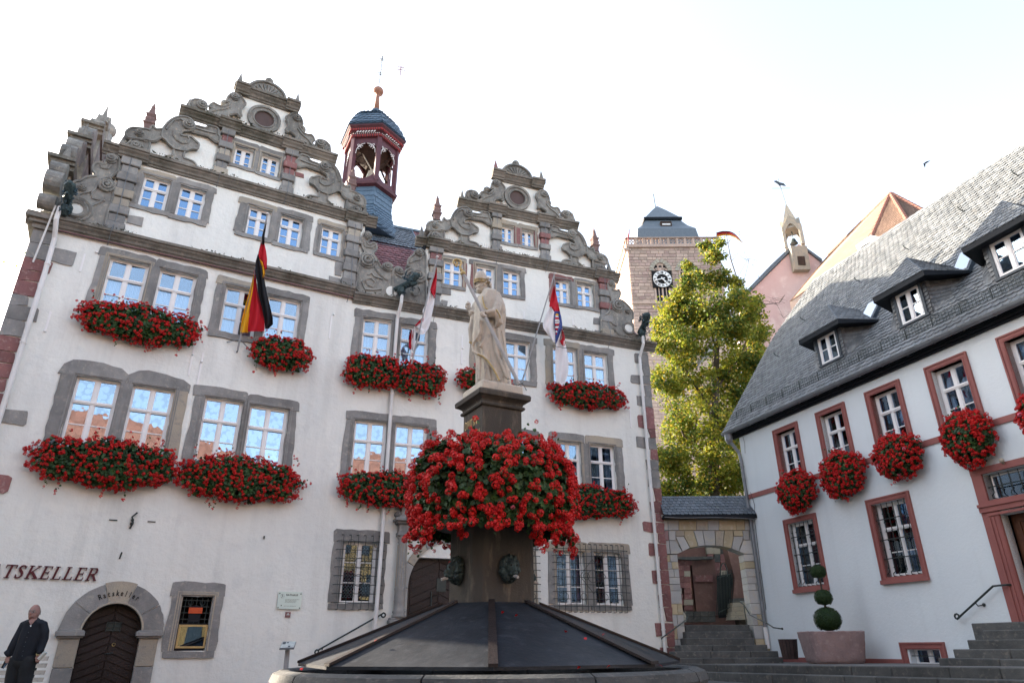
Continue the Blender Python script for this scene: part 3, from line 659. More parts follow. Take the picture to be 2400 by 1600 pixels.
b = MB(); rib(b, circ(c, .21, 24), .14, .05, True); rib(b, circ(c, .32, 24), .12, .035, True); b.build('scroll_ornament', 'stone_orn', hall)
stone('gable_infill', tr('J', [(975,560),(1100,600),(1000,900),(850,880),(990,760)], 0) , 'plaster', o0=-.3, o1=.02)
stone('gable_infill', tr('J', [(120,1210),(200,1200),(330,1480),(120,1430)], 0), 'plaster', o0=-.3, o1=.02)
# valley between the gables
V1 = tr('I', [(200,450),(270,420),(275,380),(230,300),(212,150),(250,60),(320,25),(380,60),(400,120),(380,160),(330,200),(320,230),(360,270),(420,220),(480,240),(500,310),(480,370),(430,410),(430,440),(500,520),(560,640),(600,700),(590,680),(620,620),(690,605),(770,650),(785,760),(785,960),(780,1240),(440,1190),(120,1150),(150,820),(180,640)])
orn(V1, -.3, .12, vol=[(pA('I',335,115,.12), .11, 1), (pA('I',335,565,.12), .245, 1), (pA('I',695,680,.12), .15, 1)],
    arcs=[tr('I', [(450,600),(480,720),(560,820),(700,920)]), tr('I', [(290,900),(330,1000),(420,1040),(470,960),(400,880),(310,890),(220,950),(280,1090),(450,1100),(580,1080)]), tr('I', [(240,200),(290,300),(400,320),(460,270)]), tr('I', [(330,820),(400,780),(450,850),(600,900)])])
V2 = tr('I', [(795,1240),(790,980),(800,760),(830,690),(890,670),(950,700),(975,770),(960,810),(1010,760),(1060,710),(1100,700),(1110,670),(1070,640),(1060,590),(1090,510),(1150,470),(1180,440),(1200,380),(1260,345),(1340,360),(1390,430),(1395,600),(1390,820),(1395,960),(1400,1380),(1100,1310)])
orn(V2, -.3, .12, vol=[(pA('I',1275,415,.12), .12, -1), (pA('I',1250,845,.12), .235, -1), (pA('I',905,745,.12), .12, -1)],
    arcs=[tr('I', [(850,800),(940,860),(1030,820),(1100,760),(1200,730)]), tr('I', [(1130,1140),(1180,1200),(1260,1180),(1300,1100),(1260,1040)]), tr('I', [(1100,600),(1180,560),(1280,540),(1340,480)])])
for poly in ([(205,20),(215,450),(150,640),(165,-20)], [(1390,350),(1440,300),(1440,850),(1390,850)]): stone('gable_infill', tr('I', poly, 0), 'plaster', o0=-.3, o1=.02)
b = MB(); c = pA('I',770,1120,.14); b.prism(FA, circ(c, .17, 18), 0, .15); b.build('gable_infill', 'plaster', hall)
# right end
V3 = tr('j', [(1855,310),(1890,303),(1920,330),(1925,370),(1895,390),(1945,395),(1965,385),(1978,420),(1960,470),(1925,480),(1985,482),(2040,525),(2090,590),(2092,650),(2075,668),(2095,720),(2090,800),(2200,810),(2205,850),(2150,870),(1800,800),(1800,640),(1870,600),(1880,520),(1900,480),(1870,420)])
orn(V3, -.3, .12, vol=[(pA('j',1893,335,.12), .10, 1), (pA('j',1948,540,.12), .23, 1), (pA('j',2042,585,.12), .09, -1)],
    arcs=[tr('j', [(1905,740),(1960,800),(2040,830),(2110,810)]), tr('j', [(1920,620),(1900,700),(1940,720)])])
b = MB(); c = pA('j',2050,742,.14); b.prism(FA, circ(c, .15, 18), 0, .15); b.build('gable_infill', 'plaster', hall)
b = MB(); rib(b, circ(c, .19, 22), .13, .04, True); b.build('scroll_ornament', 'stone_orn', hall)
# ---- side gable at the left end, seen edge on
def FS(wd, o, h): # plane across the building at its left end; wd = distance back from the front, o = outward to the left
    p = FA(-7.6 - o, -wd, h); return p
b = MB()
steps = [(0.0,10.6,10.75),(.3,10.5,12.2),(1.7,12.2,13.95),(3.0,13.9,15.4),(4.2,15.3,16.6)]
for w0, h0, h1 in steps: b.hexa([FS(w0,.14,h0),FS(10.6-w0,.14,h0),FS(10.6-w0,-.2,h0),FS(w0,-.2,h0),FS(w0,.14,h1),FS(10.6-w0,.14,h1),FS(10.6-w0,-.2,h1),FS(w0,-.2,h1)])
b.build('side_gable', 'stone_orn', hall)
b = MB()
for w0, h in ((-.1,10.45),(.05,12.3),(1.45,14.05),(2.75,15.5)):
    for e, z0, z1 in ((.0,-.24,-.12),(.08,-.12,-.03),(.16,-.03,.06)):
        b.hexa([FS(w0-e,.2+e,h+z0),FS(10.6-w0+e,.2+e,h+z0),FS(10.6-w0+e,-.25,h+z0),FS(w0-e,-.25,h+z0),FS(w0-e,.2+e,h+z1),FS(10.6-w0+e,.2+e,h+z1),FS(10.6-w0+e,-.25,h+z1),FS(w0-e,-.25,h+z1)])
b.build('cornice', 'cornice_stone', hall)
def drum(wd, h, r, ln=.36):
    b = MB(); vs = []; N = 16
    for k in range(N):
        a = 2 * math.pi * k / N; vs += [FS(wd + r * math.cos(a), .2, h + r * math.sin(a)), FS(wd + r * math.cos(a), .2 - ln, h + r * math.sin(a))]
    b.add(vs, [(2*k, 2*((k+1)%N), 2*((k+1)%N)+1, 2*k+1) for k in range(N)] + [tuple(2*k for k in range(N)), tuple(2*k+1 for k in reversed(range(N)))])
    b.build('scroll_ornament', 'stone_orn', hall)
for wd, h, r in ((-.25,10.85,.2),(-.2,11.45,.3),(-.1,11.85,.24),(.55,12.75,.33),(1.0,13.25,.36),(1.35,13.55,.3),(1.95,14.4,.3),(2.4,14.75,.34),(3.3,15.85,.26),(4.3,16.75,.3)): drum(wd, h, r)
for wd, h, ht in ((.15,12.35,.6),(1.6,14.12,.6),(2.95,15.6,.6),(4.0,16.6,.75)):
    b = MB(); c = FS(wd, .0, h); b.lathe(c, [(.17,0),(.17,.08),(.13,.1),(.005,ht)], 4, ph=R(75)); b.build('obelisk', 'stone_orn', hall)
b = MB(); b.ball(FS(5.3, .0, 17.3), .28, 14, 10); b.lathe(FS(5.3, 0, 16.4), [(.3, 0), (.22, .3), (.2, .7)], 10); b.build('ball_finial', 'stone_orn', hall, smooth=True)

# ---- roofs
def roof_rows(name, mat, P00, P10, P01, P11, rows, cols, parent, thick=.012, gap=.0, curve=True, big=None, named='roof_tile', skip=None, jitter=.06, nobj=0, bestkey=None):
    """courses of tiles between the eave line P00-P10 and the ridge line P01-P11; single tiles where they show largest"""
    P00, P10, P01, P11 = map(Vector, (P00, P10, P01, P11)); nrm = (P10 - P00).cross(P01 - P00).normalized()
    if nrm.z < 0: nrm = -nrm
    def at(u, v): return (P00 * (1 - u) + P10 * u) * (1 - v) + (P01 * (1 - u) + P11 * u) * v
    tiles = []
    for r_ in range(rows):
        v0 = r_ / rows; v1 = min(1.0, (r_ + 1.35) / rows); off = (.5 if r_ % 2 else 0) + U(-.05, .05)
        for c in range(-1, cols):
            u0 = max(0, (c + off) / cols + U(-1, 1) * .04 / cols); u1 = min(1, (c + 1 + off) / cols - .06 / cols)
            if u1 - u0 < .15 / cols: continue
            m = at((u0 + u1) / 2, v0)
            if skip and skip(m): continue
            lift = thick * (1.6 + U(0, jitter * 12)); lv = U(-.12, .12) / rows
            if curve:
                um = (u0 + u1) / 2; dv_ = .28 / rows
                pts = [at(u0, v0 + dv_ + lv), at(um - (um-u0)*.5, v0 + dv_ * .25 + lv), at(um + (u1-um)*.5, v0 + lv), at(u1, v0 + dv_ * .6 + lv), at(u1, v1), at(u0, v1)]
            else: pts = [at(u0, v0 + lv), at(u1, v0 + lv), at(u1, v1), at(u0, v1)]
            top = [p + nrm * (lift + thick if i < len(pts) - 2 else .003) for i, p in enumerate(pts)]; bot = [p + nrm * (lift - thick * .8) for p in pts[:-2]]
            tiles.append((m, top, bot))
    key = bestkey or (lambda m: m.length)
    tiles.sort(key=lambda t: key(t[0]))
    def addt(b, t):
        m, top, bot = t; n = len(top); k = len(bot)
        b.add(top + bot, [tuple(range(n))] + [(i, i + 1, n + i + 1, n + i) for i in range(k - 1)])
    for t in tiles[:nobj]:
        b = MB(); addt(b, t); b.build(named, mat, parent, recalc=False)
    b = MB()
    for t in tiles[nobj:]: addt(b, t)
    if b.v: b.build(name, mat, parent, kind='stuff', recalc=False)
def zroof(D): return 10.37 + 1.14 * D
# under-roof solid sheets
b = MB()
b.quad(FA(-7.6,.1,zroof(-.1)), FA(0,.1,zroof(-.1)), FA(0,-5.3,zroof(5.3)), FA(-7.6,-5.3,zroof(5.3)))
b.quad(FA(0,.1,zroof(-.1)), FA(9.6,.1,zroof(-.1)), FA(9.6,-5.3,zroof(5.3)), FA(0,-5.3,zroof(5.3)))
b.quad(FA(-7.6,-10.7,zroof(-.1)), FA(0,-10.7,zroof(-.1)), FA(0,-5.3,zroof(5.3)), FA(-7.6,-5.3,zroof(5.3)))
b.quad(FA(0,-10.7,zroof(-.1)), FA(9.6,-10.7,zroof(-.1)), FA(9.6,-5.3,zroof(5.3)), FA(0,-5.3,zroof(5.3)))
for G, hw in ((G1, 3.0), (G2, 2.9)):      # saddle roofs behind the gables
    c = G['cx']; top = G['L'][2] + .9
    for s in (-1, 1): b.quad(FA(c + s*hw,-.34,G['L'][0]+1.2), FA(c + s*hw*.9,-5.2,G['L'][0]+1.2), FA(c,-5.2,top), FA(c,-.34,top))
b.build('roof_deck', 'tile_red', hall, recalc=False)
roof_rows('roof_tiles', 'tile_red', FA(.02,-.5,zroof(.5)), FA(2.3,-.5,zroof(.5)), FA(.02,-3.7,zroof(3.7)), FA(2.3,-3.7,zroof(3.7)), 20, 15, hall, nobj=110, bestkey=lambda m: -m.z*0 + m.length)
roof_rows('roof_tiles', 'tile_red', FA(2.75,-3.0,zroof(3.0)), FA(4.2,-3.0,zroof(3.0)), FA(2.75,-5.3,zroof(5.3)), FA(4.2,-5.3,zroof(5.3)), 14, 10, hall)
roof_rows('roof_tiles', 'tile_red', FA(-7.6,-.2,zroof(.2)), FA(-6.4,-.2,zroof(.2)), FA(-7.6,-5.2,zroof(5.2)), FA(-6.4,-5.2,zroof(5.2)), 28, 8, hall)
roof_rows('roof_slates', 'slate', FA(-.4,-3.66,zroof(3.68)+.02), FA(2.75,-3.66,zroof(3.68)+.02), FA(-.4,-5.3,zroof(5.3)+.03), FA(2.55,-5.3,zroof(5.3)+.03), 11, 24, hall)
b = MB(); b.box(FA, -.1, 2.7, zroof(3.6)-.01, zroof(3.6)+.05, -3.72, -3.6); b.tube([FA(2.72,-3.2,zroof(3.2)+.06), FA(2.56,-5.3,zroof(5.3)+.06)], .035, 5); b.tube([FA(-7.5,-5.3,zroof(5.3)+.05), FA(0,-5.3,zroof(5.3)+.05), FA(9.5,-5.3,zroof(5.3)+.05)], .07, 6)
b.build('flashing', 'slate_turret', hall)
b = MB(); b.tube([FA(1.0+.42,-.25,10.9), FA(2.02,-.25,12.55)], .06, 8); b.tube([FA(1.75,-.15,11.6), FA(2.05,.05,12.62)], .075, 8); b.prism(FA, [(1.15,10.8),(2.12,12.6),(2.12,10.6)], -.6, -.2); b.build('downpipe', 'fascia_dark', hall, label='dark pipe running down behind the scroll')

# ---- bell turret on the ridge
TC = FA(.72, -5.3, 0); ph0 = math.atan2(-TC[1], -TC[0])     # direction from the turret to the camera
def hexpt(r, z, i, rot=R(13)): a = ph0 + rot + R(60) * i; return Vector((TC[0] + r * math.cos(a), TC[1] + r * math.sin(a), z))
def hexpos(r, z): return [hexpt(r, z, i) for i in range(6)]
def hexfr(mb, prof):
    vs = []
    for r, z in prof: vs += hexpos(r, z)
    mb.add(vs, [(i*6+k, i*6+(k+1)%6, (i+1)*6+(k+1)%6, (i+1)*6+k) for i in range(len(prof)-1) for k in range(6)] + [tuple(reversed(range(6))), tuple((len(prof)-1)*6+k for k in range(6))])
TZ = 17.75
b = MB(); hexfr(b, [(1.75,15.2),(1.35,15.7),(1.12,16.2),(1.0,16.7),(.99,17.55)]); turret = b.build('bell_turret', 'slate_turret', hall)
def hexslates(prof, rows, cols, name, mat):
    b = MB()
    def rz(t):
        x = t * (len(prof) - 1); i = min(int(x), len(prof) - 2); q = x - i; return prof[i][0]*(1-q)+prof[i+1][0]*q, prof[i][1]*(1-q)+prof[i+1][1]*q
    for k in range(6):
        for r_ in range(rows):
            a0, z0 = rz(r_ / rows); a1, z1 = rz(min(1, (r_ + 1.3) / rows))
            for c in range(cols):
                u0 = (c + (.5 if r_ % 2 else 0)) / cols; u1 = min(1, u0 + 1 / cols * .97)
                if u0 > .97: continue
                def P(a, z, u, e): 
                    A_, B_ = hexpt(a + e, z, k), hexpt(a + e, z, k + 1); return A_ * (1 - u) + B_ * u
                t = [P(a0, z0 + .02*0, u0, .035), P(a0, z0 + .05, u1, .028), P(a1, z1, u1, .006), P(a1, z1, u0, .006)]
                bb = [P(a0, z0, u0, .006), P(a0, z0 + .05, u1, .006)]
                b.add(t + bb, [(0,1,2,3), (0,1,5,4)])
    b.build(name, mat, turret, kind='stuff', recalc=False)
hexslates([(1.75,15.2),(1.35,15.7),(1.12,16.2),(1.0,16.7),(.99,17.5)], 14, 5, 'slates', 'slate_turret')
b = MB(); hexfr(b, [(1.0,17.5),(1.17,17.55),(1.20,17.66),(1.12,17.72),(1.10,17.80),(1.0,17.82)]); b.build('base_moulding', 'turret_wood', turret)
for i in range(6):
    p = hexpt(1.02, TZ, i); q = hexpt(1.02, 20.0, i); b = MB(); a = ph0 + R(13) + R(60) * i
    b.lathe(p, [(.125, 0), (.125, 2.2)], 4, ph=a + R(45)); b.build('post', 'turret_wood', turret)
    # rails with curved knees
    def rail(z0, z1, sgn, kk):
        b = MB(); A_, B_ = hexpt(1.0, 0, i), hexpt(1.0, 0, i + 1); nn = ((A_ + B_) / 2 - Vector((TC[0], TC[1], 0))).normalized()
        N = 14; lo = []; hi = []
        for j in range(N + 1):
            u = j / N; x = abs(2 * u - 1); c = kk * (x ** 2.6)
            P = A_ * (1 - u) + B_ * u
            lo.append(P + Vector((0, 0, z0 if sgn > 0 else z0 - c))); hi.append(P + Vector((0, 0, z1 + c if sgn > 0 else z1)))
        vs = [x_ + nn * e for e in (.05, -.05) for x_ in lo + hi]; M = N + 1
        fs = []
        for j in range(N):
            fs += [(j, j+1, M+j+1, M+j), (2*M+j, 3*M+j, 3*M+j+1, 2*M+j+1), (M+j, M+j+1, 3*M+j+1, 3*M+j), (j, 2*M+j, 2*M+j+1, j+1)]
        b.add(vs, fs); return b
    rail(TZ, TZ + .14, 1, .35).build('rail', 'turret_wood', turret); rail(19.62, 19.86, -1, .34).build('arch_brace', 'turret_wood', turret)
    # white painted scrolls in the arch corners
    b = MB(); A_, B_ = hexpt(1.06, 0, i), hexpt(1.06, 0, i + 1)
    for s_ in (0, 1):
        P0, P1 = (A_, B_) if s_ == 0 else (B_, A_)
        def q(u, z): return P0 * (1 - u) + P1 * u + Vector((0, 0, z))
        b.tube([q(.13, 19.1), q(.15, 19.3), q(.22, 19.45), q(.34, 19.55), q(.46, 19.58)], .014, 4)
        for uc, zc, rr in ((.25, 19.36, .06), (.33, 19.43, .05), (.21, 19.5, .04)): b.tube([q(uc + rr * math.cos(t), zc + rr * math.sin(t) * .95) for t in [k * .7 for k in range(8)]], .012, 4)
    b.build('white_scrollwork', 'white_paint', turret)
b = MB(); hexfr(b, [(1.04,19.84),(1.16,19.86),(1.18,19.98),(1.12,20.0),(1.12,20.06),(1.24,20.1),(1.26,20.22),(1.36,20.3),(1.36,20.36),(1.2,20.4)]); b.build('cornice_ring', 'turret_wood', turret)
b = MB(); wmb = MB()
for i in range(6):
    for lev, (r_, z, n_, wd) in enumerate(((1.20,19.90,12,.04),(1.30,20.15,14,.045))):
        A_, B_ = hexpt(r_, z, i), hexpt(r_, z, i + 1); nn = ((A_ + B_) / 2 - Vector((TC[0], TC[1], z))).normalized()
        for j in range(n_):
            P = A_.lerp(B_, (j + .5) / n_); d = (B_ - A_).normalized() * wd * .55; u = Vector((0, 0, .045))
            (b if (j + lev) % 2 == 0 else b).add([P - d - u, P + d - u, P + d + u, P - d + u] + [x + nn * -.08 for x in (P - d - u, P + d - u, P + d + u, P - d + u)], [(0,1,2,3),(0,1,5,4),(3,2,6,7),(0,3,7,4),(1,2,6,5)])
    A_, B_ = hexpt(1.27, 20.03, i), hexpt(1.27, 20.03, i + 1); nn = ((A_ + B_) / 2 - Vector((TC[0], TC[1], 20.03))).normalized()
    for j in range(2, 9):
        P = A_.lerp(B_, (j + .2) / 11); Q = A_.lerp(B_, (j + .8) / 11); wmb.tube([P + Vector((0,0,-.03)), Q + Vector((0,0,.03))], .022, 4)
    for j in range(1, 15):
        P = hexpt(1.2, 19.99, i).lerp(hexpt(1.2, 19.99, i + 1), j / 15); wmb.ball(P, .02, 6, 4)
b.build('red_dentils', 'red_bright', turret, kind='stuff'); wmb.build('white_beads', 'white_paint', turret)
b = MB(); hexfr(b, [(.2,19.0),(.95,19.75),(1.0,19.9),(.2,19.95)]);
for i in range(3): b.tube([hexpt(.95, 19.5, i), hexpt(.95, 19.5, i + 3)], .06, 4)
for i in range(6): b.tube([hexpt(.95, 18.9, i), hexpt(.45, 19.5, i)], .05, 4)
b.build('ceiling_beams', 'turret_dark', turret)
RP = [(1.38,20.36),(1.33,20.5),(1.2,20.8),(1.02,21.15),(.84,21.4),(.6,21.55),(.4,21.66),(.25,21.85),(.14,22.15)]
b = MB(); hexfr(b, RP); b.build('turret_roof', 'slate_turret', turret); hexslates(RP, 16, 5, 'slates', 'slate_turret')
b = MB(); b.lathe((TC[0], TC[1], 0), [(.13,22.1),(.075,22.9),(.07,23.0),(.2,23.06),(.24,23.18),(.2,23.3),(.06,23.38),(.02,23.42)], 16); b.build('spire_ball', 'copper', turret, smooth=True)
b = MB(); V = Vector((TC[0], TC[1], 0)); rt = Vector((ray(1200,800)[1], 0, 0)).normalized(); rt = Vector((.95, .2, 0)).normalized()
b.tube([V + Vector((0,0,23.3)), V + Vector((.05,0,25.3))], .018, 5)
for z in (24.15, 24.25, 25.0, 25.1):
    for a in range(6): b.tube([V + Vector((.02,0,z)), V + Vector((.02+.1*math.cos(a),.1*math.sin(a),z+.05)), V + Vector((.02+.12*math.cos(a),.12*math.sin(a),z-.03))], .01, 3)
b.build('vane_rod', 'iron', turret)
b = MB(); c0 = V + Vector((.03,0,24.45))
for z in (0, .32): b.tube([c0 + Vector((0,0,z+.02)), c0 + rt * .86 + Vector((0,0,z * .6 + .04))], .013, 4)
for k in range(6): b.tube([c0 + rt * (.12*k) + Vector((0,0,.02)), c0 + rt * (.12*k+.1) + Vector((0,0,.3))], .006, 3)
b.build('vane_banner', 'flag_white', turret)
b = MB(); c1 = c0 + rt * .86 + Vector((0,0,.12)); b.tube([c1 - Vector((0,0,.28)), c1 + Vector((0,0,.34))], .022, 4)
for z, l in ((.05,.2),(.2,.14)): b.tube([c1 + Vector((0,0,z)) - rt * l, c1 + Vector((0,0,z)) + rt * l], .018, 4)
b.build('double_cross', 'red_paint', turret)
b = MB(); cb = V + Vector((.1,0,18.7)); b.lathe(cb - Vector((0,0,.35)), [(.34,0),(.30,.08),(.24,.25),(.20,.42),(.1,.5),(.03,.53)], 16); b.tube([cb + Vector((0,0,.1)), cb + Vector((0,0,1.0))], .03, 5); b.build('bell', 'bronze', turret, smooth=True)
b = MB(); P = hexpt(.35, 18.35, 0); b.lathe(P, [(.17,0),(.17,.3)], 4, ph=R(20)); b.tube([P + Vector((0,0,.3)), hexpt(.6, 19.5, 5)], .03, 5); b.build('bell_gear', 'stone_tan', turret)

# ---- cellar door: arch stones, imposts, jambs, chevron boards
dc = -4.32; r0, r1 = .545, .96; sp = 1.42
na = 9; cuts = [0, .19, .40, .60, .80, 1.0]
for a, c in zip(cuts[:-1], cuts[1:]):
    A0, A1 = math.pi * a + .006, math.pi * c - .006; n = 8
    key = (a == .40)
    pts = [(dc + r0 * math.cos(A0 + (A1-A0)*i/n), sp + r0 * math.sin(A0 + (A1-A0)*i/n)) for i in range(n + 1)] + [(dc + (r1 + (.04 if key else U(-.015,.015))) * math.cos(A1 - (A1-A0)*i/n), sp + (r1 + (.03 if key else 0)) * math.sin(A1 - (A1-A0)*i/n)) for i in range(n + 1)]
    b = MB(); b.prism(FA, pts, -.24, .05); b.build('arch_stone', 'stone_tan' if key else 'stone_grey', hall)
b = MB(); b.tube([FA(dc + (r0 + .02) * math.cos(math.pi*i/20), .05, sp + (r0 + .02) * math.sin(math.pi*i/20)) for i in range(21)], .022, 5); b.build('moulding', 'stone_tan', hall)
for s0, s1 in ((-5.22, -4.865), (-3.775, -3.42)):
    for h0, h1, m in ((-.8, -.1, 'stone_grey'), (-.09, .75, 'stone_grey'), (.76, 1.29, 'stone_tan')):
        b = MB(); b.box(FA, s0, s1, h0, h1, -.24, .05); bevel(b.build('jamb_stone', m, hall), .01)
    b = MB(); b.box(FA, s0 - .06, s1 + .05, 1.3, 1.335, -.24, .10); b.box(FA, s0 - .09, s1 + .07, 1.335, 1.43, -.24, .14); b.box(FA, s0 - .06, s1 + .05, 1.43, 1.45, -.24, .11); bevel(b.build('impost', 'stone_grey', hall), .012)
b = MB(); b.box(FA, dc - .56, dc + .56, -.4, 2.0, -.30, -.24); cd = b.build('cellar_door', 'door_wood', hall)
def chevron(door, cx_, w_, h0, top, o, pitch=.155, inside=None, slope=.42):
    z = h0 - w_ * slope
    while z < 2 * top:
        for sg in (-1, 1):
            u0, u1 = .012, w_ - .012
            pts = [(cx_ + sg * u0, z + w_*slope - slope*u0), (cx_ + sg * u1, z + w_*slope - slope*u1), (cx_ + sg * u1, z + w_*slope - slope*u1 + pitch - .022), (cx_ + sg * u0, z + w_*slope - slope*u0 + pitch - .022)]
            pts = clip_poly(pts, inside)
            if len(pts) >= 3:
                b = MB(); b.prism(FA, pts, o, o + .03); bevel(b.build('plank', 'door_wood', door), .008)
                for uu in (.18, .5, .82):
                    P = (cx_ + sg * w_ * uu, z + w_*slope*(1-uu) + pitch * .45)
                    if inside(P) and P[1] > h0:
                        studs.ball(FA(P[0], o + .036, P[1]), .011, 6, 4)
        z += pitch
def clip_poly(pts, inside):
    # sample the quad and keep the part inside the door outline
    out = []; n = 7
    A_, B_, C_, D_ = pts
    lo = [(A_[0]+(B_[0]-A_[0])*i/n, A_[1]+(B_[1]-A_[1])*i/n) for i in range(n+1)]; hi = [(D_[0]+(C_[0]-D_[0])*i/n, D_[1]+(C_[1]-D_[1])*i/n) for i in range(n+1)]
    keep = [i for i in range(n+1) if inside(lo[i])]
    if len(keep) < 2: return []
    L_ = []; H_ = []
    for i in keep:
        L_.append(lo[i]); t = 1.0
        while t > 0 and not inside((lo[i][0]+(hi[i][0]-lo[i][0])*t, lo[i][1]+(hi[i][1]-lo[i][1])*t)): t -= .12
        t = max(t, .05); H_.append((lo[i][0]+(hi[i][0]-lo[i][0])*t, lo[i][1]+(hi[i][1]-lo[i][1])*t))
    return L_ + H_[::-1]
studs = MB()
chevron(cd, dc, .545, -.35, 1.1, -.24, inside=lambda p: abs(p[0]-dc) < .545 and (p[1] < sp or math.hypot(p[0]-dc, p[1]-sp) < .54))
studs.build('door_studs', 'iron', cd, kind='stuff')
b = MB(); 
for x in (-.13, 0, .13): b.tube([FA(dc + x + .02, -.17, 1.42), FA(dc + x + .02, -.17, 1.62)], .009, 4)
for z in (1.45, 1.52, 1.6): b.tube([FA(dc - .12, -.17, z), FA(dc + .17, -.17, z)], .009, 4)
b.box(FA, dc - .1, dc + .14, 1.44, 1.61, -.21, -.195); b.build('door_grille', 'iron', cd)
b = MB(); b.lathe((0,0,0), [(.03,0),(.03,.01)], 12); 
b = MB(); b.tube([FA(dc + .09 + .03*math.cos(k), -.19, 1.18 + .03*math.sin(k)) for k in [j*.63 for j in range(10)]], .008, 4, True); b.ball(FA(dc + .08, -.19, 2.0), .025, 8, 6); b.build('door_knob', 'brass', cd)
b = MB(); b.tube([FA(dc - .04, -.17, 1.0), FA(dc, -.13, 1.01), FA(dc + .1, -.12, 1.02)], .012, 5); b.build('door_handle', 'iron', cd)
def text_obj(txt, name, mat, parent, fr_origin, yaw, size, ext=.01, shear=0, align='LEFT', bold=0, squeeze=1, tilt=0):
    cu = bpy.data.curves.new(name, 'FONT'); cu.body = txt; cu.size = size; cu.extrude = ext; cu.shear = shear; cu.align_x = align; cu.offset = bold; cu.resolution_u = 3
    to = bpy.data.objects.new(name, cu); COL.objects.link(to); to.data.materials.append(MATS[mat])
    bpy.context.view_layer.update(); dg = bpy.context.evaluated_depsgraph_get(); me = bpy.data.meshes.new_from_object(to.evaluated_get(dg)); bpy.data.objects.remove(to)
    o = bpy.data.objects.new(name, me); COL.objects.link(o)
    if parent: o.parent = parent
    o.location = Vector(fr_origin) - (worg(parent) if parent else Vector((0,0,0))); o.rotation_euler = (R(90), tilt, yaw) if not tilt else (Matrix.Rotation(yaw, 3, 'Z') @ Matrix.Rotation(R(90), 3, 'X') @ Matrix.Rotation(tilt, 3, 'Z')).to_euler()
    o.scale = (squeeze, 1, 1); return o
# carved gothic word on the keystone
for i, ch in enumerate('Ratskeller'):
    a = R(90) + R(31) - R(62) * (i + .5) / 10; rr = .70
    text_obj(ch, 'carved_letter', 'ink', hall, FA(dc + rr * math.cos(a), .052, sp + rr * math.sin(a)), yawA(-1), .155, .004, align='CENTER', bold=.003, squeeze=.7, tilt=a - R(90))

# ---- main portal
pc, pw, psp = 2.92, .87, 2.45
def parch(t, e=0): # pointed arch half outline
    rr = 1.18 + e; cxp = pc + .31
    a0, a1 = math.pi, math.pi - math.acos(min(1, .31 / rr)); a = a0 + (a1 - a0) * t
    return (cxp + rr * math.cos(a), psp + rr * math.sin(a))
for t0, t1, m in ((0,.35,'stone_grey'),(.36,.7,'stone_tan'),(.71,1,'stone_grey')):
    for mir in (0, 1):
        n = 7; pts = [parch(t0 + (t1-t0)*i/n) for i in range(n+1)] + [parch(t1 - (t1-t0)*i/n, .2) for i in range(n+1)]
        if mir: pts = [(2*pc - x, y) for x, y in pts]
        b = MB(); b.prism(FA, pts, -.22, .04); b.build('arch_stone', m if t0 else 'arch_stone', hall)
for s0, s1 in ((pc-pw-.2, pc-pw), (pc+pw, pc+pw+.2)):
    z = .4
    for dh in (.55, .5, .48, .5):
        b = MB(); b.box(FA, s0, s1, z, z + dh - .01, -.22, .04); b.build('jamb_stone', 'arch_stone', hall); z += dh
b = MB(); b.box(FA, pc - pw, pc + pw, .3, 3.6, -.30, -.24); pd = b.build('portal_door', 'door_wood', hall); studs = MB()
def inp(p):
    if abs(p[0]-pc) > pw - .01: return False
    if p[1] < psp: return True
    x = pc - abs(p[0] - pc); return math.hypot(x - (pc + .31), p[1] - psp) < 1.17
chevron(pd, pc - .02, pw, .35, 1.9, -.24, inside=inp, pitch=.2, slope=.42); studs.build('door_studs', 'iron', pd, kind='stuff')
b = MB(); b.box(FA, 2.85, 3.1, 2.4, 2.72, -.205, -.19); b.tube([FA(2.72,-.18,2.05), FA(2.72,-.18,2.4)], .02, 4); b.build('door_plate', 'iron', pd)
def bl(name, mat, boxes, bev=.012):
    b = MB()
    for q in boxes: b.box(FA, *q)
    return bevel(b.build(name, mat, hall), bev)
for cxp in (1.83, 4.0):
    bl('column_pedestal', 'stone_grey', [(cxp-.2,cxp+.2,.4,1.62,-.02,.26),(cxp-.25,cxp+.25,1.62,1.70,-.02,.32),(cxp-.22,cxp+.22,1.70,1.75,-.02,.28)])
    b = MB(); c = FA(cxp, .15, 0); b.lathe(c, [(.17,1.75),(.175,1.80),(.14,1.84),(.16,1.88),(.14,1.92),(.135,2.1),(.14,2.13),(.135,2.16),(.135,2.38),(.14,2.42),(.125,2.46),(.12,3.05),(.11,3.5),(.13,3.54),(.11,3.57),(.13,3.62),(.15,3.68)], 16); b.build('column', 'stone_grey', hall, smooth=True)
    b = MB()
    for k in range(10):
        a = 2*math.pi*k/10; b.tube([(c[0]+.125*math.cos(a), c[1]+.125*math.sin(a), 2.46), (c[0]+.112*math.cos(a), c[1]+.112*math.sin(a), 3.48)], .012, 4)
    b.build('fluting', 'stone_tan', hall)
    bl('entablature_block', 'stone_grey', [(cxp-.16,cxp+.16,3.68,3.78,-.02,.3),(cxp-.13,cxp+.13,3.78,3.98,-.02,.26),(cxp-.2,cxp+.2,3.98,4.04,-.02,.34),(cxp-.26,cxp+.26,4.04,4.12,-.02,.42)])
    bl('obelisk', 'stone_grey', [(cxp-.14,cxp+.12,4.12,4.2,-.02,.25),(cxp-.08,cxp+.08,4.2,4.45,-.02,.18)])
    b = MB(); volute(b, (cxp - .16, 4.24), .08, .1); b.build('scroll_ornament', 'stone_grey', hall)
bl('entablature', 'stone_grey', [(1.96,3.87,3.70,3.76,-.02,.10),(1.96,3.87,3.76,3.95,-.02,.07),(1.96,3.87,3.95,4.03,-.02,.14),(2.0,3.8,4.03,4.1,-.02,.24)])

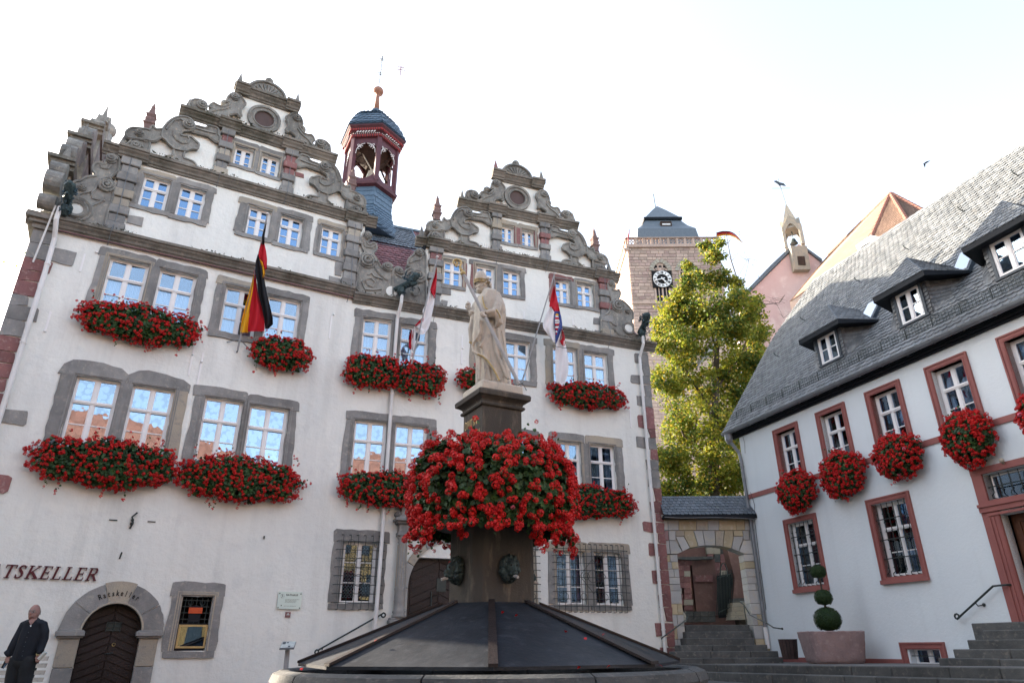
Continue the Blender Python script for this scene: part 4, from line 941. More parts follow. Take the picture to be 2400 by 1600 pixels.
# ---- iron grilles
def grille(parent_win, s0, s1, h0, h1, nx, ny, rings=(), fr=FA, o=.12, mat='iron', r=.0095, hook=True):
    b = MB()
    for i in range(nx):
        s = s0 + (s1 - s0) * (i + .5) / nx
        pts = [fr(s, o, h0 - .02), fr(s, o, h1 + .02)]
        if hook: pts = [fr(s - .04, .02, h0 - .05), fr(s, o, h0 - .05)] + pts + [fr(s, o, h1 + .05), fr(s - .04, .02, h1 + .06)]
        b.tube(pts, r, 4)
    for j in range(ny):
        z = h0 + (h1 - h0) * (j + .5) / ny
        b.tube([fr(s0 - .06, .02, z), fr(s0 - .03, o + .012, z), fr(s1 + .03, o + .012, z), fr(s1 + .06, .02, z)] if hook else [fr(s0, o + .01, z), fr(s1, o + .01, z)], r, 4)
    for c, z, rr in rings: b.tube([fr(c + rr * math.cos(2*math.pi*k/14), o, z + rr * math.sin(2*math.pi*k/14)) for k in range(14)], .008, 4, True)
    return b.build('grille', mat, parent_win)
grille(hall, .26, 1.36, 1.98, 3.62, 6, 8, [(.55,3.48,.08),(1.2,3.46,.08),(.8,3.0,.13),(.8,2.6,.14),(.62,2.3,.06),(1.0,2.35,.06)])
grille(hall, 4.45, 5.6, 1.98, 3.6, 6, 9, [(5.4,2.3,.08),(5.4,3.4,.08)])
grille(hall, 6.08, 8.3, 1.98, 3.66, 13, 9, [(6.3,3.42,.09),(6.85,3.42,.09),(7.5,3.42,.09),(8.0,3.42,.09),(6.35,2.32,.09),(6.9,2.32,.09),(7.55,2.32,.09),(8.0,2.32,.09),(7.2,2.85,.16),(7.0,2.85,.09),(7.4,2.85,.09)])
b = MB()
for (x0,z0,x1,z1) in ((7.2,3.3,6.8,2.85),(6.8,2.85,7.2,2.4),(7.2,3.3,7.6,2.85),(7.6,2.85,7.2,2.4)): b.tube([FA(x0,.13,z0),FA(x1,.13,z1)], .009, 4)
b.build('grille_ornament', 'iron', hall)
grille(hall, -3.06, -2.5, 1.62, 2.13, 5, 4, [(-2.9,2.02,.05),(-2.66,2.02,.05),(-2.78,1.85,.05)], o=-.05, hook=False)
# lead ring panes on the first ground floor window
b = MB()
for x0, x1, z0, z1 in ((.44,.74,2.2,3.42),(.83,1.14,2.2,3.42)):
    nx, nz = 4, 15
    for i in range(nx):
        for j in range(nz):
            c = x0 + (x1-x0)*(i+.5)/nx; z = z0 + (z1-z0)*(j+.5)/nz; b.tube([FA(c+.034*math.cos(2*math.pi*k/8), -.07, z+.034*math.sin(2*math.pi*k/8)) for k in range(8)], .004, 3, True)
b.build('lead_rings', 'pipe_zinc', hall, kind='stuff')

# ---- downpipes with bronze dragon spouts
def pipe(name, pts, r, mat, parent, collars=()):
    b = MB(); b.tube(pts, r, 10)
    for c in collars: c = Vector(c); b.lathe(c - Vector((0,0,.02)), [(r*1.25,0),(r*1.25,.04)], 10)
    return b.build(name, mat, parent, smooth=False)
def spout(s, h, yaw, flip=1):
    b = MB(); c = Vector(FA(s, .34, h)); n = Vector((math.cos(yaw), math.sin(yaw), .0)); up = Vector((0,0,1)); sd_ = n.cross(up)
    b.tube([c + n * -.22 + up * -.02, c + n * .34 + up * .10], [.07, .11], 10)
    b.lathe(c - up * .28, [(.05,0),(.12,.1),(.13,.26),(.05,.3)], 8)
    # dragon head with open jaw
    m = c + n * .34 + up * .10
    b.tube([m + up * .04 - n*.05, m + n * .12 + up * .22, m + n * .24 + up * .22], [.12, .13, .04], 9); b.tube([m - up * .06, m + n * .18 - up * .05], [.09, .03], 8)
    b.build('dragon_spout', 'bronze', hall)
    b = MB(); random.seed(int(s * 100) + 5)
    for k in range(70):
        p = m + n * U(-.25, .1) + up * U(-.02, .30) + sd_ * U(-.13, .13); q = p + Vector((U(-.06,.06), U(-.06,.06), U(-.05,.09))); b.tube([p, (p + q) / 2 + up * .03, q], [.022, .018, .003], 4)
    for k in range(12):
        a = k * .5; p = c + n * U(0, .4) - up * U(.02, .26) + sd_ * U(-.12,.12); b.tube([p + n * (.045*math.cos(t)) + up * (.045*math.sin(t)) for t in [j * .8 for j in range(7)]], .012, 4)
    b.build('spout_foliage', 'bronze_light', hall)
def dp(s, h, o=.16): return FA(s, o, h)
spout(-7.2, 10.85, R(-62)); pipe('downpipe', [dp(-7.33,10.75,.36), dp(-7.33,10.4,.36), dp(-7.28,10.0,.16), dp(-7.26,9.0), dp(-7.26,6.0), dp(-7.26,2.0), dp(-7.26,-.5)], .055, 'pipe_white', hall, [dp(-7.26,9.3), dp(-7.26,7.3), dp(-7.26,5.0)])
pipe('pipe_stay', [dp(-7.42,10.75,.38), dp(-7.55,9.3,.1)], .02, 'pipe_white', hall)
spout(1.32, 10.72, R(-20)); pipe('downpipe', [dp(1.35,10.6,.36), dp(1.34,10.2,.36), dp(1.30,9.8,.14), dp(1.30,9.0,.10), dp(1.30,6.0,.10), dp(1.30,3.6,.12), dp(1.27,2.0,.22), dp(1.27,.9,.12), dp(1.27,.3,.12)], .05, 'pipe_white', hall, [dp(1.3,7.5,.1), dp(1.3,5.0,.1), dp(1.3,4.0,.1)])
spout(9.35, 10.62, R(-75)); pipe('downpipe', [dp(9.35,10.5,.36), dp(9.35,10.1,.36), dp(9.3,9.7,.14), dp(9.3,8.0,.12), dp(9.3,5.0,.12), dp(9.3,.9,.12)], .05, 'pipe_white', hall, [dp(9.3,8.5,.12), dp(9.3,6.0,.12), dp(9.3,4.1,.12), dp(9.3,2.8,.12), dp(9.3,1.5,.12)])
# lightning cables, stays and small fittings on the walls
b = MB()
for s, pts in ((-6.2,[(.16,12.8),(.17,11.5),(.14,10.75),(.3,10.5),(.04,10.2)]), (-4.08,[(.16,14.65),(.12,13.6),(.1,13.2),(.3,13.0),(.05,12.7)]), (-2.28,[(.16,14.6),(.12,13.6),(.3,13.05),(.05,12.75)]), (-.18,[(.16,12.7),(.12,11.5),(.3,10.45),(.05,10.1)]), (2.38,[(.16,12.4),(.12,11),(.3,10.3),(.05,9.9)]), (8.2,[(.16,12.5),(.12,11),(.3,10.2),(.05,9.9)]), (4.35,[(.16,14.2),(.12,13),(.3,12.6),(.05,12.3)]), (6.07,[(.16,14.2),(.12,13),(.3,12.6),(.05,12.3)])):
    b.tube([FA(s + .02 * math.sin(i), o, h) for i, (o, h) in enumerate(pts)], .009, 4)
b.build('lightning_cable', 'pipe_zinc', hall)
b = MB()
for s, h0, h1 in ((-6.62,9.85,9.35),(-3.85,8.0,7.2),(-3.62,7.85,6.9),(-6.95,8.2,7.7),(-.55,9.6,8.9),(3.3,9.6,8.7),(5.3,10.75,10.5),(7.0,10.8,10.55),(8.85,7.9,7.3)): b.box(FA, s - .02, s + .02, h1, h0, 0, .018)
for s, h in ((-6.4,9.95),(-6.95,7.7),(-3.85,7.75),(-3.62,7.6),(-.5,9.65),(3.32,9.2),(5.3,10.5),(7.05,10.55)): b.ball(FA(s, .03, h), .03, 8, 6)
b.build('wall_fitting', 'white_paint', hall)
b = MB()
for s, h in ((-4.75,3.66),(-4.0,3.68)): b.tube([FA(s-.08,.01,h), FA(s+.08,.01,h)], .015, 4)
b.tube([FA(-4.4,.02,3.5), FA(-4.36,.05,3.62), FA(-4.4,.05,3.75), FA(-4.32,.04,3.85)], .02, 5); b.ball(FA(-4.38,.05,3.6), .04, 7, 5); b.ball(FA(-4.38,.05,3.68), .035, 7, 5)
b.tube([FA(-4.45,.02,3.0), FA(-4.47,.02,2.86)], .016, 5); b.tube([FA(-1.55,.02,3.53), FA(-1.55,.02,3.46)], .016, 5)
b.build('wall_hook', 'iron', hall)
stone('plinth_stone', [(.2,.7),(.57,.7),(.57,1.08),(.2,1.08)], 'stone_grey', o1=.02, jit=.003)
# bird spikes on ledges
b = MB()
for s0, s1, h, o in ((-7.6,-6.0,10.62,.2),(-3.85,-3.3,15.0,.2),(2.3,3.0,12.75,.2),(3.6,4.3,12.75,.2),(-6.9,-6.3,13.1,.2),(-2.6,-2.1,15.0,.2)):
    for i in range(int((s1-s0)*16)): p = Vector(FA(s0+i/16, o, h)); b.tube([p, p + Vector((U(-.02,.02), U(-.03,.03), .11))], .003, 3)
b.build('bird_spikes', 'pipe_zinc', hall, kind='stuff', recalc=False)

# ---- signs and fittings that are things of their own
sg = thing('wall_lettering', FA(-6.9, .03, 2.4), 'dark red serif letters TSKELLER fixed on the white wall beside the arched cellar door', 'sign')
T_, t_ = .17, .07      # thick and thin strokes of the serif capitals, in cap heights
GL = {'T': (.80, [(.315,0,.485,1),(0,.92,.8,1),(0,.74,.07,.92),(.73,.74,.8,.92),(.2,0,.6,.06)]), 'K': (.92, [(.1,0,.27,1),(0,0,.37,.06),(0,.94,.37,1),'k1','k2',(.56,.94,.88,1),(.56,0,.98,.06)]),
 'E': (.76, [(.1,0,.27,1),(0,0,.7,.07),(0,.93,.68,1),(.27,.47,.55,.54),(.63,0,.7,.24),(.61,.78,.68,1),(.5,.38,.56,.63)]), 'L': (.74, [(.1,0,.27,1),(0,0,.68,.07),(0,.94,.37,1),(.62,0,.69,.26)]),
 'R': (.86, [(.1,0,.27,1),(0,0,.37,.06),(0,.93,.45,1),(.27,.46,.45,.53),'r1','r2',(.66,0,.9,.06)]), 'S': (.62, ['s1',(.0,.04,.05,.3),(.5,.7,.55,.96)]), 'A': (.85, ['a1','a2',(.2,.3,.6,.36),(-.08,0,.2,.06),(.56,0,.92,.06)])}
SPL = {'k1': [(.24,.40,.04),(.76,.97,.04)], 'k2': [(.38,.52,.09),(.84,.03,.09)], 'r1': [(.42,.965,.04),(.58,.93,.07),(.65,.74,.09),(.58,.54,.07),(.42,.495,.04)], 'r2': [(.42,.48,.08),(.76,.03,.09)],
 's1': [(.51,.78,.04),(.42,.94,.05),(.26,.965,.05),(.12,.88,.07),(.11,.73,.085),(.24,.58,.09),(.40,.44,.09),(.48,.28,.085),(.42,.11,.065),(.27,.035,.05),(.12,.07,.045),(.04,.24,.04)], 'a1': [(.06,.03,.04),(.42,1.0,.04)], 'a2': [(.40,1.0,.09),(.74,.03,.09)]}
H_ = .232; x = -6.93; sh_ = .24
for ch in 'RATSKELLER':
    wd, st = GL[ch]; b = MB()
    for q in st:
        if isinstance(q, str):
            L_ = SPL[q]
            for (x0,y0,r0_), (x1_,y1_,r1_) in zip(L_[:-1], L_[1:]):
                dx, dy = x1_-x0, y1_-y0; l = math.hypot(dx, dy); nx, ny = -dy/l, dx/l
                P_ = [(x0+nx*r0_-dx*.06,y0+ny*r0_),(x0-nx*r0_-dx*.06,y0-ny*r0_),(x1_-nx*r1_+dx*.06,y1_-ny*r1_),(x1_+nx*r1_+dx*.06,y1_+ny*r1_)]
                b.prism(FA, [(x + (u + v*sh_)*H_, 2.40 + v*H_*1.1) for u, v in P_], .02, .05)
        else:
            x0,y0,x1_,y1_ = q; b.prism(FA, [(x + (u + v*sh_)*H_, 2.40 + v*H_*1.1) for u, v in ((x0,y0),(x1_,y0),(x1_,y1_),(x0,y1_))], .02, .048)
    b.build('letter', 'sign_red', sg, recalc=False); x += (wd + .13)*H_
print('text end', x)
pl = thing('glass_plaque', FA(-.78, .03, 2.1), 'pale glass plaque reading RATHAUS screwed to the white wall by four studs', 'plaque')
b = MB(); b.box(FA, -1.06, -.51, 1.92, 2.30, .035, .045); b.build('plate', 'plate', pl)
for s, h in ((-1.03,2.26),(-.54,2.26),(-1.03,1.95),(-.54,1.95)):
    b = MB(); b.ball(FA(s,.05,h), .014, 8, 6); b.build('stud', 'iron', pl)
text_obj('RATHAUS', 'lettering', 'ink', pl, FA(-.88,.047,2.21), yawA(-1), .062, .001, bold=.0012)
b = MB()
for i, (x0, x1) in enumerate(((-.89,-.56),(-.89,-.63),(-.89,-.63),(-.89,-.65),(-.9,-.63))):
    z = 2.13 - i * .022 if i < 4 else 1.985
    xx = x0
    while xx < x1:
        ww = U(.012,.04); b.box(FA, xx, min(xx+ww, x1), z, z+.006, .0465, .0475); xx += ww + .008
b.tube([FA(-.96+.04*math.cos(t),.047,2.2+.045*math.sin(t)) for t in [k*.63 for k in range(10)]], .002, 3, True); b.tube([FA(-.98,.047,2.24),FA(-.95,.047,2.2),FA(-.98,.047,2.17)], .006, 3); b.box(FA,-.975,-.955,1.985,2.01,.0465,.0475)
b.build('small_print', 'ink', pl)
em = thing('emblem_tile', FA(-.78, .03, 1.8), 'small square brown emblem tile under the glass plaque', 'plaque')
b = MB(); b.box(FA, -.84, -.72, 1.74, 1.86, 0, .02); b.build('tile', 'stone_red', em); b = MB(); b.prism(FA, [(-.82,1.79),(-.78,1.845),(-.74,1.79)], .02, .026); b.build('emblem', 'paper', em)
# menu box and hanging board in the cellar window
mb_ = thing('menu_box', FA(-2.75, 0, 1.3), 'dark glazed menu box with a gold inner frame in the small cellar window', 'menu box')
b = MB(); s0, s1, h0, h1 = -3.09, -2.44, 1.07, 1.6; b.box(FA, s0, s1, h0, h1, -.08, -.03); b.build('case', 'fascia_dark', mb_)
b = MB()
for q in ((s0+.03,s0+.07,h0+.03,h1-.03),(s1-.07,s1-.03,h0+.03,h1-.03),(s0+.07,s1-.07,h0+.03,h0+.07),(s0+.07,s1-.07,h1-.07,h1-.03)): b.box(FA, *q, -.03, -.012)
b.build('gold_frame', 'brass', mb_); b = MB(); b.box(FA, s0+.07, s1-.07, h0+.07, h1-.07, -.03, -.022); b.build('glass_front', 'glass_dark', mb_)
b = MB(); b.box(FA, s0+.1, s0+.3, h0+.1, h1-.2, -.0305, -.0285);
sb = thing('hanging_board', FA(-2.78, 0, 1.75), 'round topped black board with an orange band hanging above the menu box', 'sign')
b = MB(); pts = circ((-2.78, 1.84), .13, 12, 0, math.pi) + [(-2.91,1.84),(-2.89,1.62),(-2.67,1.62),(-2.65,1.84)]; b.prism(FA, pts, -.04, -.02); b.build('board', 'flag_black', sb)
b = MB(); b.box(FA, -2.92, -2.64, 1.80, 1.85, -.02, -.005); b.box(FA, -2.92, -2.64, 1.855, 1.89, -.02, -.008); b.box(FA, -2.92, -2.64, 1.895, 1.92, -.02, -.012); b.build('orange_band', 'board_orange', sb)
hr = thing('wall_handrail', FA(.7, .1, 1.0), 'dark iron handrail with curled ends rising along the white wall left of the portal', 'handrail')
b = MB(); pts = [FA(-.04 + .05*math.cos(t), .14, 1.0 + .05*math.sin(t)) for t in [R(-60) - k*.7 for k in range(8)]][::-1] + [FA(0,.14,1.05), FA(1.42,.14,1.83)] + [FA(1.46 + .05*math.cos(t), .14, 1.81 + .05*math.sin(t)) for t in [R(90) - k*.7 for k in range(8)]]
b.tube(pts, .02, 7); b.build('rail', 'iron', hr); b = MB(); b.tube([FA(.1,.14,1.1),FA(.1,0,1.05)], .012, 5); b.tube([FA(1.35,.14,1.8),FA(1.35,0,1.75)], .012, 5); b.build('bracket', 'iron', hr)
# ================================================================== GALLERY HOUSE (right)
house = thing('slate_roofed_house', FB(0, 0, 0), 'white house with red framed windows and a steep grey slate roof with three dormers', 'house')
UPW = [(1.57,2.6),(3.32,4.36),(5.04,6.09),(6.79,7.84),(8.53,9.58),(10.3,11.35)]
GW = [(1.40,2.66),(4.37,5.62)]
upo = [(a+.13, b-.13, 5.33, 6.69) for a, b in UPW]; gwo = [(a+.13, b-.13, 2.5, 4.14) for a, b in GW]
base_o = [(4.66, 5.42, .70, 1.0)]; door_o = [(7.55, 8.95, 1.4, 3.42), (7.42, 9.08, 3.72, 4.24)]
EAVE = 7.2
wb = MB(); cells(wb, FB, 0, 13.5, .2, EAVE + .1, upo + gwo + base_o + door_o, rev=.2)
wb.quad(FB(0,0,.2), FB(0,-9.6,.2), FB(0,-9.6,EAVE), FB(0,0,EAVE)); wb.add([FB(0,0,EAVE), FB(0,-9.6,EAVE), FB(0,-4.8,13.4)], [(0,1,2)])
wb.quad(FB(13.5,0,.2), FB(13.5,-9.6,.2), FB(13.5,-9.6,EAVE), FB(13.5,0,EAVE)); wb.add([FB(13.5,0,EAVE), FB(13.5,-9.6,EAVE), FB(13.5,-4.8,13.4)], [(0,1,2)])
wb.quad(FB(0,-9.6,.2), FB(13.5,-9.6,.2), FB(13.5,-9.6,EAVE), FB(0,-9.6,EAVE))
wb.build('wall', 'plaster_house', house, recalc=False)
b = MB(); cells(b, FB, .1, 13.4, .3, EAVE, [], o=-.8); b.build('room_back', 'interior', house, recalc=False)
def frameB(s0, s1, h0, h1, w_, wins, bottom=True, name='window_surround', sill=False):
    b = MB()
    for (x0, x1, z0, z1) in ((s0, s0+w_, h0, h1), (s1-w_, s1, h0, h1), (s0+w_, s1-w_, h1-w_, h1)) + (((s0+w_, s1-w_, h0, h0+w_),) if bottom else ()):
        b.box(FB, x0, x1, z0, z1, -.2, .035)
    # stepped moulding
    e = .035
    for (x0, x1, z0, z1) in ((s0, s0+e, h0, h1+.0), (s1-e, s1, h0, h1), (s0+e, s1-e, h1-e, h1)): b.box(FB, x0, x1, z0, z1, .035, .055)
    i0, i1, z1_ = s0+w_-.04, s1-w_+.04, h1-w_+.04
    for (x0, x1, a, c) in ((i0, i0+.02, h0, z1_), (i1-.02, i1, h0, z1_), (i0+.02, i1-.02, z1_-.02, z1_)): b.box(FB, x0, x1, a, c, .035, .046)
    if sill: b.box(FB, s0-.02, s1+.02, h0-.02, h0+.07, .035, .09)
    return b.build(name, 'red_paint', house)
for i, (a, b_) in enumerate(UPW): frameB(a, b_, 5.25, 6.82, .13, 1, bottom=False); window(house, FB, YAWB, *upo[i], 'B', 'glass_dark', 'side', rec=-.14)
for i, (a, b_) in enumerate(GW): frameB(a, b_, 2.37, 4.28, .13, 1, sill=True); window(house, FB, YAWB, *gwo[i], 'B', 'glass_dark', 'side', rec=-.15)
frameB(4.47, 5.6, .68, 1.13, .14, 1, bottom=False); window(house, FB, YAWB, *base_o[0], 'P', 'glass_dark', 'none', rec=-.15)
b = MB(); b.tube([FB(4.6,-.05,.86), FB(5.45,-.05,.86)], .012, 4); b.build('grille', 'iron', house)
b = MB(); b.box(FB, 0, 13.5, 5.12, 5.25, -.02, .03); b.build('string_course', 'red_paint', house)
b = MB(); b.box(FB, .0, 4.47, .5, .79, -.02, .02); b.box(FB, 5.6, 7.2, .5, .79, -.02, .02); b.build('plinth_band', 'red_paint', house)
# door surround with overlight
b = MB()
for q in ((7.2,7.55,1.45,3.5,-.2,.05),(8.95,9.3,1.45,3.5,-.2,.05),(7.2,9.3,3.5,3.64,-.2,.09),(7.2,7.42,3.64,4.25,-.2,.05),(9.08,9.3,3.64,4.25,-.2,.05),(7.2,9.3,4.25,4.38,-.2,.06),(7.42,9.08,3.64,3.72,-.2,.05),
          (7.33,7.37,1.45,3.4,.05,.075),(7.42,7.45,1.45,3.4,.05,.07),(7.5,7.53,1.45,3.4,.05,.06),(7.33,9.17,3.42,3.47,.05,.075),(7.2,9.3,3.60,3.66,.09,.12)): b.box(FB, *q)
b.build('door_surround', 'red_paint', house)
b = MB(); b.box(FB, 7.55, 8.95, 1.4, 3.42, -.32, -.26); dr = b.build('front_door', 'door_brown', house)
b = MB()
for x0, x1 in ((7.6,7.72),(8.15,8.22),(8.28,8.35),(8.78,8.9)): b.box(FB, x0, x1, 1.45, 3.38, -.26, -.235)
for z0, z1 in ((1.45,1.6),(2.2,2.32),(2.9,3.0),(3.28,3.38)): b.box(FB, 7.72, 8.15, z0, z1, -.26, -.236); b.box(FB, 8.35, 8.78, z0, z1, -.26, -.236)
b.build('door_panel', 'door_brown', dr)
window(house, FB, YAWB, 7.44, 9.06, 3.73, 4.22, 'P', 'glass_dark', 'none', rec=-.15)
# belly grilles: one bar = one part
def bar_grille(s0, s1, h0, h1, nx, rails):
    src = None; g = MB(); 
    root = None
    for j, z in enumerate(rails):
        b = MB(); b.tube([FB(s0-.03,-.1,z), FB(s0,-.03,z), FB(s1,-.03,z), FB(s1+.02,-.1,z)], .012, 5); o = b.build('grille_rail', 'iron', house)
    for i in range(nx):
        s = s0 + (s1-s0)*(i+.5)/nx
        b = MB(); b.tube([FB(s,-.03,h1+.02), FB(s,-.03,h0+.12), FB(s,.05,h0+.06), FB(s,.05,h0+.01), FB(s,-.12,h0+.0)], .011, 5)
        for z in [h0 + .2 + k * .2 for k in range(int((h1-h0-.2)/.2))]: b.ball(FB(s,-.02,z), .022, 6, 4)
        o = b.build('grille_bar', 'iron', house)
bar_grille(1.54, 2.52, 2.5, 4.12, 6, (2.9,3.32,3.78)); bar_grille(4.5, 5.48, 2.5, 4.12, 6, (2.9,3.32,3.78)); bar_grille(7.44, 9.0, 3.74, 4.2, 8, (3.98,))
# roof
TAN = (13.55 - 7.28) / 4.8
def rB(D): return 7.28 + TAN * (D + .3)       # height of the roof plane, D inward from the wall
SKY = []
b = MB()
b.quad(FB(-.35,.3,rB(-.3)), FB(13.8,.3,rB(-.3)), FB(13.8,-4.5,rB(4.5)), FB(-.2,-4.5,rB(4.5))); b.quad(FB(-.35,-9.3,rB(-.3)), FB(13.8,-9.3,rB(-.3)), FB(13.8,-4.5,rB(4.5)), FB(-.2,-4.5,rB(4.5)))
b.add([FB(-.35,.3,rB(-.3)), FB(-.75,-2.6,rB(2.6)), FB(-.2,-4.5,rB(4.5))], [(0,1,2)])
b.build('roof_deck', 'slate_house', house, recalc=False)
DORM = []
def skipd(m):
    for (s0, s1, D0, D1_) in DORM:
        v = Vector(m) - Vector(FB(0,0,0)); s = -(v.x * DB[0] + v.y * DB[1]); D = -( -v.x * DB[1] + v.y * DB[0])
        if s0 < s < s1 and D0 < D < D1_: return True
    return False
roof_rows('roof_slates', 'slate_house', FB(-.4,.33,rB(-.33)), FB(12.2,.33,rB(-.33)), FB(-.75,-2.6,rB(2.6)), FB(12.2,-2.6,rB(2.6)), 30, 72, house, thick=.009, jitter=.08, named='slate', nobj=300, bestkey=lambda m: (m - Vector((0,0,1))).length)
roof_rows('roof_slates', 'slate_house', FB(-.75,-2.6,rB(2.6)), FB(12.2,-2.6,rB(2.6)), FB(-.2,-4.5,rB(4.5)), FB(12.2,-4.5,rB(4.5)), 19, 72, house, thick=.009, jitter=.08)
b = MB()
for i in range(48):
    s = -.2 + i * .27; b.add([FB(s,-4.44,rB(4.44)+.03), FB(s+.22,-4.44,rB(4.44)+.03), FB(s+.30,-4.56,rB(4.5)+.08), FB(s+.05,-4.56,rB(4.5)+.10), FB(s,-4.30,rB(4.30)+.02), FB(s+.2,-4.30,rB(4.30)+.02)], [(0,1,2,3),(4,5,1,0)])
b.build('ridge_slates', 'slate_house', house, kind='stuff', recalc=False)
# eave: soffit, fascia, gutter
b = MB(); b.box(FB, -.3, 13.6, 7.05, 7.10, 0, .06); b.box(FB, -.3, 13.6, 7.10, 7.16, 0, .14); b.box(FB, -.35, 13.6, 7.16, 7.26, .0, .2); b.build('fascia', 'fascia_dark', house)
b = MB(); N = 10
vs = []
for s in (-.38, 13.6):
    for k in range(N + 1):
        a = math.pi + math.pi * k / N; vs.append(FB(s, .30 + .085 * math.cos(a), 7.24 + .085 * math.sin(a)))
b.add(vs, [(k, k+1, N+1+k+1, N+1+k) for k in range(N)]); b.tube([FB(-.38,.385,7.24), FB(13.6,.385,7.24)], .013, 5)
for i in range(19): s = .2 + i * .72; b.tube([FB(s, .30 + .092*math.cos(math.pi + math.pi*k/8), 7.24 + .092*math.sin(math.pi+math.pi*k/8)) for k in range(9)], .008, 4)
b.build('gutter', 'pipe_zinc', house, smooth=False)
# snow guard lattice
b = MB()
def sg_(s, t): D = -.05 ; return FB(s, -D + 0.0, rB(D) + .03 + t)
for t in (0, .07, .14, .21): b.tube([sg_(-.2, t), sg_(12, t)], .006, 4)
for i in range(150): b.tube([sg_(-.2 + i*.081, 0), sg_(-.2 + i*.081, .21)], .005, 3)
for i in range(17): b.tube([sg_(.1 + i*.72, -.02), sg_(.1 + i*.72, .24)], .014, 4); b.tube([FB(.1+i*.72,.0,rB(0)+.24+.02), FB(.1+i*.72,-.25,rB(.25)+.02)], .01, 4)
b.build('snow_guard', 'iron', house)
for s, D in ((1.0,2.6),(3.2,2.9),(5.0,3.0),(6.7,3.2),(8.2,3.3),(.6,1.6),(9.4,3.5)):
    b = MB(); b.tube([FB(s,-D,rB(D)+.02), FB(s,-D+.16,rB(D)+.06), FB(s,-D+.2,rB(D)+.14)], .014, 4); b.build('roof_hook', 'iron', house)
def dormer(s0, s1, D, hb, ht, yaw=None):
    # front window plane at depth D, hipped slate hood with swept cheeks
    o = -D; c = (s0 + s1) / 2; W = s1 - s0
    hb = rB(D) + .06
    d = MB(); d.box(FB, s0-.16, s1+.16, hb - .2, ht + .12, o-.6, o-.02); dm = d.build('dormer', 'slate_house', house)
    f = MB()
    for q in ((s0-.07,s0,hb,ht+.06),(s1,s1+.07,hb,ht+.06),(s0,s1,ht,ht+.06),(s0-.1,s1+.1,hb-.05,hb)): f.box(FB, *q, o-.1, o+.06)
    f.build('window_casing', 'frame_dark', dm)
    window(dm, FB, YAWB, s0, s1, hb, ht, 'D', 'glass_dark', 'side', rec=o+.035)
    # cheeks: swept slate faces running back into the roof
    for sg, sx in ((-1, s0-.16), (1, s1+.16)):
        b = MB(); rows = 9
        for r_ in range(rows):
            z0 = hb - .1 + (ht + .15 - hb) * r_ / rows; z1 = z0 + (ht + .15 - hb) / rows * 1.25
            Dz = lambda z: (z - 7.28) / TAN - .3
            n = 7
            for k in range(n):
                u0, u1 = k / n, min(1, (k + 1.0) / n)
                def P(u, z, e):
                    Dr = Dz(z); fl = (u ** 1.6) * .55 * sg
                    return FB(sx + fl + e * sg, -(D - .0 + (Dr - D + .05) * u), z - .04 * u * 0)
                b.add([P(u0, z0, .03), P(u1, z0 + .02, .03), P(u1, z1, .008), P(u0, z1, .008), P(u0, z0, .01), P(u1, z0+.02, .01)], [(0,1,2,3),(0,1,5,4)])
        b.build('cheek_slates', 'slate_house', dm, kind='stuff', recalc=False)
    # front slates round the window
    b = MB()
    for sg, xa, xb in ((-1, s0-.18, s0-.07), (1, s1+.07, s1+.18)):
        for r_ in range(9):
            z0 = hb - .1 + (ht + .15 - hb) * r_ / 9; b.hexa([FB(xa, o+.03, z0), FB(xb, o+.03, z0+.02), FB(xb, o-.02, z0+.02), FB(xa, o-.02, z0), FB(xa, o+.0, z0+.16), FB(xb, o+.0, z0+.16), FB(xb, o-.03, z0+.16), FB(xa, o-.03, z0+.16)])
    b.build('front_slates', 'slate_house', dm, kind='stuff', recalc=False)
    # hood
    he = ht + .14; ov = .30; e0, e1 = s0 - .42, s1 + .42; ridge = he + .84; Dr = (ridge - 7.28) / TAN - .3
    A_, B_ = Vector(FB(e0, o+ov, he-.03)), Vector(FB(e1, o+ov, he-.03)); T0 = Vector(FB(c, o - .28, ridge)); T1 = Vector(FB(c, -Dr, ridge + .02))
    De = (he - 7.28) / TAN - .3
    L0, R0 = Vector(FB(e0 - .3, -De + .08, he - .12)), Vector(FB(e1 + .5, -De + .1, he - .14))
    h = MB(); h.add([A_, B_, T0, T1, L0, R0], [(0,1,2),(0,2,3,4),(1,5,3,2)]); h.build('hood_deck', 'slate_house', dm, recalc=False)
    roof_rows('hood_slates', 'slate_house', A_, B_, T0 - Vector((0,0,0)), T0, 9, 9, dm, thick=.006)
    roof_rows('hood_slates', 'slate_house', L0, A_, T1, T0, 9, 8, dm, thick=.006); roof_rows('hood_slates', 'slate_house', B_, R0, T0, T1, 9, 8, dm, thick=.006)
    f = MB(); dz = Vector((0,0,-.13)); inn = Vector(FB(0,-.1,0)) - Vector(FB(0,0,0))
    f.hexa([A_+dz, B_+dz, B_+dz+inn, A_+dz+inn, A_-Vector((0,0,.01)), B_-Vector((0,0,.01)), B_+inn, A_+inn]); f.quad(A_+dz, B_+dz, FB(e1,o-.02,he-.12), FB(e0,o-.02,he-.12))
    for P_, Q_ in ((A_, L0), (B_, R0)): f.quad(P_+dz, Q_+dz*.4, Q_, P_); f.quad(P_+dz, Q_+dz*.4, FB((e0 if P_ is A_ else e1)+(.26 if P_ is A_ else -.26), -De, he-.1), FB((e0 if P_ is A_ else e1)+(.26 if P_ is A_ else -.26), o, he-.12))
    f.build('hood_fascia', 'fascia_dark', dm, recalc=False)
    f = MB(); f.tube([A_, T0], .018, 4); f.tube([B_, T0], .018, 4); f.tube([T0, T1], .018, 4); f.build('hip_edge', 'slate', dm)
    return dm
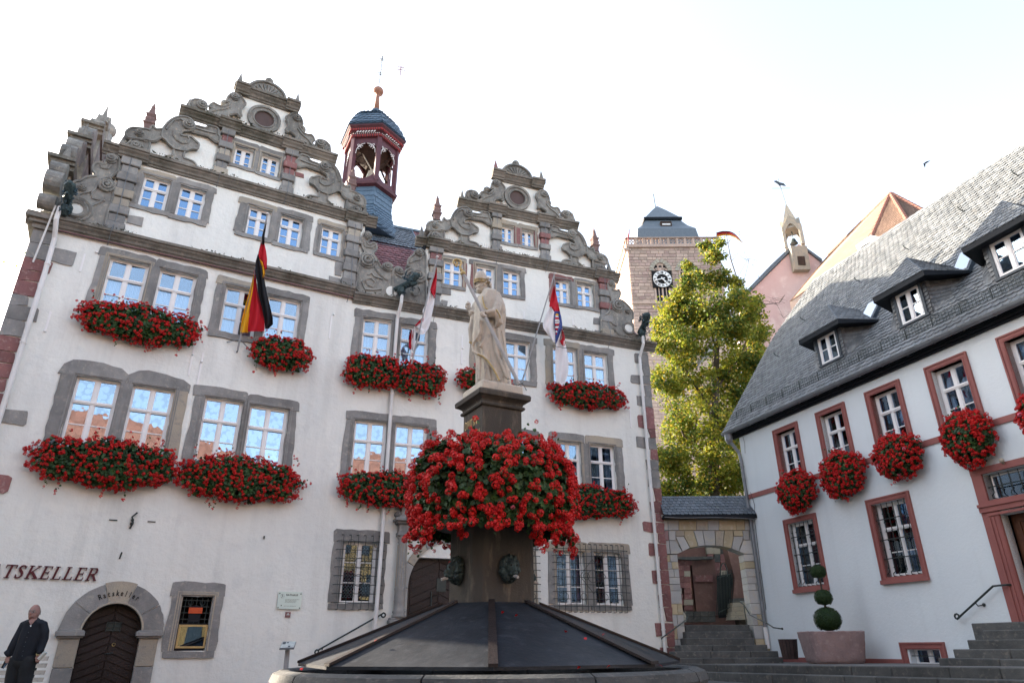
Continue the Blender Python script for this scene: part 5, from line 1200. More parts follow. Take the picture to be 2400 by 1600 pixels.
def dorm_px(k, tl, bl_, tr, br, D=.33):
    a = pB(k, *tl, -D); c = pB(k, *bl_, -D); d = pB(k, *tr, -D); e = pB(k, *br, -D); print('dorm', a, c, d, e)
    return ((a[0]+c[0])/2, (d[0]+e[0])/2, D, (c[1]+e[1])/2, (a[1]+d[1])/2)
dq = [dorm_px('o', (728,485),(768,665),(880,420),(900,600)), dorm_px('o', (1345,150),(1400,355),(1525,60),(1580,265)), dorm_px('n', (2040,1075),(2130,1340),(2352,920),(2430,1210))]
for q in dq: dormer(q[0], q[1], q[2], q[3], q[4])
def pRoof(k, x, y):
    lo, hi = -.3, 5.0
    for _ in range(40):
        m = (lo + hi) / 2; s_, z_ = pB(k, x, y, -m)
        if z_ > rB(m): lo = m
        else: hi = m
    return pB(k, x, y, -m)[0], m
def skylight(k, tl, tr, bl_, br):
    P = [pRoof(k, *q) for q in (bl_, br, tr, tl)]; print('sky', P)
    s0, s1 = (P[0][0] + P[3][0]) / 2, (P[1][0] + P[2][0]) / 2; D0, D1_ = (P[0][1] + P[1][1]) / 2, (P[2][1] + P[3][1]) / 2
    fr = lambda s, t, e: Vector(FB(s, -(D0 + (D1_ - D0) * t) + .62 * e, rB(D0 + (D1_ - D0) * t) + .78 * e))
    b = MB(); b.hexa([fr(s0,0,0), fr(s1,0,0), fr(s1,1,0), fr(s0,1,0), fr(s0,0,.12), fr(s1,0,.12), fr(s1,1,.12), fr(s0,1,.12)]); o = b.build('skylight', 'frame_dark', house)
    e = .06; b = MB(); b.hexa([fr(s0+e,.08,.121), fr(s1-e,.08,.121), fr(s1-e,.92,.121), fr(s0+e,.92,.121), fr(s0+e,.08,.13), fr(s1-e,.08,.13), fr(s1-e,.92,.13), fr(s0+e,.92,.13)]); b.build('skylight_frame', 'staff_grey', o)
    b = MB(); e = .08; b.quad(fr(s0+e,.11,.1315), fr(s1-e,.11,.1315), fr(s1-e,.89,.1315), fr(s0+e,.89,.1315)); b.build('pane', 'glass_sky', o, recalc=False)
skylight('o', (1115,240),(1250,165),(1070,415),(1190,355)); skylight('n', (1750,1190),(1925,1110),(1715,1425),(1920,1300))
# corner downpipe with hopper
P = lambda s, o, h: FB(s, o, h)
pipe('downpipe', [P(-.1,.3,7.15), P(-.1,.3,6.95), P(.02,.1,6.55), P(.06,.09,6.3), P(.08,.09,4.0), P(.05,.09,1.55)], .05, 'pipe_zinc', house, [P(.06,.09,6.1), P(.08,.09,4.2), P(.07,.09,3.0)])
pipe('pipe_foot', [P(.05,.09,1.55), P(.05,.09,1.0)], .062, 'pipe_white', house); b = MB(); b.lathe(P(-.12,.3,6.85), [(.06,0),(.1,.08),(.12,.12),(.12,.3),(.14,.32)], 8, ph=R(20)); b.build('hopper', 'pipe_zinc', house)
b = MB(); b.tube([P(.2,.02,7.1),P(.25,.02,6.8),P(.2,.02,6.5)], .006, 3); b.tube([P(.2,.03,5.3),P(.3,.03,4.9),P(.2,.03,4.6),P(.14,.03,3.0),P(.12,.03,2.0)], .008, 4); b.build('cable', 'iron', house)
b = MB(); b.ball(pB('o',2175,1450,.05) and FB(*[pB('o',2175,1440,.12)[0], .12, pB('o',2175,1440,.12)[1]]), .05, 8, 6); q = pB('o',2175,1440,.1); b.tube([FB(q[0],.0,q[1]-.08),FB(q[0],.1,q[1]-.04),FB(q[0],.12,q[1])], .02, 5); b.build('door_lamp', 'stone_tan', house)
hr2 = thing('house_handrail', FB(6.3, .1, 1.7), 'short black handrail curling down the white wall left of the brown door', 'handrail')
b = MB(); cc = pB('q',1075,1078,.14); e1 = pB('q',1340,855,.14); e2 = pB('q',1440,845,.14)
b.tube([FB(cc[0]+.05*math.cos(t), .14, cc[1]+.0+.05*math.sin(t)) for t in [R(-100)-k*.8 for k in range(7)]][::-1] + [FB(cc[0]+.12,.14,cc[1]+.03), FB(e1[0],.14,e1[1]), FB(e2[0],.14,e2[1]), FB(e2[0]+.03,.0,e2[1])], .02, 7); b.build('rail', 'iron', hr2)
b = MB(); m = ((cc[0]+e1[0])/2, (cc[1]+e1[1])/2); b.tube([FB(m[0],.14,m[1]), FB(m[0]+.02,.1,m[1]-.08), FB(m[0]+.08,.0,m[1]-.06)], .013, 5); b.ball(FB(m[0]+.08,.01,m[1]-.06), .035, 8, 6); b.build('bracket', 'iron', hr2)

# ================================================================== ARCHWAY
arch = thing('gateway_wall', FR(0, 0, 0), 'stone gateway wall with a segmental arch and small slate roof between the two buildings', 'gateway')
def blk(poly, mat, o0=-.5, o1=.0, name='arch_block', par=arch, fr=FR):
    b = MB(); cx_ = sum(p[0] for p in poly)/len(poly); cz = sum(p[1] for p in poly)/len(poly)
    q = [(cx_ + (p[0]-cx_)*(1 - .006/max(abs(p[0]-cx_), .05)), cz + (p[1]-cz)*(1 - .006/max(abs(p[1]-cz), .05))) for p in poly]
    b.prism(fr, q, o0, o1 + U(0, .008)); return b.build(name, mat, par)
AM = ['arch_stone', 'arch_stone', 'arch_stone', 'arch_stone_tan', 'arch_stone_mauve']
def pr(pts): return [pR('p', x, y) for x, y in pts]
row1 = [(225,268,'arch_stone'),(268,347,'arch_stone'),(347,475,'arch_stone_tan'),(475,562,'stone_tan'),(562,642,'arch_stone'),(642,768,'arch_stone_tan'),(768,832,'arch_stone_tan'),(832,895,'arch_stone')]
for a, c, m in row1: blk(pr([(a,372),(c,372),(c+2,446),(a+2,446)]), m)
blk(pr([(225,352),(895,350),(895,370),(225,370)]), 'arch_stone_tan')
vs_ = [([(272,448),(325,448),(325,520),(278,520)],'arch_stone'), ([(228,448),(270,448),(275,520),(235,520)],'arch_stone_mauve'), ([(326,448),(385,448),(392,490),(326,490)],'stone_tan'),
 ([(326,492),(385,492),(430,575),(375,600)],'arch_stone'), ([(387,448),(455,448),(490,563),(432,574),(390,492)],'arch_stone_tan'), ([(457,448),(522,448),(540,556),(492,562)],'arch_stone'), ([(524,448),(612,448),(618,557),(542,556)],'arch_stone'),
 ([(614,448),(682,448),(672,564),(620,558)],'stone_tan'), ([(684,448),(745,448),(750,500),(735,578),(674,564)],'arch_stone_tan'), ([(747,448),(815,448),(822,488),(752,488)],'arch_stone_tan'), ([(752,490),(822,490),(790,600),(737,580)],'arch_stone'),
 ([(817,448),(865,448),(866,516),(822,516)],'arch_stone'), ([(867,448),(900,448),(905,516),(868,516)],'arch_stone'), ([(822,518),(908,518),(914,620),(832,618),(792,601)],'arch_stone'), ([(278,522),(325,522),(373,602),(340,618),(288,620)],'arch_stone'), ([(235,522),(277,522),(286,620),(248,620)],'arch_stone')]
for q, m in vs_: blk(pr(q), m)
ys = [3.53,3.33,3.13,2.9,2.71,2.53,2.18,1.89,1.6,1.25,.85]; 
for side in (0, 1):
    lo, hi = (.0, .34) if side == 0 else (2.28, 2.66)
    for i in range(len(ys)-1):
        z1, z0 = ys[i], ys[i+1]
        if side == 0 and rnd() < .55: x = lo + U(.1,.2); segs = [(lo,x),(x,hi)]
        elif side == 1 and rnd() < .4: x = lo + U(.12,.25); segs = [(lo,x),(x,hi)]
        else: segs = [(lo, hi)]
        for a, c in segs:
            m = random.choice(AM if i > 4 else AM[:4]) if side == 0 else random.choice(AM[:4] if i < 5 else AM)
            blk([(a,z0),(c,z0),(c,z1),(a,z1)], m)
b = MB(); b.box(FR, 0, 2.66, 3.80, 4.58, -.45, -.06); b.box(FR, -.05, 2.7, 4.58, 4.66, -.55, .12); b.build('wall_core', 'mortar', arch)
A0, A1, R0_, R1_ = Vector(FR(-.02,.3,4.62)), Vector(FR(2.74,.3,4.62)), Vector(FR(-.02,-.25,5.28)), Vector(FR(2.74,-.25,5.28))
b = MB(); b.quad(A0, A1, R1_, R0_); b.quad(Vector(FR(-.02,-.8,4.62)), Vector(FR(2.74,-.8,4.62)), R1_, R0_); b.box(FR, -.02, 2.74, 4.53, 4.62, .05, .3); b.build('roof_deck', 'fascia_dark', arch)
roof_rows('roof_slates', 'slate', A0, A1, R0_, R1_, 7, 22, arch, thick=.007, named='slate', nobj=150)
b = MB(); b.tube([FR(.0,.31,4.56),FR(.5,.31,4.53),FR(1.4,.31,4.54),FR(2.2,.31,4.52),FR(2.7,.31,4.48)], .01, 4); b.build('cable', 'pipe_zinc', arch)
# stairs through the arch: every block is a part
stairs = thing('gateway_stairs', FR(1.3, .5, .5), 'worn dark stone stairs climbing through the gateway arch', 'stairs')
def step_row(x0, x1, yfront, yback, z0, z1, n, par=stairs, fr=None, mat='step_stone', cuts=None):
    xs = [x0] + sorted(U(x0 + (x1-x0)*(i+.75)/n, x0 + (x1-x0)*(i+1.25)/n) for i in range(n-1)) + [x1]
    for a, c in zip(xs[:-1], xs[1:]):
        b = MB(); e = .004; f = fr or (lambda s, o, h: (s, o, h))
        b.hexa([f(a+e, yfront, z0), f(c-e, yfront, z0), f(c-e, yback, z0), f(a+e, yback, z0), f(a+e, yfront + U(-.01,.01), z1), f(c-e, yfront + U(-.01,.01), z1), f(c-e, yback, z1), f(a+e, yback, z1)])
        bevel(b.build('step_block', mat, par), .012)
def xat(k, x, y, d): return pD(k, x, y, d).x
st = [(1383,330,1115,18.9,.80,4),(1340,315,1080,19.3,.95,3),(1295,355,1000,19.7,1.10,3),(1250,400,905,20.1,1.27,2),(1205,398,880,20.5,1.44,1),(1160,395,872,20.9,1.62,1)]
zp = .66
for y, xa, xb, d, z, n in st:
    step_row(xat('p',xa,y,d), xat('p',xb,y,d), d, d + .7, zp - .3, z, n); zp = z
# terrace in front of the house and door steps
terr = thing('terrace_steps', FB(5, 3, .4), 'two long low terrace steps of grey stone in front of the white house', 'steps')
fo = lambda s, o, h: FB(s, -o, h)
def row_fb(s0, s1, of, ob, z0, z1, n, par, zf=lambda s: 0, name='step_block'):
    xs = [s0] + sorted(s0 + (s1-s0)*(i+1+U(-.2,.2))/n for i in range(n-1)) + [s1]
    for a, c in zip(xs[:-1], xs[1:]):
        b = MB(); e = .005; za, zc = zf(a), zf(c); q = U(-.006,.006)
        b.hexa([FB(a+e,of,z0), FB(c-e,of,z0), FB(c-e,ob,z0), FB(a+e,ob,z0), FB(a+e,of+q,z1+za), FB(c-e,of+q,z1+zc), FB(c-e,ob,z1+za*0+zc), FB(a+e,ob,z1+za)])
        bevel(b.build(name, 'step_stone', par), .012)
zs = lambda s: max(0, (s - 2) * .014)
row_fb(-.4, 12.5, 3.5, 3.1, .2, .68, 13, terr, zs); row_fb(-1.2, 12.5, 3.86, 3.45, .1, .53, 14, terr, zs)
b = MB(); n = 10
for i in range(n):
    a, c = -.4 + 12.9*i/n, -.4 + 12.9*(i+1)/n
    b.hexa([FB(a,3.12,.3),FB(c,3.12,.3),FB(c,0,.3),FB(a,0,.3),FB(a,3.12,.672+zs(a)),FB(c,3.12,.672+zs(c)),FB(c,0,.672+zs(c)),FB(a,0,.672+zs(a))])
b.build('terrace_paving', 'paving', terr)
dst = thing('door_steps', FB(8, 1, .7), 'broad stone steps rising to the brown door of the white house', 'stairs')
for (x, y, O, n) in ((930,1383,2.2,5),(1040,1318,1.85,5),(1145,1250,1.5,4),(1260,1180,1.15,4)):
    s, z = pB('q', x, y, O); row_fb(s, 12.4, O, 0.0, .3, z, n, dst)
s, z = pB('q', 1410, 1138, .5); row_fb(6.9, 9.8, .75, .0, .3, 1.45, 2, dst)
for fr_, n_, g_ in ((0, 0, 0),):
    # iron handrails at the gateway
    h1 = thing('stair_handrail', FR(.1, .3, 1.2), 'thin iron handrail on the left pier of the gateway stairs', 'handrail'); b = MB()
    def pp(x, y, d): return pD('p', x, y, d)
    b.tube([pp(220,1245,19.6), pp(225,1235,19.6), pp(300,1180,20.2), pp(400,1105,20.9), pp(412,1080,21.0), pp(385,1030,21.2)], .018, 6); b.build('rail', 'iron', h1)
    h2 = thing('stair_handrail', FR(2.5, .3, 1.2), 'iron handrail descending the right side of the gateway stairs towards the litter bin', 'handrail'); b = MB()
    b.tube([pp(795,968,21.5), pp(825,990,21.3), pp(870,1065,20.9), pp(1000,1130,19.8), pp(1045,1160,19.4), pp(1115,1170,19.3)], .018, 6); b.ball(pp(1108,1168,19.3), .03, 6, 5); b.build('rail', 'iron', h2)
    b = MB(); b.tube([pp(825,990,21.3), pp(850,1145,21.3)], .016, 5); b.tube([pp(795,968,21.5), pp(850,972,22.5)], .014, 5); b.build('post', 'iron', h2)

# ---- yard seen through the arch
yard = thing('church_yard_wall', pD('p', 500, 1000, 26), 'red stone and pink plastered wall standing behind the gateway arch', 'wall')
b = MB()
def pd_(k, pts, d, th, mat, name, par, lab=None):
    b = MB(); P = [pD(k, x, y, d) for x, y in pts]; Q = [p + Vector((0, th, 0)) for p in P]; n = len(P)
    tr_ = tessellate_polygon([[Vector((p.x, p.z, 0)) for p in P]])
    b.add(P + Q, [tuple(t) for t in tr_] + [tuple(n + i for i in reversed(t)) for t in tr_] + [(i, (i+1) % n, n + (i+1) % n, n + i) for i in range(n)]); o = b.build(name, mat, par)
    if lab: o['label'] = lab
    return o
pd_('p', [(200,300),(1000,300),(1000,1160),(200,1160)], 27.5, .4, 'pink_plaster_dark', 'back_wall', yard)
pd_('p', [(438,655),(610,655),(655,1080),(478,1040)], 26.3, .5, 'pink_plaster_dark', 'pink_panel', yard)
o = pd_('p', [(468,775),(597,775),(600,823),(470,823)], 26.2, .08, 'stone_red', 'wall_tablet', yard, 'brown stone tablet')
pd_('p', [(335,640),(600,637),(605,655),(440,662),(335,655)], 26.0, .5, 'step_stone', 'string_moulding', yard)
z = 0
for r_ in range(9):
    y0, y1 = 660 + r_*42, 700 + r_*42
    for x0, x1 in ((330,385+U(-15,15)),(388,436+U(-8,10)+r_*2)): pd_('p', [(x0,y0),(x1,y0),(x1,y1),(x0,y1)], 26.2 + U(0,.03), .5, random.choice(['stone_red','stone_red','stone_tan']), 'stone', yard)
for r_ in range(2):
    for x0 in range(400, 600, 55): pd_('p', [(x0,1040+r_*40),(x0+53,1040+r_*40),(x0+53,1078+r_*40),(x0,1078+r_*40)], 25.5 + U(0,.03), .6, 'step_stone', 'stone', yard)
for r_ in range(8):
    for c_ in range(3): pd_('p', [(555+c_*50+U(-8,8),560+r_*60),(603+c_*50,560+r_*60),(603+c_*50,618+r_*60),(555+c_*50,618+r_*60)], 27.3 + U(0,.03), .3, random.choice(['stone_red','stone_tan','stone_red','step_stone']), 'stone', yard)
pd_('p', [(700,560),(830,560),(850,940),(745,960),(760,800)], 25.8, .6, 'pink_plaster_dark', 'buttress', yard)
for r_ in range(5): pd_('p', [(750-r_*4,945+r_*32),(870,940+r_*32),(870,970+r_*32),(745-r_*4,975+r_*32)], 25.6 - r_*.12, .6, random.choice(['step_stone','stone_tan']), 'stone', yard)
gate = thing('iron_gate', pD('p', 690, 1060, 25.4), 'black spiked iron gate with a round hoop seen through the arch', 'gate')
b = MB()
for i in range(11):
    x = 635 + i * 11; b.tube([pD('p',x-8,1068,25.4+i*.05), pD('p',x,760-i*3,25.4+i*.05)], .014, 4)
b.tube([pD('p',625,798,25.4), pD('p',740,762,25.9)], .02, 4); b.tube([pD('p',640,1050,25.4), pD('p',748,1000,25.9)], .02, 4); b.build('bars', 'iron', gate)
b = MB(); b.tube([pD('p',655,790,25.4), pD('p',655,720,25.4), pD('p',668,688,25.4), pD('p',685,690,25.45), pD('p',702,730,25.5), pD('p',703,785,25.5)], .022, 5); b.build('hoop', 'iron', gate)
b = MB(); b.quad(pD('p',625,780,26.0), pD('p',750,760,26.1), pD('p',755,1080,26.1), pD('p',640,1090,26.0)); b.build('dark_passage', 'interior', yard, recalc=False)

# ================================================================== FOUNTAIN
FC = Vector((-.28, 9.1, 0)); fount = thing('fountain', FC, 'round stone fountain under a dark pyramid cover with a tall square pillar carrying lion heads', 'fountain')
N = 72; b = MB(); prof = [(2.42,.98),(2.47,1.005),(2.56,1.01),(2.64,.98),(2.67,.90),(2.64,.82),(2.56,.77),(2.42,.76)]
prof = [(r_ - .14, z - .135) for r_, z in prof]
for k in range(10):           # rim stones
    b = MB(); vs = []; n = 8
    a0, a1 = 2*math.pi*k/10 + .004 + .1, 2*math.pi*(k+1)/10 - .004 + .1
    for i in range(n + 1):
        a = a0 + (a1 - a0) * i / n
        for r_, z in prof: vs.append((FC.x + r_*math.cos(a), FC.y + r_*math.sin(a), z + .002*math.sin(k*7)))
    M = len(prof); b.add(vs, [(i*M+j, (i+1)*M+j, (i+1)*M+(j+1)%M, i*M+(j+1)%M) for i in range(n) for j in range(M)] + [tuple(range(M)), tuple(reversed([n*M+j for j in range(M)]))])
    b.build('rim_stone', 'basin_stone', fount, smooth=False)
b = MB(); b.lathe(FC, [(2.36,-.1),(2.36,.15),(2.26,.2),(2.28,.64),(2.2,.64)], 64); b.build('basin_wall', 'basin_stone', fount)
def fo_(r_, z, k, d=0): a = R(-90) + math.atan2(FC.x, FC.y) * 0 + R(45) * k + R(2.3); return Vector((FC.x + r_*math.cos(a), FC.y + r_*math.sin(a), z))
for k in range(8):
    b = MB(); A_, B_, C_, D_ = fo_(2.30,.93,k), fo_(2.30,.93,k+1), fo_(.60,1.575,k+1), fo_(.60,1.575,k); dz = Vector((0,0,-.03))
    b.hexa([A_+dz, B_+dz, C_+dz, D_+dz, A_, B_, C_, D_]); b.build('cover_panel', 'cover_metal', fount)
    for q in ((0,) if k not in (1,) else (-.05, .06)):
        b = MB(); t = (B_ - A_).normalized(); a0_, a1_ = A_ + t*q, D_ + t*q*.5; up = Vector((0,0,.028)); tw = Vector((-math.sin(R(-90)+R(45)*k), math.cos(R(-90)+R(45)*k), 0)) * .045
        b.hexa([a0_-tw, a0_+tw, a1_+tw*.8, a1_-tw*.8, a0_-tw+up, a0_+tw+up, a1_+tw*.8+up, a1_-tw*.8+up]); b.build('cover_batten', 'cover_batten', fount)
PH = R(29)   # the pillar is turned
def sq(side, z, ch=0):
    h_ = side/2; pts = []
    for k in range(4):
        a = R(90)*k
        base = [(h_, -h_ + ch), (h_, h_ - ch)] if ch else [(h_, h_)]
        for (x, y) in base:
            X = x*math.cos(a) - y*math.sin(a); Y = x*math.sin(a) + y*math.cos(a); c, s_ = math.cos(PH - R(90)), math.sin(PH - R(90)); pts.append(Vector((FC.x + X*c - Y*s_, FC.y + X*s_ + Y*c, z)))
    return pts
def sqloft(prof, ch=0):
    b = MB(); vs = []; n = 8 if ch else 4
    for side, z in prof: vs += sq(side, z, ch)
    b.add(vs, [(i*n+k, i*n+(k+1)%n, (i+1)*n+(k+1)%n, (i+1)*n+k) for i in range(len(prof)-1) for k in range(n)] + [tuple(reversed(range(n))), tuple((len(prof)-1)*n+k for k in range(n))]); return b
bevel(sqloft([(.86,.9),(.86,3.1)], .10).build('pillar_shaft', 'column_stone', fount), .01)
bevel(sqloft([(.78,3.1),(.74,3.25),(.62,3.36),(.60,3.4),(.60,4.06)]).build('pillar_die', 'column_stone', fount), .008)
bevel(sqloft([(.60,4.05),(.66,4.058),(.68,4.08),(.66,4.10),(.62,4.11),(.64,4.14),(.72,4.17),(.76,4.18),(.79,4.185),(.80,4.24),(.78,4.262),(.66,4.29),(.6,4.29)]).build('pillar_cap', 'column_stone', fount), .004)
yawL = PH - R(90) - R(90)
def face_pt(nk, u, z, out, half=.30):   # nk: face index, u along the face
    a = PH - R(90) + R(90)*nk; n = Vector((math.cos(a), math.sin(a), 0)); t = Vector((-math.sin(a), math.cos(a), 0)); return FC + n*(half+out) + t*u + Vector((0,0,z)), a
for txt, z, sz in (('DEM FLEISSIGEN', 4.0-.14, .0), ):
    pass
for txt, z, sz, u0 in (('DIVITIIN', 3.83, .17, -.25), ('INSTAURATORE', 3.68, .095, -.25), ('AD MCM', 3.53, .11, -.25)):
    P, a = face_pt(-1, u0, z, .003); o = text_obj(txt, 'carved_letter', 'gold', fount, P, a + R(90), sz, .0015, squeeze=.62 if sz > .15 else .7)
# lion heads
def lion(nk):
    P, a = face_pt(nk, 0, 1.96, 0, .43); n = Vector((math.cos(a), math.sin(a), 0)); t = Vector((-math.sin(a), math.cos(a), 0)); up = Vector((0,0,1))
    def W(x, y, z): return P + t*x*.62 + n*y*.85 + up*z*.62
    b = MB()
    def blob(x, y, z, rx, ry, rz, nn=12, mm=8):
        vs = []; 
        for i in range(mm+1):
            th = math.pi*i/mm
            for k in range(nn): ph_ = 2*math.pi*k/nn; vs.append(W(x + rx*math.sin(th)*math.cos(ph_), y + ry*math.sin(th)*math.sin(ph_), z - rz*math.cos(th)))
        b.add(vs, [(i*nn+k, i*nn+(k+1)%nn, (i+1)*nn+(k+1)%nn, (i+1)*nn+k) for i in range(mm) for k in range(nn)])
    blob(0,.03,0,.205,.10,.27); blob(0,.10,.02,.125,.12,.17); blob(0,.19,-.05,.05,.07,.09); blob(0,.20,-.10,.075,.06,.055); blob(0,.15,-.17,.055,.06,.045); blob(-.045,.17,-.11,.05,.05,.05); blob(.045,.17,-.11,.05,.05,.05)
    blob(-.06,.16,.07,.05,.045,.03); blob(.06,.16,.07,.05,.045,.03); blob(-.14,.08,.12,.04,.035,.04); blob(.14,.08,.12,.04,.035,.04); blob(0,.25,-.06,.03,.02,.02)
    random.seed(3)
    for k in range(60):        # mane locks
        an = 2*math.pi*k/60 + U(-.05,.05); r0_ = U(.10,.15); r1_ = U(.19,.235); y0 = U(.07,.13)
        c0_, s0_ = math.cos(an), math.sin(an)*1.22; sw = U(-.35,.35)
        b.tube([W(c0_*r0_, y0, s0_*r0_), W(math.cos(an+sw*.4)*(r0_+r1_)/2, y0-.01, math.sin(an+sw*.4)*1.22*(r0_+r1_)/2), W(math.cos(an+sw)*r1_, .035, math.sin(an+sw)*1.22*r1_)], [.022,.024,.008], 5)
    o = b.build('lion_head', 'bronze', fount, smooth=True); m = o.modifiers.new('fuse', 'REMESH'); m.mode = 'VOXEL'; m.voxel_size = .006; m.use_smooth_shade = True
    b = MB(); b.tube([W(0,.16,-.13), W(0,.3,-.185)], [.022,.018], 8); b.build('spout', 'staff_grey', fount)
    for sx in (-1, 1): b = MB(); b.ball(W(sx*.058,.193,.045), .014, 8, 6); b.build('eye', 'ink', fount)
lion(0); lion(-1); lion(1)

# ================================================================== STATUE
stt = thing('bishop_statue', FC + Vector((0,0,4.29)), 'weathered stone bishop with mitre and gilded hem holding a crosier on the fountain pillar', 'statue')
bevel(sqloft([(.64,4.29),(.63,4.40),(.58,4.425)]).build('plinth', 'statue_stone', stt), .01)
# figure axes: he looks to the left in the picture; W maps (left-right in picture, towards viewer, up)
SX = Vector((1,0,0)); SY = Vector((0,-1,0))
def SW(x, y, z): return FC + Vector((x, -y, 4.41 + z))
def ppx(x, y, dist=9.1):  # picture point -> offset in the statue plane
    v = pD('S', x, y, dist); return v.x - FC.x, v.z - 4.41
def remesh(o, vx, sm=3, fac=.5):
    m = o.modifiers.new('fuse', 'REMESH'); m.mode = 'VOXEL'; m.voxel_size = vx; m.use_smooth_shade = True
    s_ = o.modifiers.new('soft', 'SMOOTH'); s_.iterations = sm; s_.factor = fac; return o
body = MB()
# robe: stacked outlines with folds; (zoom y, xleft, xright, depth)
RB = [(1440,375,745,.24),(1350,372,730,.24),(1250,368,712,.24),(1150,350,700,.25),(1050,325,690,.25),(950,320,680,.25),(850,330,680,.26),(750,335,690,.26),(650,345,690,.25),(600,350,672,.24),(540,380,650,.22),(490,410,635,.20),(460,430,600,.16),(440,440,560,.11),(425,450,520,.08)]
vs = []; nn = 56
for j, (y, xl, xr, dp_) in enumerate(RB):
    (x0, z0), (x1, z1) = ppx(xl, y), ppx(xr, y); cx_ = (x0+x1)/2; hw = (x1-x0)/2; z = (z0+z1)/2
    if j == 0: z = -.0
    for k in range(nn):
        a = 2*math.pi*k/nn; fold = 0
        t = max(0, 1 - j/9.5)
        fold = t*(.016*math.sin(7*a + j*.25) + .013*math.sin(13*a - j*.35 + 1.3)) + .004*math.sin(9*a+j)
        vs.append(SW(cx_ + (hw + fold)*math.cos(a), (dp_ + fold)*math.sin(a), z))
M = len(RB); body.add(vs, [(i*nn+k, i*nn+(k+1)%nn, (i+1)*nn+(k+1)%nn, (i+1)*nn+k) for i in range(M-1) for k in range(nn)] + [tuple(reversed(range(nn))), tuple((M-1)*nn+k for k in range(nn))])
def sp(x, y, d): return pD('S', x, y, FC.y - d)
# cloak falling from the near arm, drapery ridges
body.tube([sp(600,500,.10), sp(640,600,.12), sp(655,700,.14), sp(625,780,.18), sp(585,840,.2)], [.06,.06,.055,.04,.02], 10)
body.tube([sp(570,510,.12), sp(605,590,.2), sp(590,660,.27), sp(540,690,.32), sp(480,690,.36)], [.07,.072,.07,.066,.045], 10)
body.tube([sp(560,640,.3), sp(600,720,.30), sp(620,790,.27), sp(580,850,.24)], [.05,.06,.055,.02], 8)
for pts, r_ in (([(480,760),(470,900),(440,1000),(400,1060)], .022), ([(540,800),(560,950),(580,1100),(640,1250),(700,1400)], .026), ([(600,860),(620,1000),(660,1150),(720,1420)], .026), ([(420,760),(415,900),(380,1000)], .02), ([(500,800),(500,1000),(480,1200),(520,1430)], .018), ([(400,1160),(400,1300),(395,1430)], .022), ([(650,880),(680,1050),(690,1200)], .02), ([(450,1180),(470,1300),(460,1430)], .02)):
    body.tube([sp(x, y, .235) for x, y in pts], r_, 6)
# cloak hem edge sweeping down
hem = [(400,760,.25),(405,900,.26),(370,960,.25),(335,1010,.22),(325,1060,.2),(330,1110,.22),(380,1140,.24),(430,1160,.25),(490,1210,.26),(540,1280,.27),(580,1350,.27),(620,1430,.27)]
body.tube([sp(x, y, d) for x, y, d in hem], .024, 6)
# far arm raised in blessing
body.tube([sp(430,520,-.12), sp(370,600,-.1), sp(340,680,-.02), sp(315,700,.02)], [.075,.075,.07,.06], 10)
body.tube([sp(315,700,.0), sp(300,660,.0), sp(280,630,.0)], [.05,.034,.03], 8); body.tube([sp(340,690,.0), sp(325,760,0), sp(300,860,0), sp(305,1000,0), sp(340,1015,0)], [.05,.045,.04,.03,.02], 8)
body.tube([sp(282,640,.0), sp(268,605,.0)], [.036,.04], 8)                        # palm
for dx, pts in ((0,[(255,610),(245,595),(250,580)]),(0,[(262,600),(252,578),(262,560),(272,548)]),(0,[(275,598),(270,575),(275,560)]),(0,[(290,600),(295,580),(288,565)]),(0,[(258,625),(243,618),(242,605)])):
    body.tube([sp(x, y, U(-.02,.03)) for x, y in pts], [.014] + [.011]*(len(pts)-1), 6)
# near hand on the staff
body.tube([sp(560,660,.36), sp(500,665,.40), sp(460,680,.42)], [.04,.032,.036], 8)
for k, (x, y) in enumerate(((405,685),(412,705),(425,720),(440,728))): body.tube([sp(x+45, y-15, .44), sp(x+18, y-12, .46), sp(x, y, .44), sp(x+8, y+12, .41)], .0125, 6)
body.tube([sp(445,670,.43), sp(415,668,.45)], .014, 6)
# neck and head (profile to the left, chin down)
body.tube([sp(490,470,.0), sp(460,430,.0), sp(445,400,.0)], [.08,.065,.07], 10)
hx, hz = ppx(428, 375)
def blobS(mb, x, y, z, rx, ry, rz, nn=16, mm=10, tilt=0):
    vs = []
    for i in range(mm+1):
        th = math.pi*i/mm
        for k in range(nn):
            p_ = 2*math.pi*k/nn; X, Y, Z_ = rx*math.sin(th)*math.cos(p_), ry*math.sin(th)*math.sin(p_), -rz*math.cos(th)
            vs.append(SW(x + X*math.cos(tilt) - Z_*math.sin(tilt), y + Y, z + X*math.sin(tilt) + Z_*math.cos(tilt)))
    mb.add(vs, [(i*nn+k, i*nn+(k+1)%nn, (i+1)*nn+(k+1)%nn, (i+1)*nn+k) for i in range(mm) for k in range(nn)])
blobS(body, hx + .01, 0, hz, .092, .08, .125, tilt=-.25); x_, z_ = ppx(395,432); blobS(body, x_, 0, z_, .045, .055, .045); x_, z_ = ppx(392,395); blobS(body, x_ + .012, .045, z_, .03, .03, .03)
x_, z_ = ppx(418,440); blobS(body, x_, 0, z_, .04, .05, .03)                      # chin
body.tube([sp(378,362,.0), sp(366,385,.0), sp(360,398,.0), sp(376,405,.0)], [.012,.016,.018,.01], 6)    # nose
for y in (414, 424): body.tube([sp(388,y,-.025), sp(384,y,.0), sp(390,y,.03)], .01, 5)
body.tube([sp(368,352,-.05), sp(366,350,0), sp(380,352,.06)], .013, 5)            # brow
x_, z_ = ppx(455,385); blobS(body, x_, .085, z_, .016, .012, .03)                 # ear
bo = body.build('figure', 'statue_stone', stt, recalc=True); remesh(bo, .0085, 1, .4)
b = MB()
random.seed(11)
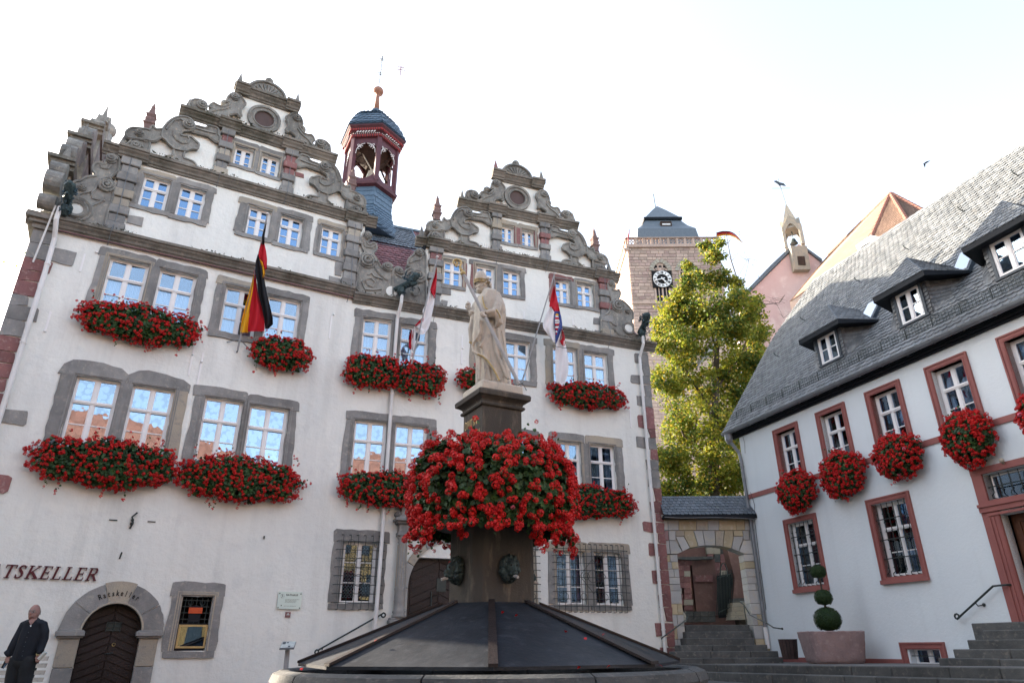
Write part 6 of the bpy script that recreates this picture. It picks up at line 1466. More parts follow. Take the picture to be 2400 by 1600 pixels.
for k in range(46):
    x, y = U(430,520), U(330,395); 
    if (x-430) < (y-335)*.35: continue
    x_, z_ = ppx(x, y); d = U(-.085,.095); b.ball(SW(x_, d, z_), U(.016,.026), 7, 5)
b.build('hair', 'statue_stone', stt, smooth=True)
# mitre
b = MB(); n = 22; vs = []
MT = [(350,330,345,515,.098,8),(325,340,500,.102,0),(290,345,490,.10,0)]
rows = [((345,352),(515,372),.098),((342,320),(505,335),.103),((345,280),(490,300),.098),((362,240),(470,255),.07),((385,215),(445,222),.03),((405,208),(425,210),.006)]
for (l_, r_, d) in rows:
    (x0, z0), (x1, z1) = ppx(*l_), ppx(*r_); c_ = ((x0+x1)/2, (z0+z1)/2); h_ = ((x1-x0)/2, (z1-z0)/2)
    for k in range(n): a = 2*math.pi*k/n; vs.append(SW(c_[0]+h_[0]*math.cos(a), d*math.sin(a)*(1+.05*math.cos(9*a)), c_[1]+h_[1]*math.cos(a)))
b.add(vs, [(i*n+k, i*n+(k+1)%n, (i+1)*n+(k+1)%n, (i+1)*n+k) for i in range(len(rows)-1) for k in range(n)] + [tuple(reversed(range(n))), tuple((len(rows)-1)*n+k for k in range(n))])
b.build('mitre', 'statue_stone', stt, smooth=True)
b = MB()
for (l_, r_, d) in (((345,350),(515,370),.104),((343,325),(508,342),.108)):
    (x0, z0), (x1, z1) = ppx(*l_), ppx(*r_)
    b.tube([SW((x0+x1)/2 + ((x1-x0)/2+.004)*math.cos(a), d*math.sin(a), (z0+z1)/2 + (z1-z0)/2*math.cos(a)) for a in [2*math.pi*k/24 for k in range(24)]], .007, 5, True)
for k in range(12): a = 2*math.pi*k/12; (x0, z0), (x1, z1) = ppx(344,338), ppx(512,356); b.ball(SW((x0+x1)/2 + ((x1-x0)/2+.004)*math.cos(a), .106*math.sin(a), (z0+z1)/2 + (z1-z0)/2*math.cos(a)), .012, 6, 4)
b.tube([sp(x, y, d + .018) for x, y, d in hem[6:]], .013, 5); b.tube([sp(x, y, d + .014) for x, y, d in hem[:7]], .007, 5)
b.tube([sp(430,500,.205), sp(440,560,.235), sp(460,620,.262), sp(490,640,.28)], .010, 5); b.tube([sp(585,640,.36), sp(620,700,.352), sp(630,740,.33)], .010, 5); b.tube([sp(285,1005,.03), sp(310,1018,.04)], .014, 5)
b.build('gilded_trim', 'gold', stt)
b = MB(); b.tube([sp(215,240,.36), sp(440,690,.43), sp(840,1475,.46)], .024, 8); b.build('crosier_shaft', 'staff_grey', stt)
b = MB(); b.lathe(sp(215,245,.36), [(.03,-.02),(.045,0),(.04,.02),(.025,.05)], 8)
cr = [(205,225),(190,190),(180,160),(195,130),(190,105),(165,88),(135,84),(112,95),(108,120),(122,142),(142,145),(152,128),(145,110),(132,110)]
b.tube([sp(x, y, .36) for x, y in cr], [.024,.022,.018,.018,.018,.018,.017,.016,.016,.015,.014,.013,.012,.01], 7); 
for x, y in ((175,100),(122,92),(140,158)): b.ball(sp(x, y, .36), .02, 6, 4)
b.build('crosier_hook', 'gold', stt, smooth=True)
b = MB(); b.tube([sp(840,1475,.46), sp(880,1460,.4)], .008, 4); b.build('wire_stay', 'iron', stt)
# ================================================================== GROUND
random.seed(21)
b = MB(); n = 60
def gz(x, y): # square rises gently to the right
    return max(-.05, min(.42, .05 + .045 * (x + 3)))  if y < 40 else .4
for i in range(n):
    for j in range(n):
        X = [(-1 + 2*(i+a)/n)**3 * 900 + 0 for a in (0, 1)]; Y = [(-1 + 2*(j+a)/n)**3 * 900 + 12 for a in (0, 1)]
        b.add([(X[0],Y[0],gz(X[0],Y[0])),(X[1],Y[0],gz(X[1],Y[0])),(X[1],Y[1],gz(X[1],Y[1])),(X[0],Y[1],gz(X[0],Y[1]))], [(0,1,2,3)])
g = b.build('ground', 'ground_stone', None, recalc=False); g['kind'] = 'structure'
b = MB()
for q in ((-6.9,2.6,.0,.8),): pass
land = MB(); land.hexa([(3.2,21.6,.3),(9.5,21.6,.3),(9.5,32,.3),(3.2,32,.3),(3.2,21.6,1.6),(9.5,21.6,1.6),(9.5,32,1.6),(3.2,32,1.6)]); o = land.build('yard_ground', 'paving', None); o['kind'] = 'structure'
# portal steps of the hall
b = MB()
for k in range(4): bb = MB(); bb.box(FA, 1.6-.3*0, 4.2, -.3, .38-.14*k, 0, .5+.3*k); bb.build('step_block', 'step_stone', hall)

# ================================================================== BACKGROUND
def w_(k, x, y, d): return pD(k, x, y, d)
TY = 75.0
tower = thing('church_tower', w_('m', 600, 1500, TY), 'square sandstone church tower with a clock, pointed windows and a slate roof behind a balustrade', 'church tower')
x0 = w_('m', 278, 700, TY).x; x1 = w_('m', 1112, 700, TY).x; ztop = w_('m', 600, 706, TY).z; zstr = w_('m', 500, 1215, TY).z; TW = x1 - x0
def FT(s, o, h): return (x0 + s, TY - o, h)
def FTl(s, o, h): return (x0 - o, TY + s, h)
def mT(x, y): p = w_('m', x, y, TY); return p.x - x0, p.z
# openings as rectangles, stone arches cover the corners
(wa, za), (wb_, zb) = mT(505, 880), mT(680, 1195); (wc, zc), (wd, zd) = mT(742, 880), mT(905, 1125)
b = MB(); cells(b, FT, 0, TW, 0, ztop, [(wa+.3, wb_-.3, zb, za), (wc+.3, wd-.3, zd, zc)], rev=.8); cells(b, FTl, 0, TW, 0, ztop, [])
b.quad((x1,TY,0),(x1,TY+TW,0),(x1,TY+TW,ztop),(x1,TY,ztop)); b.quad((x0,TY+TW,0),(x1,TY+TW,0),(x1,TY+TW,ztop),(x0,TY+TW,ztop)); b.quad((x0,TY,ztop),(x1,TY,ztop),(x1,TY+TW,ztop),(x0,TY+TW,ztop))
b.build('wall', 'mortar', tower, recalc=False)
b = MB(); b.box(FT, wa, wb_, zb, za-.2, -.04, .03); b.box(FT, wc, wd, zd, zc-.2, -.04, .03); b.build('dark_louvre', 'interior', tower)
def gothic(c, w2, zs_, k, par, mat='tower_stone'):   # pointed stone arch
    rr = w2 * 1.42
    def P(t, e): a = math.pi - (math.pi*.5 - math.asin((rr - w2) / rr)) * t; return (c + (rr - w2) + (rr+e)*math.cos(a), zs_ + (rr+e)*math.sin(a))
    for mir in (0, 1):
        for i in range(5):
            pts = [P(i/5+.01,0), P(i/5+.1,0), P((i+1)/5-.01,0), P((i+1)/5-.01,.5), P(i/5+.1,.5), P(i/5+.01,.5)]
            if mir: pts = [(2*c-x, y) for x, y in pts]
            bb = MB(); bb.prism(FT, pts, -.3, .22); bb.build('arch_stone', mat, par)
    return P(1, 0)[1]
blocks = []
zz = ztop - .1; ro = 0
while len(blocks) < 330:
    hgt = U(.36, .5); x = -U(0, .6)
    while x < TW:
        wd_ = U(.5, 1.05); a, c = max(0, x), min(TW, x + wd_); x += wd_
        if c - a < .12: continue
        blocks.append((a, c, zz - hgt, zz))
    zz -= hgt
ZARC = mT(590, 925)[1] + .75
def hole(a, c, lo, hi):
    for (p, q, r1, r2) in ((wa-.1, wb_+.1, zb, ZARC), (wc-.1, wd+.1, zd, ZARC)):
        if c > p and a < q and hi > r1 and lo < r2:
            if a < p and c > q: return [(a, p), (q, c)]
            if a < p: return [(a, p)]
            if c > q: return [(q, c)]
            return []
    return [(a, c)]
cnt = 0
for a, c, lo, hi in blocks:
    for a2, c2 in hole(a, c, lo, hi):
        if c2 - a2 < .12 or cnt > 298: continue
        bb = MB(); bb.box(FT, a2+.032, c2-.032, lo+.03, hi-.03, 0, .06 + U(0,.05)); bb.build('stone', 'tower_stone_red' if rnd() < .3 else 'tower_stone', tower); cnt += 1
b = MB(); z2 = zz; z = zz
while z > 8:
    hgt = .45; x = -U(0,.6)
    while x < TW:
        wd_ = U(.6,1.4); a, c = max(0,x), min(TW,x+wd_); x += wd_
        if c-a > .1: b.box(FT, a+.02, c-.02, z-hgt+.02, z-.02, 0, .05+U(0,.03))
    z -= hgt
z = ztop
while z > 12:
    hgt = .45; x = -U(0,.6)
    while x < TW:
        wd_ = U(.7,1.5); a, c = max(0,x), min(TW,x+wd_); x += wd_
        if c-a > .1: b.box(FTl, a+.02, c-.02, z-hgt+.02, z-.02, 0, .05+U(0,.03))
    z -= hgt
b.build('stones', 'tower_stone', tower, kind='stuff', recalc=False)
zsp = mT(590, 925)[1]
for c, w2 in (((wa+wb_)/2, (wb_-wa)/2-.05), ((wc+wd)/2, (wd-wc)/2-.05)):
    top = gothic(c, w2, zsp, 0, tower, 'stone_tan')
    b = MB()
    for q in ((c-w2-.1,c-w2+.12),(c+w2-.12,c+w2+.1),(c-.1,c+.1),(c-w2*.5-.05,c-w2*.5+.05),(c+w2*.5-.05,c+w2*.5+.05)): b.box(FT, q[0], q[1], zb if c < TW/2 else zd, za-.3, -.1, .1)
    for dx, dz in ((0,.75),(-.42,.15),(.42,.15),(0,.2)): b.tube([FT(c+dx+.30*math.cos(t), .06, zsp-.0+dz*.9+.30*math.sin(t)) for t in [2*math.pi*k/12 for k in range(12)]], .075, 5, True)
    
    b.build('tracery', 'tower_stone', tower)
    b = MB(); b.prism(FT, [(c-w2,zsp-.3),(c+w2,zsp-.3),(c+w2,zsp),(c+w2*.72,zsp+(top-zsp)*.62),(c,top),(c-w2*.72,zsp+(top-zsp)*.62),(c-w2,zsp)], -.03, .03); b.build('dark_louvre', 'interior', tower)
b = MB(); b.box(FT, -.25, TW+.25, ztop-.05, ztop+.35, -TW-.2, .3); b.box(FT, -.1, TW+.1, zstr-.15, zstr+.12, -.2, .18); b.build('string_course', 'tower_stone', tower)
# clock
cx, cz = mT(593, 1005); r_ = abs(mT(680,1005)[0] - mT(508,1005)[0]) / 2
ck = MB(); ck.box(FT, cx-r_*1.06, cx+r_*1.06, cz-r_*1.0, cz+r_*1.0, .1, .3); ck = ck.build('clock', 'ink', tower)
def ring(r0, r1, o0, o1, mat, name):
    b = MB(); N = 40; vs = []
    for i in range(N):
        a = 2*math.pi*i/N
        for rr, oo in ((r0,o0),(r0,o1),(r1,o1),(r1,o0)): vs.append(FT(cx+rr*math.cos(a), oo, cz+rr*math.sin(a)))
    b.add(vs, [(4*i+j, 4*((i+1)%N)+j, 4*((i+1)%N)+(j+1)%4, 4*i+(j+1)%4) for i in range(N) for j in range(4)]); b.build(name, mat, ck)
ring(r_*.60, r_*.98, .3, .33, 'white_paint', 'dial_ring')
for i, nm in enumerate(['XII','I','II','III','IIII','V','VI','VII','VIII','IX','X','XI']):
    a = R(90 - 30*i); rr = r_*.66
    o = text_obj(nm, 'numeral', 'ink', ck, FT(cx + rr*math.cos(a), .345, cz + rr*math.sin(a)), 0, r_*.36, .01, align='CENTER', bold=.012, squeeze=.75, tilt=a - R(90))
b = MB()
for ang, L_, w1 in ((R(193), r_*.88, .07), (R(-52), r_*.62, .09)):
    d_ = (math.cos(ang), math.sin(ang)); b.tube([FT(cx-d_[0]*L_*.3,.4,cz-d_[1]*L_*.3), FT(cx+d_[0]*L_*.6,.4,cz+d_[1]*L_*.6), FT(cx+d_[0]*L_*.75,.4,cz+d_[1]*L_*.75), FT(cx+d_[0]*L_,.4,cz+d_[1]*L_)], [w1,w1,w1*2,.02], 4)
b.build('clock_hands', 'white_paint', ck)
# balustrade with quatrefoils
zb0 = ztop + .35; zb1 = mT(600, 628)[1]; NB = 11
for fr_, nm_ in ((FT, 'front'), (FTl, 'side')):
    for i in range(NB):
        a, c = TW*i/NB, TW*(i+1)/NB; b = MB(); b.box(fr_, a, a+.14, zb0, zb1, 0, .2); b.box(fr_, c-.14, c, zb0, zb1, 0, .2)
        m_, mz, hw = (a+c)/2, (zb0+zb1)/2, (c-a)/2
        for dx, dz in ((.2,.2),(-.2,.2),(.2,-.2),(-.2,-.2)): b.tube([fr_(m_+dx+.17*math.cos(t), .1, mz+dz+.17*math.sin(t)) for t in [2*math.pi*k/9 for k in range(9)]], .055, 4, True)
        b.box(fr_, a+.14, c-.14, zb0, zb0+.1, 0, .2); b.build('balustrade_panel', 'tower_stone', tower)
    b = MB(); b.box(fr_, -.15, TW+.15, zb1, zb1+.14, -.05, .28); b.build('balustrade_rail', 'tower_stone', tower)
# tower roof: broken pyramid
cxr, cyr = x0 + TW/2, TY + TW/2
def sqr(h_, z): return [(cxr-h_, cyr-h_, z), (cxr+h_, cyr-h_, z), (cxr+h_, cyr+h_, z), (cxr-h_, cyr+h_, z)]
def pyr(prof, name, mat):
    b = MB(); vs = []
    for h_, z in prof: vs += sqr(h_, z)
    b.add(vs, [(i*4+k, i*4+(k+1)%4, (i+1)*4+(k+1)%4, (i+1)*4+k) for i in range(len(prof)-1) for k in range(4)] + [(3,2,1,0), tuple((len(prof)-1)*4+k for k in range(4))]); return b.build(name, mat, tower)
dr = cyr - 2.4
zA = pD('m', 500, 585, dr).z; zB = pD('m', 600, 450, dr).z
hx = (pD('m', 770, 430, dr).x - pD('m', 450, 430, dr).x) / 2
pyr([(hx*1.85, ztop+.2), (hx*1.62, zA), (hx*1.30, zA+(zB-zA)*.4), (hx*.98, zB), (hx*1.06, zB+.02), (hx*1.08, zB+.35), (hx*.95, zB+.6), (hx*.4, zB+2.6), (.1, zB+3.8)], 'tower_roof', 'slate')
b = MB(); vs = sqr(hx*1.09, zB-.05) + sqr(hx*1.11, zB+.3); b.add(vs, [(3,2,1,0),(4,5,6,7)] + [(k,(k+1)%4,4+(k+1)%4,4+k) for k in range(4)]); b.build('eave_board', 'fascia_dark', tower)
b = MB(); b.tube([(cxr-.2, cyr, zB+3.6), (cxr-.3, cyr, zB+6)], .06, 5); b.build('roof_spike', 'iron', tower)
b = MB(); yv = dr - .9; b.hexa([(cxr-.6,yv,zA+.5),(cxr+.9,yv,zA+.5),(cxr+.9,yv+2,zA+.5),(cxr-.6,yv+2,zA+.5),(cxr-.6,yv,zA+1.5),(cxr+.9,yv,zA+1.5),(cxr+.9,yv+2,zA+1.5),(cxr-.6,yv+2,zA+1.5)]); v = b.build('roof_hatch', 'turret_dark', tower)
b = MB(); b.hexa([(cxr-.4,yv-.03,zA+.9),(cxr+.7,yv-.03,zA+.9),(cxr+.7,yv,zA+.9),(cxr-.4,yv,zA+.9),(cxr-.4,yv-.03,zA+1.1),(cxr+.7,yv-.03,zA+1.1),(cxr+.7,yv,zA+1.1),(cxr-.4,yv,zA+1.1)]); b.build('slat', 'white_paint', v)
b = MB(); p = FT(-.3, .5, ztop-.3); b.tube([FT(0,0,ztop-.2), FT(-.4,.4,ztop-.6), FT(-.6,.7,ztop-.5)], [.25,.22,.1], 6); b.build('gargoyle', 'tower_stone', tower)
def cloth(name, par, mats, pts_fn, nu, nv, matfn, th=None):
    b = MB(); P = [[pts_fn(i/nu, j/nv) for j in range(nv+1)] for i in range(nu+1)]
    vs = [p for row in P for p in row]; b.v = [tuple(v) for v in vs]
    for i in range(nu):
        for j in range(nv): b.f.append((i*(nv+1)+j, (i+1)*(nv+1)+j, (i+1)*(nv+1)+j+1, i*(nv+1)+j+1)); b.m.append(matfn((i+.5)/nu, (j+.5)/nv))
    return b.build(name, mats, par, smooth=True, recalc=False)
fl = thing('tower_flag', w_('m', 285, 640, TY-1), 'small red flag hanging at the left corner of the church tower balustrade', 'flag')
b = MB(); b.tube([w_('m',285,655,TY-.5), w_('m',296,540,TY-.5)], .05, 4); b.build('pole', 'pipe_zinc', fl)
cloth('cloth', fl, ['flag_red','flag_black'], lambda u, v: w_('m', 296 - 3 + (14*u - 14) * (.3+.7*math.sin(v*3)) + 4*math.sin(v*6), 545 + 100*v, TY-.6 - .3*math.sin(u*5)), 6, 12, lambda u, v: 1 if u < .2 else 0)
fl = thing('tower_flag', w_('m', 1190, 600, TY+5), 'black, red and gold flag blowing out behind the bare treetop', 'flag')
def f2(u, v):
    cx_ = [(1095,590),(1150,575),(1215,575),(1270,600),(1310,635),(1335,655)]; t = u*5; i = min(int(t),4); q = t-i; X = cx_[i][0]*(1-q)+cx_[i+1][0]*q; Y = cx_[i][1]*(1-q)+cx_[i+1][1]*q
    tw_ = (v-.5); return w_('m', X + tw_*(u**3)*40, Y + tw_*(45 - 10*u), TY + 6 + math.sin(u*7)*1.2*tw_)
cloth('cloth', fl, ['flag_black','flag_red','flag_gold'], f2, 24, 9, lambda u, v: 0 if v < .22 else (1 if v < .62 else 2))
b = MB(); b.tube([w_('m',1090,760,TY+6), w_('m',1095,560,TY+6)], .06, 4); b.build('pole', 'pipe_zinc', fl)

# pink gabled building with bell-cote
PY = 46.0
pink = thing('pink_gabled_building', w_('m', 1700, 1500, PY), 'pale pink plastered gable wall rising behind the slate roofed house', 'church building')
def pdm(pts, d, th, mat, name, par, k='m'): return pd_(k, pts, d, th, mat, name, par)
pdm([(1340,1180),(1850,672),(2070,822),(2070,1800),(1300,1800)], PY, 1.0, 'pink_plaster', 'wall', pink)
pdm([(1290,1180),(1322,1190),(1790,718),(1780,690),(1600,860)], PY-.15, 14, 'slate', 'roof_edge', pink); pdm([(1920,705),(2065,810),(2060,835),(1925,730)], PY-.15, 14, 'slate', 'roof_edge', pink)
bc = thing('bell_cote', w_('m', 1850, 900, PY-.8), 'slender pointed stone bell-cote with open arches on top of the pink gable', 'bell cote')
pdm([(1775,690),(1925,690),(1962,905),(1815,908)], PY-.5, 1.2, 'stone_tan', 'corbel_block', bc); pdm([(1840,785),(1905,785),(1915,865),(1850,862)], PY-.56, .2, 'turret_dark', 'hatch', bc)
c0 = w_('m', 1848, 680, PY+.1); hw = abs(w_('m',1920,680,PY).x - w_('m',1780,680,PY).x)/2
zt = w_('m',1850,540,PY).z; zp_ = w_('m',1728,262,PY).z; cxx, cyy = c0.x - hw*.2, PY + hw*.9
def hx_(r_, z, i, n=4, o=R(20)): a = 2*math.pi*i/n + o; return Vector((cxx + r_*math.cos(a), cyy + r_*math.sin(a), z))
for i in range(4):
    b = MB(); b.tube([hx_(hw*1.5, c0.z-.2, i), hx_(hw*1.5, zt+.3, i)], .17, 4); b.build('post', 'stone_tan', bc)
    b = MB(); A_, B_ = hx_(hw*1.5, zt, i), hx_(hw*1.5, zt, i+1)
    pts = [A_ + (B_-A_)*t + Vector((0,0,-.5 + 1.0*(1-abs(2*t-1)**1.6))) for t in [k/8 for k in range(9)]]; tp = [A_ + Vector((0,0,.2)), (A_+B_)/2 + Vector((0,0,1.3)), B_ + Vector((0,0,.2))]
    nn = ((A_+B_)/2 - Vector((cxx,cyy,zt))).normalized()*.12; allp = pts + tp[::-1]; m_ = len(allp)
    tri = tessellate_polygon([[Vector(((p-A_).length if False else (p-A_).dot((B_-A_).normalized()), p.z, 0)) for p in allp]])
    b.add([p+nn for p in allp] + [p-nn for p in allp], [tuple(t) for t in tri] + [tuple(m_+k for k in reversed(t)) for t in tri] + [(k, (k+1)%m_, m_+(k+1)%m_, m_+k) for k in range(m_)]); b.build('arch', 'stone_tan', bc)
b = MB(); vs = [hx_(hw*1.6, zt+.15, i) for i in range(4)] + [Vector((cxx, cyy, zp_))]; b.add(vs, [(0,1,4),(1,2,4),(2,3,4),(3,0,4),(3,2,1,0)]); b.build('spire', 'stone_tan', bc)
b = MB(); b.lathe((cxx, cyy, zt-1.0), [(.32,0),(.22,.2),(.16,.42),(.02,.5)], 10); b.tube([(cxx,cyy,zt-.5),(cxx,cyy,zt+.4)], .03, 4); b.build('bell', 'iron', bc)
b = MB(); top = Vector((cxx, cyy, zp_)); v1 = w_('m',1693,100,PY+1); b.tube([top - Vector((0,0,.2)), Vector((cxx-.25, cyy, v1.z))], .025, 4); zc_ = w_('m',1710,193,PY+1).z
b.tube([(cxx-.9,cyy,zc_),(cxx+.6,cyy,zc_)], .02, 4); b.build('vane_rod', 'iron', bc)
zc2 = w_('m',1710,150,PY+1).z; b = MB(); b.prism(lambda s,o,h: (cxx-.2+s, cyy-o, zc2+h), [(-.45,.25),(-.2,.3),(0,.12),(.35,.02),(.5,-.25),(.3,-.22),(.1,-.15),(0,-.32),(-.15,-.05)], -.02, .02); b.build('cockerel', 'frame_dark', bc)

# brown tiled church roof: one long lit slope, two hip faces, real planes meeting at the apex
AP = pD('n', 1125, 603, 40)
def at_z(k, x, y, z): r = ray(*Zp(k, x, y)); t = (z - CZ) / r[2]; return Vector((r[0]*t, r[1]*t, z))
nave = thing('tiled_church_roof', (AP.x, AP.y, 8), 'steep brown tiled church roof with rounded ridge tiles behind the grey slate roof', 'church roof')
zr, ze = AP.z, AP.z - 9.5
RL = at_z('n', 560, 1165, zr); E1 = at_z('n', 905, 1120, ze+2.2); E0 = at_z('n', 200, 1600, ze); E2 = at_z('n', 1290, 870, ze+3.4); E3 = at_z('n', 1440, 770, ze + 5)
ELB = at_z('n', 480, 1375, zr - 4.8)
b = MB(); b.add([AP, RL, E0, E1, E2, E3], [(0,1,2,3),(0,3,4),(0,4,5)]); b.add([AP, RL, RL+Vector((14,10,-9)), AP+Vector((9,6,-9))], [(0,1,2,3)]); b.build('roof_deck', 'tile_brown', nave, recalc=False)
roof_rows('roof_tiles', 'tile_brown', E0, E1, RL, AP, 46, 110, nave, thick=.02)
roof_rows('roof_tiles', 'tile_brown', E1, E2, AP, AP, 26, 22, nave, thick=.02); roof_rows('roof_tiles', 'tile_brown', E2, E3, AP, AP, 26, 16, nave, thick=.02)
for A_, B_, n_ in ((AP, E1, 16), (AP, E2, 14), (AP, E3, 11)):
    for i in range(n_):
        P_, Q_ = A_.lerp(B_, i/n_), A_.lerp(B_, (i+1.1)/n_); b = MB(); b.tube([P_, Q_], [.14,.17], 7); b.build('ridge_tile', 'ridge_tile', nave)
b = MB(); 
for i in range(60): P_, Q_ = AP.lerp(RL, i/60), AP.lerp(RL, (i+1)/60); b.tube([P_, Q_], [.12,.16], 6)
b.build('ridge_tiles', 'tile_brown', nave, kind='stuff')
b = MB(); 
for P_ in (E1, E0): pass
b.add([E0, E1, E1+Vector((0,0,-14)), E0+Vector((0,0,-14)), E2, E2+Vector((0,0,-14)), E3, E3+Vector((0,0,-14))], [(0,1,2,3),(1,4,5,2),(4,6,7,5)]); b.build('wall', 'tower_stone', nave, recalc=False)
# small white capped chimney piece on the ridge of the house roof
cm = thing('slate_ridge_vent', FB(3.6,-4.6,13.4), 'small slate hung vent with a white flashing on the ridge of the grey roof', 'roof vent')
P0 = [on(*Zp('n',x,y), BC, AZB, 4.6) for x, y in ((805,1080),(945,985),(1020,1000),(880,1075),(825,1125))]
b = MB(); pts = [(-p[0], p[1]) for p in P0]; b.prism(FB, pts, -5.3, -4.6); b.build('cap', 'pipe_zinc', cm)

# ================================================================== TREE
tree = thing('linden_tree', (8.6, 27.5, 1.6), 'tall yellow green autumn tree standing between the town hall and the slate roofed house', 'tree')
TD = 27.5
clumps = [(1560,720,52),(1620,705,62),(1680,725,55),(1555,800,62),(1640,800,85),(1712,785,48),(1535,880,42),(1600,900,78),(1680,880,70),(1738,828,22),(1560,980,52),(1640,980,85),(1700,950,38),(1540,1060,36),(1600,1080,78),(1675,1075,55),(1640,1150,60),(1560,1140,45),
 (1640,592,22),(1652,560,10),(1618,565,14),(1578,612,14),(1583,650,20),(1650,640,30),(1688,650,18),(1705,690,32),(1740,695,16),(1512,750,20),(1530,770,26),(1755,760,14),(1735,720,34),(1725,850,34),(1745,790,24),(1715,900,34),(1690,1010,44),(1700,1080,30),(1610,640,22),(1505,790,10),(1570,680,24),(1545,760,30)]
random.seed(5)
vsl, fsl = [], []
def leafquad(P, sz):
    d = Vector((U(-1,1), U(-1,1), U(-.7,.7))).normalized(); e = d.cross(Vector((U(-1,1), U(-1,1), U(-1,1)))).normalized()
    n0 = len(vsl); vsl.extend([P - d*sz, P + e*sz*.6, P + d*sz, P - e*sz*.6 + d.cross(e)*sz*.15]); fsl.append((n0, n0+1, n0+2, n0+3))
sub = []
for (x, y, r_) in clumps:
    c = pD('D', x, y, TD + U(-.8,.8)); rm = r_ / .98 / 1580 * TD * 1.02
    for k in range(max(7, int(r_*1.25))):
        v = Vector((random.gauss(0,1), random.gauss(0,1), random.gauss(0,1))).normalized() * (U(.45,1.0)) ; v.z *= .95; v.y *= 1.15
        if rnd() < .12: v = v * U(1.1, 1.4)
        if noise.noise((c + v*rm) * .9) < -.28: continue
        sub.append((c + v*rm, U(.16,.38) * (1 if r_ > 30 else .7)))
for P, rs in sub:
    for k in range(int(38 * (rs/.27)**2) + 6):
        v = Vector((random.gauss(0,1), random.gauss(0,1), random.gauss(0,.75))) * rs * .55; leafquad(P + v, U(.05,.095))
me = bpy.data.meshes.new('crown'); W0 = worg(tree); me.from_pydata([tuple(v - W0) for v in vsl], [], fsl); me.materials.append(MATS['tree_leaf']); o = bpy.data.objects.new('crown', me); COL.objects.link(o); o.parent = tree; o['kind'] = 'stuff'
print('tree leaves', len(fsl))
b = MB(); tp_ = [Vector((8.6,27.5,1.4)), pD('D',1640,1150,27.5), pD('D',1640,950,27.4), pD('D',1645,800,27.5), pD('D',1672,700,27.5)]; b.tube(tp_, [.3,.24,.2,.14,.09], 8)
b.build('trunk', 'bark', tree)
for pts, r_ in (([(1645,800),(1680,690),(1693,640),(1680,600),(1672,560),(1668,535)], .05), ([(1680,690),(1665,620),(1640,575),(1625,560)], .035), ([(1640,950),(1580,860),(1550,760),(1530,740)], .07), ([(1640,900),(1700,820),(1730,740),(1750,700),(1790,695)], .06), ([(1645,800),(1610,700),(1590,640)], .05), ([(1640,1050),(1570,1000),(1530,900)], .07), ([(1672,700),(1705,660),(1720,600),(1700,560)], .02), ([(1693,640),(1715,600),(1730,610),(1745,640)], .012), ([(1680,600),(1660,560),(1640,545),(1620,548)], .012), ([(1672,560),(1685,540),(1700,545)], .008), ([(1640,1000),(1700,940),(1730,880)], .05), ([(1720,700),(1760,690),(1785,700),(1800,730)], .015)):
    b = MB(); L_ = len(pts); b.tube([pD('D',x,y,27.4+U(-.2,.2)) for x, y in pts], [r_*(1-.8*i/(L_-1)) for i in range(L_)], 5)
    for k in range(5):
        i = random.randrange(1, L_); x, y = pts[i]; b.tube([pD('D',x,y,27.4), pD('D',x+U(-18,18),y-U(4,18),27.4), pD('D',x+U(-32,32),y-U(-2,26),27.4)], [r_*.25+.006,.008,.003], 3)
    b.build('limb', 'bark', tree)
bird = thing('bird', pD('n', 1440, 335, 60), 'small dark bird flying in the pale sky above the grey roof', 'bird')
b = MB(); c = pD('n',1440,335,60); b.tube([c+Vector((-.12,0,-.35)), c+Vector((-.03,0,-.1)), c+Vector((.05,0,.15))], [.02,.09,.03], 6); b.build('body', 'ink', bird)
b = MB(); b.add([c, c+Vector((-.15,.05,.1)), c+Vector((.25,.0,.38)), c+Vector((.85,.1,.62)), c+Vector((.35,0,.22))], [(0,1,2),(0,2,4),(2,3,4)]); b.add([c, c+Vector((-.12,0,.05)), c+Vector((-.2,-.1,-.25)), c+Vector((-.02,0,-.42))], [(0,1,2,3)]); b.build('wings', 'ink', bird, recalc=False)

# houses on the far side of the square, behind the photographer: they stand in the window reflections
def far_house(x, y, w_d, dep, h, roof, yaw, wall, label):
    t = thing('opposite_house', (x, y, 0), label, 'house'); t.rotation_euler = (0,0,yaw)
    fr = lambda s, o, z: (s + 0, o, z)
    b = MB(); cells(b, lambda s,o,z: (s, o, z), -w_d/2, w_d/2, 0, h, [], rev=.1)
    b.hexa([(-w_d/2,-dep,0),(w_d/2,-dep,0),(w_d/2,-.02,0),(-w_d/2,-.02,0),(-w_d/2,-dep,h),(w_d/2,-dep,h),(w_d/2,-.02,h),(-w_d/2,-.02,h)])
    me = b.build('wall', wall, loc=(0,0,0)); me.parent = t
    b = MB(); e = .5; b.quad((-w_d/2-e,e,h-.3),(w_d/2+e,e,h-.3),(w_d/2+e,-dep/2,h+roof),(-w_d/2-e,-dep/2,h+roof)); b.quad((-w_d/2-e,-dep-e,h-.3),(w_d/2+e,-dep-e,h-.3),(w_d/2+e,-dep/2,h+roof),(-w_d/2-e,-dep/2,h+roof)); m = b.build('roof', 'ridge_tile', loc=(0,0,0)); m.parent = t
    for i in range(int(w_d/1.9)):
        for z in (1.0, 4.0, 7.0):
            if z + 1.6 > h: continue
            x_ = -w_d/2 + .9 + i*1.9; b = MB(); b.hexa([(x_,.0,z),(x_+1,.0,z),(x_+1,.05,z),(x_,.05,z),(x_,.0,z+1.5),(x_+1,.0,z+1.5),(x_+1,.05,z+1.5),(x_,.05,z+1.5)]); o = b.build('window', 'frame_dark', loc=(0,0,0)); o.parent = t
far_house(-6, -9, 15, 9, 9.4, 5.4, R(-14), 'warm_wall', 'long ochre plastered house across the square behind the photographer')
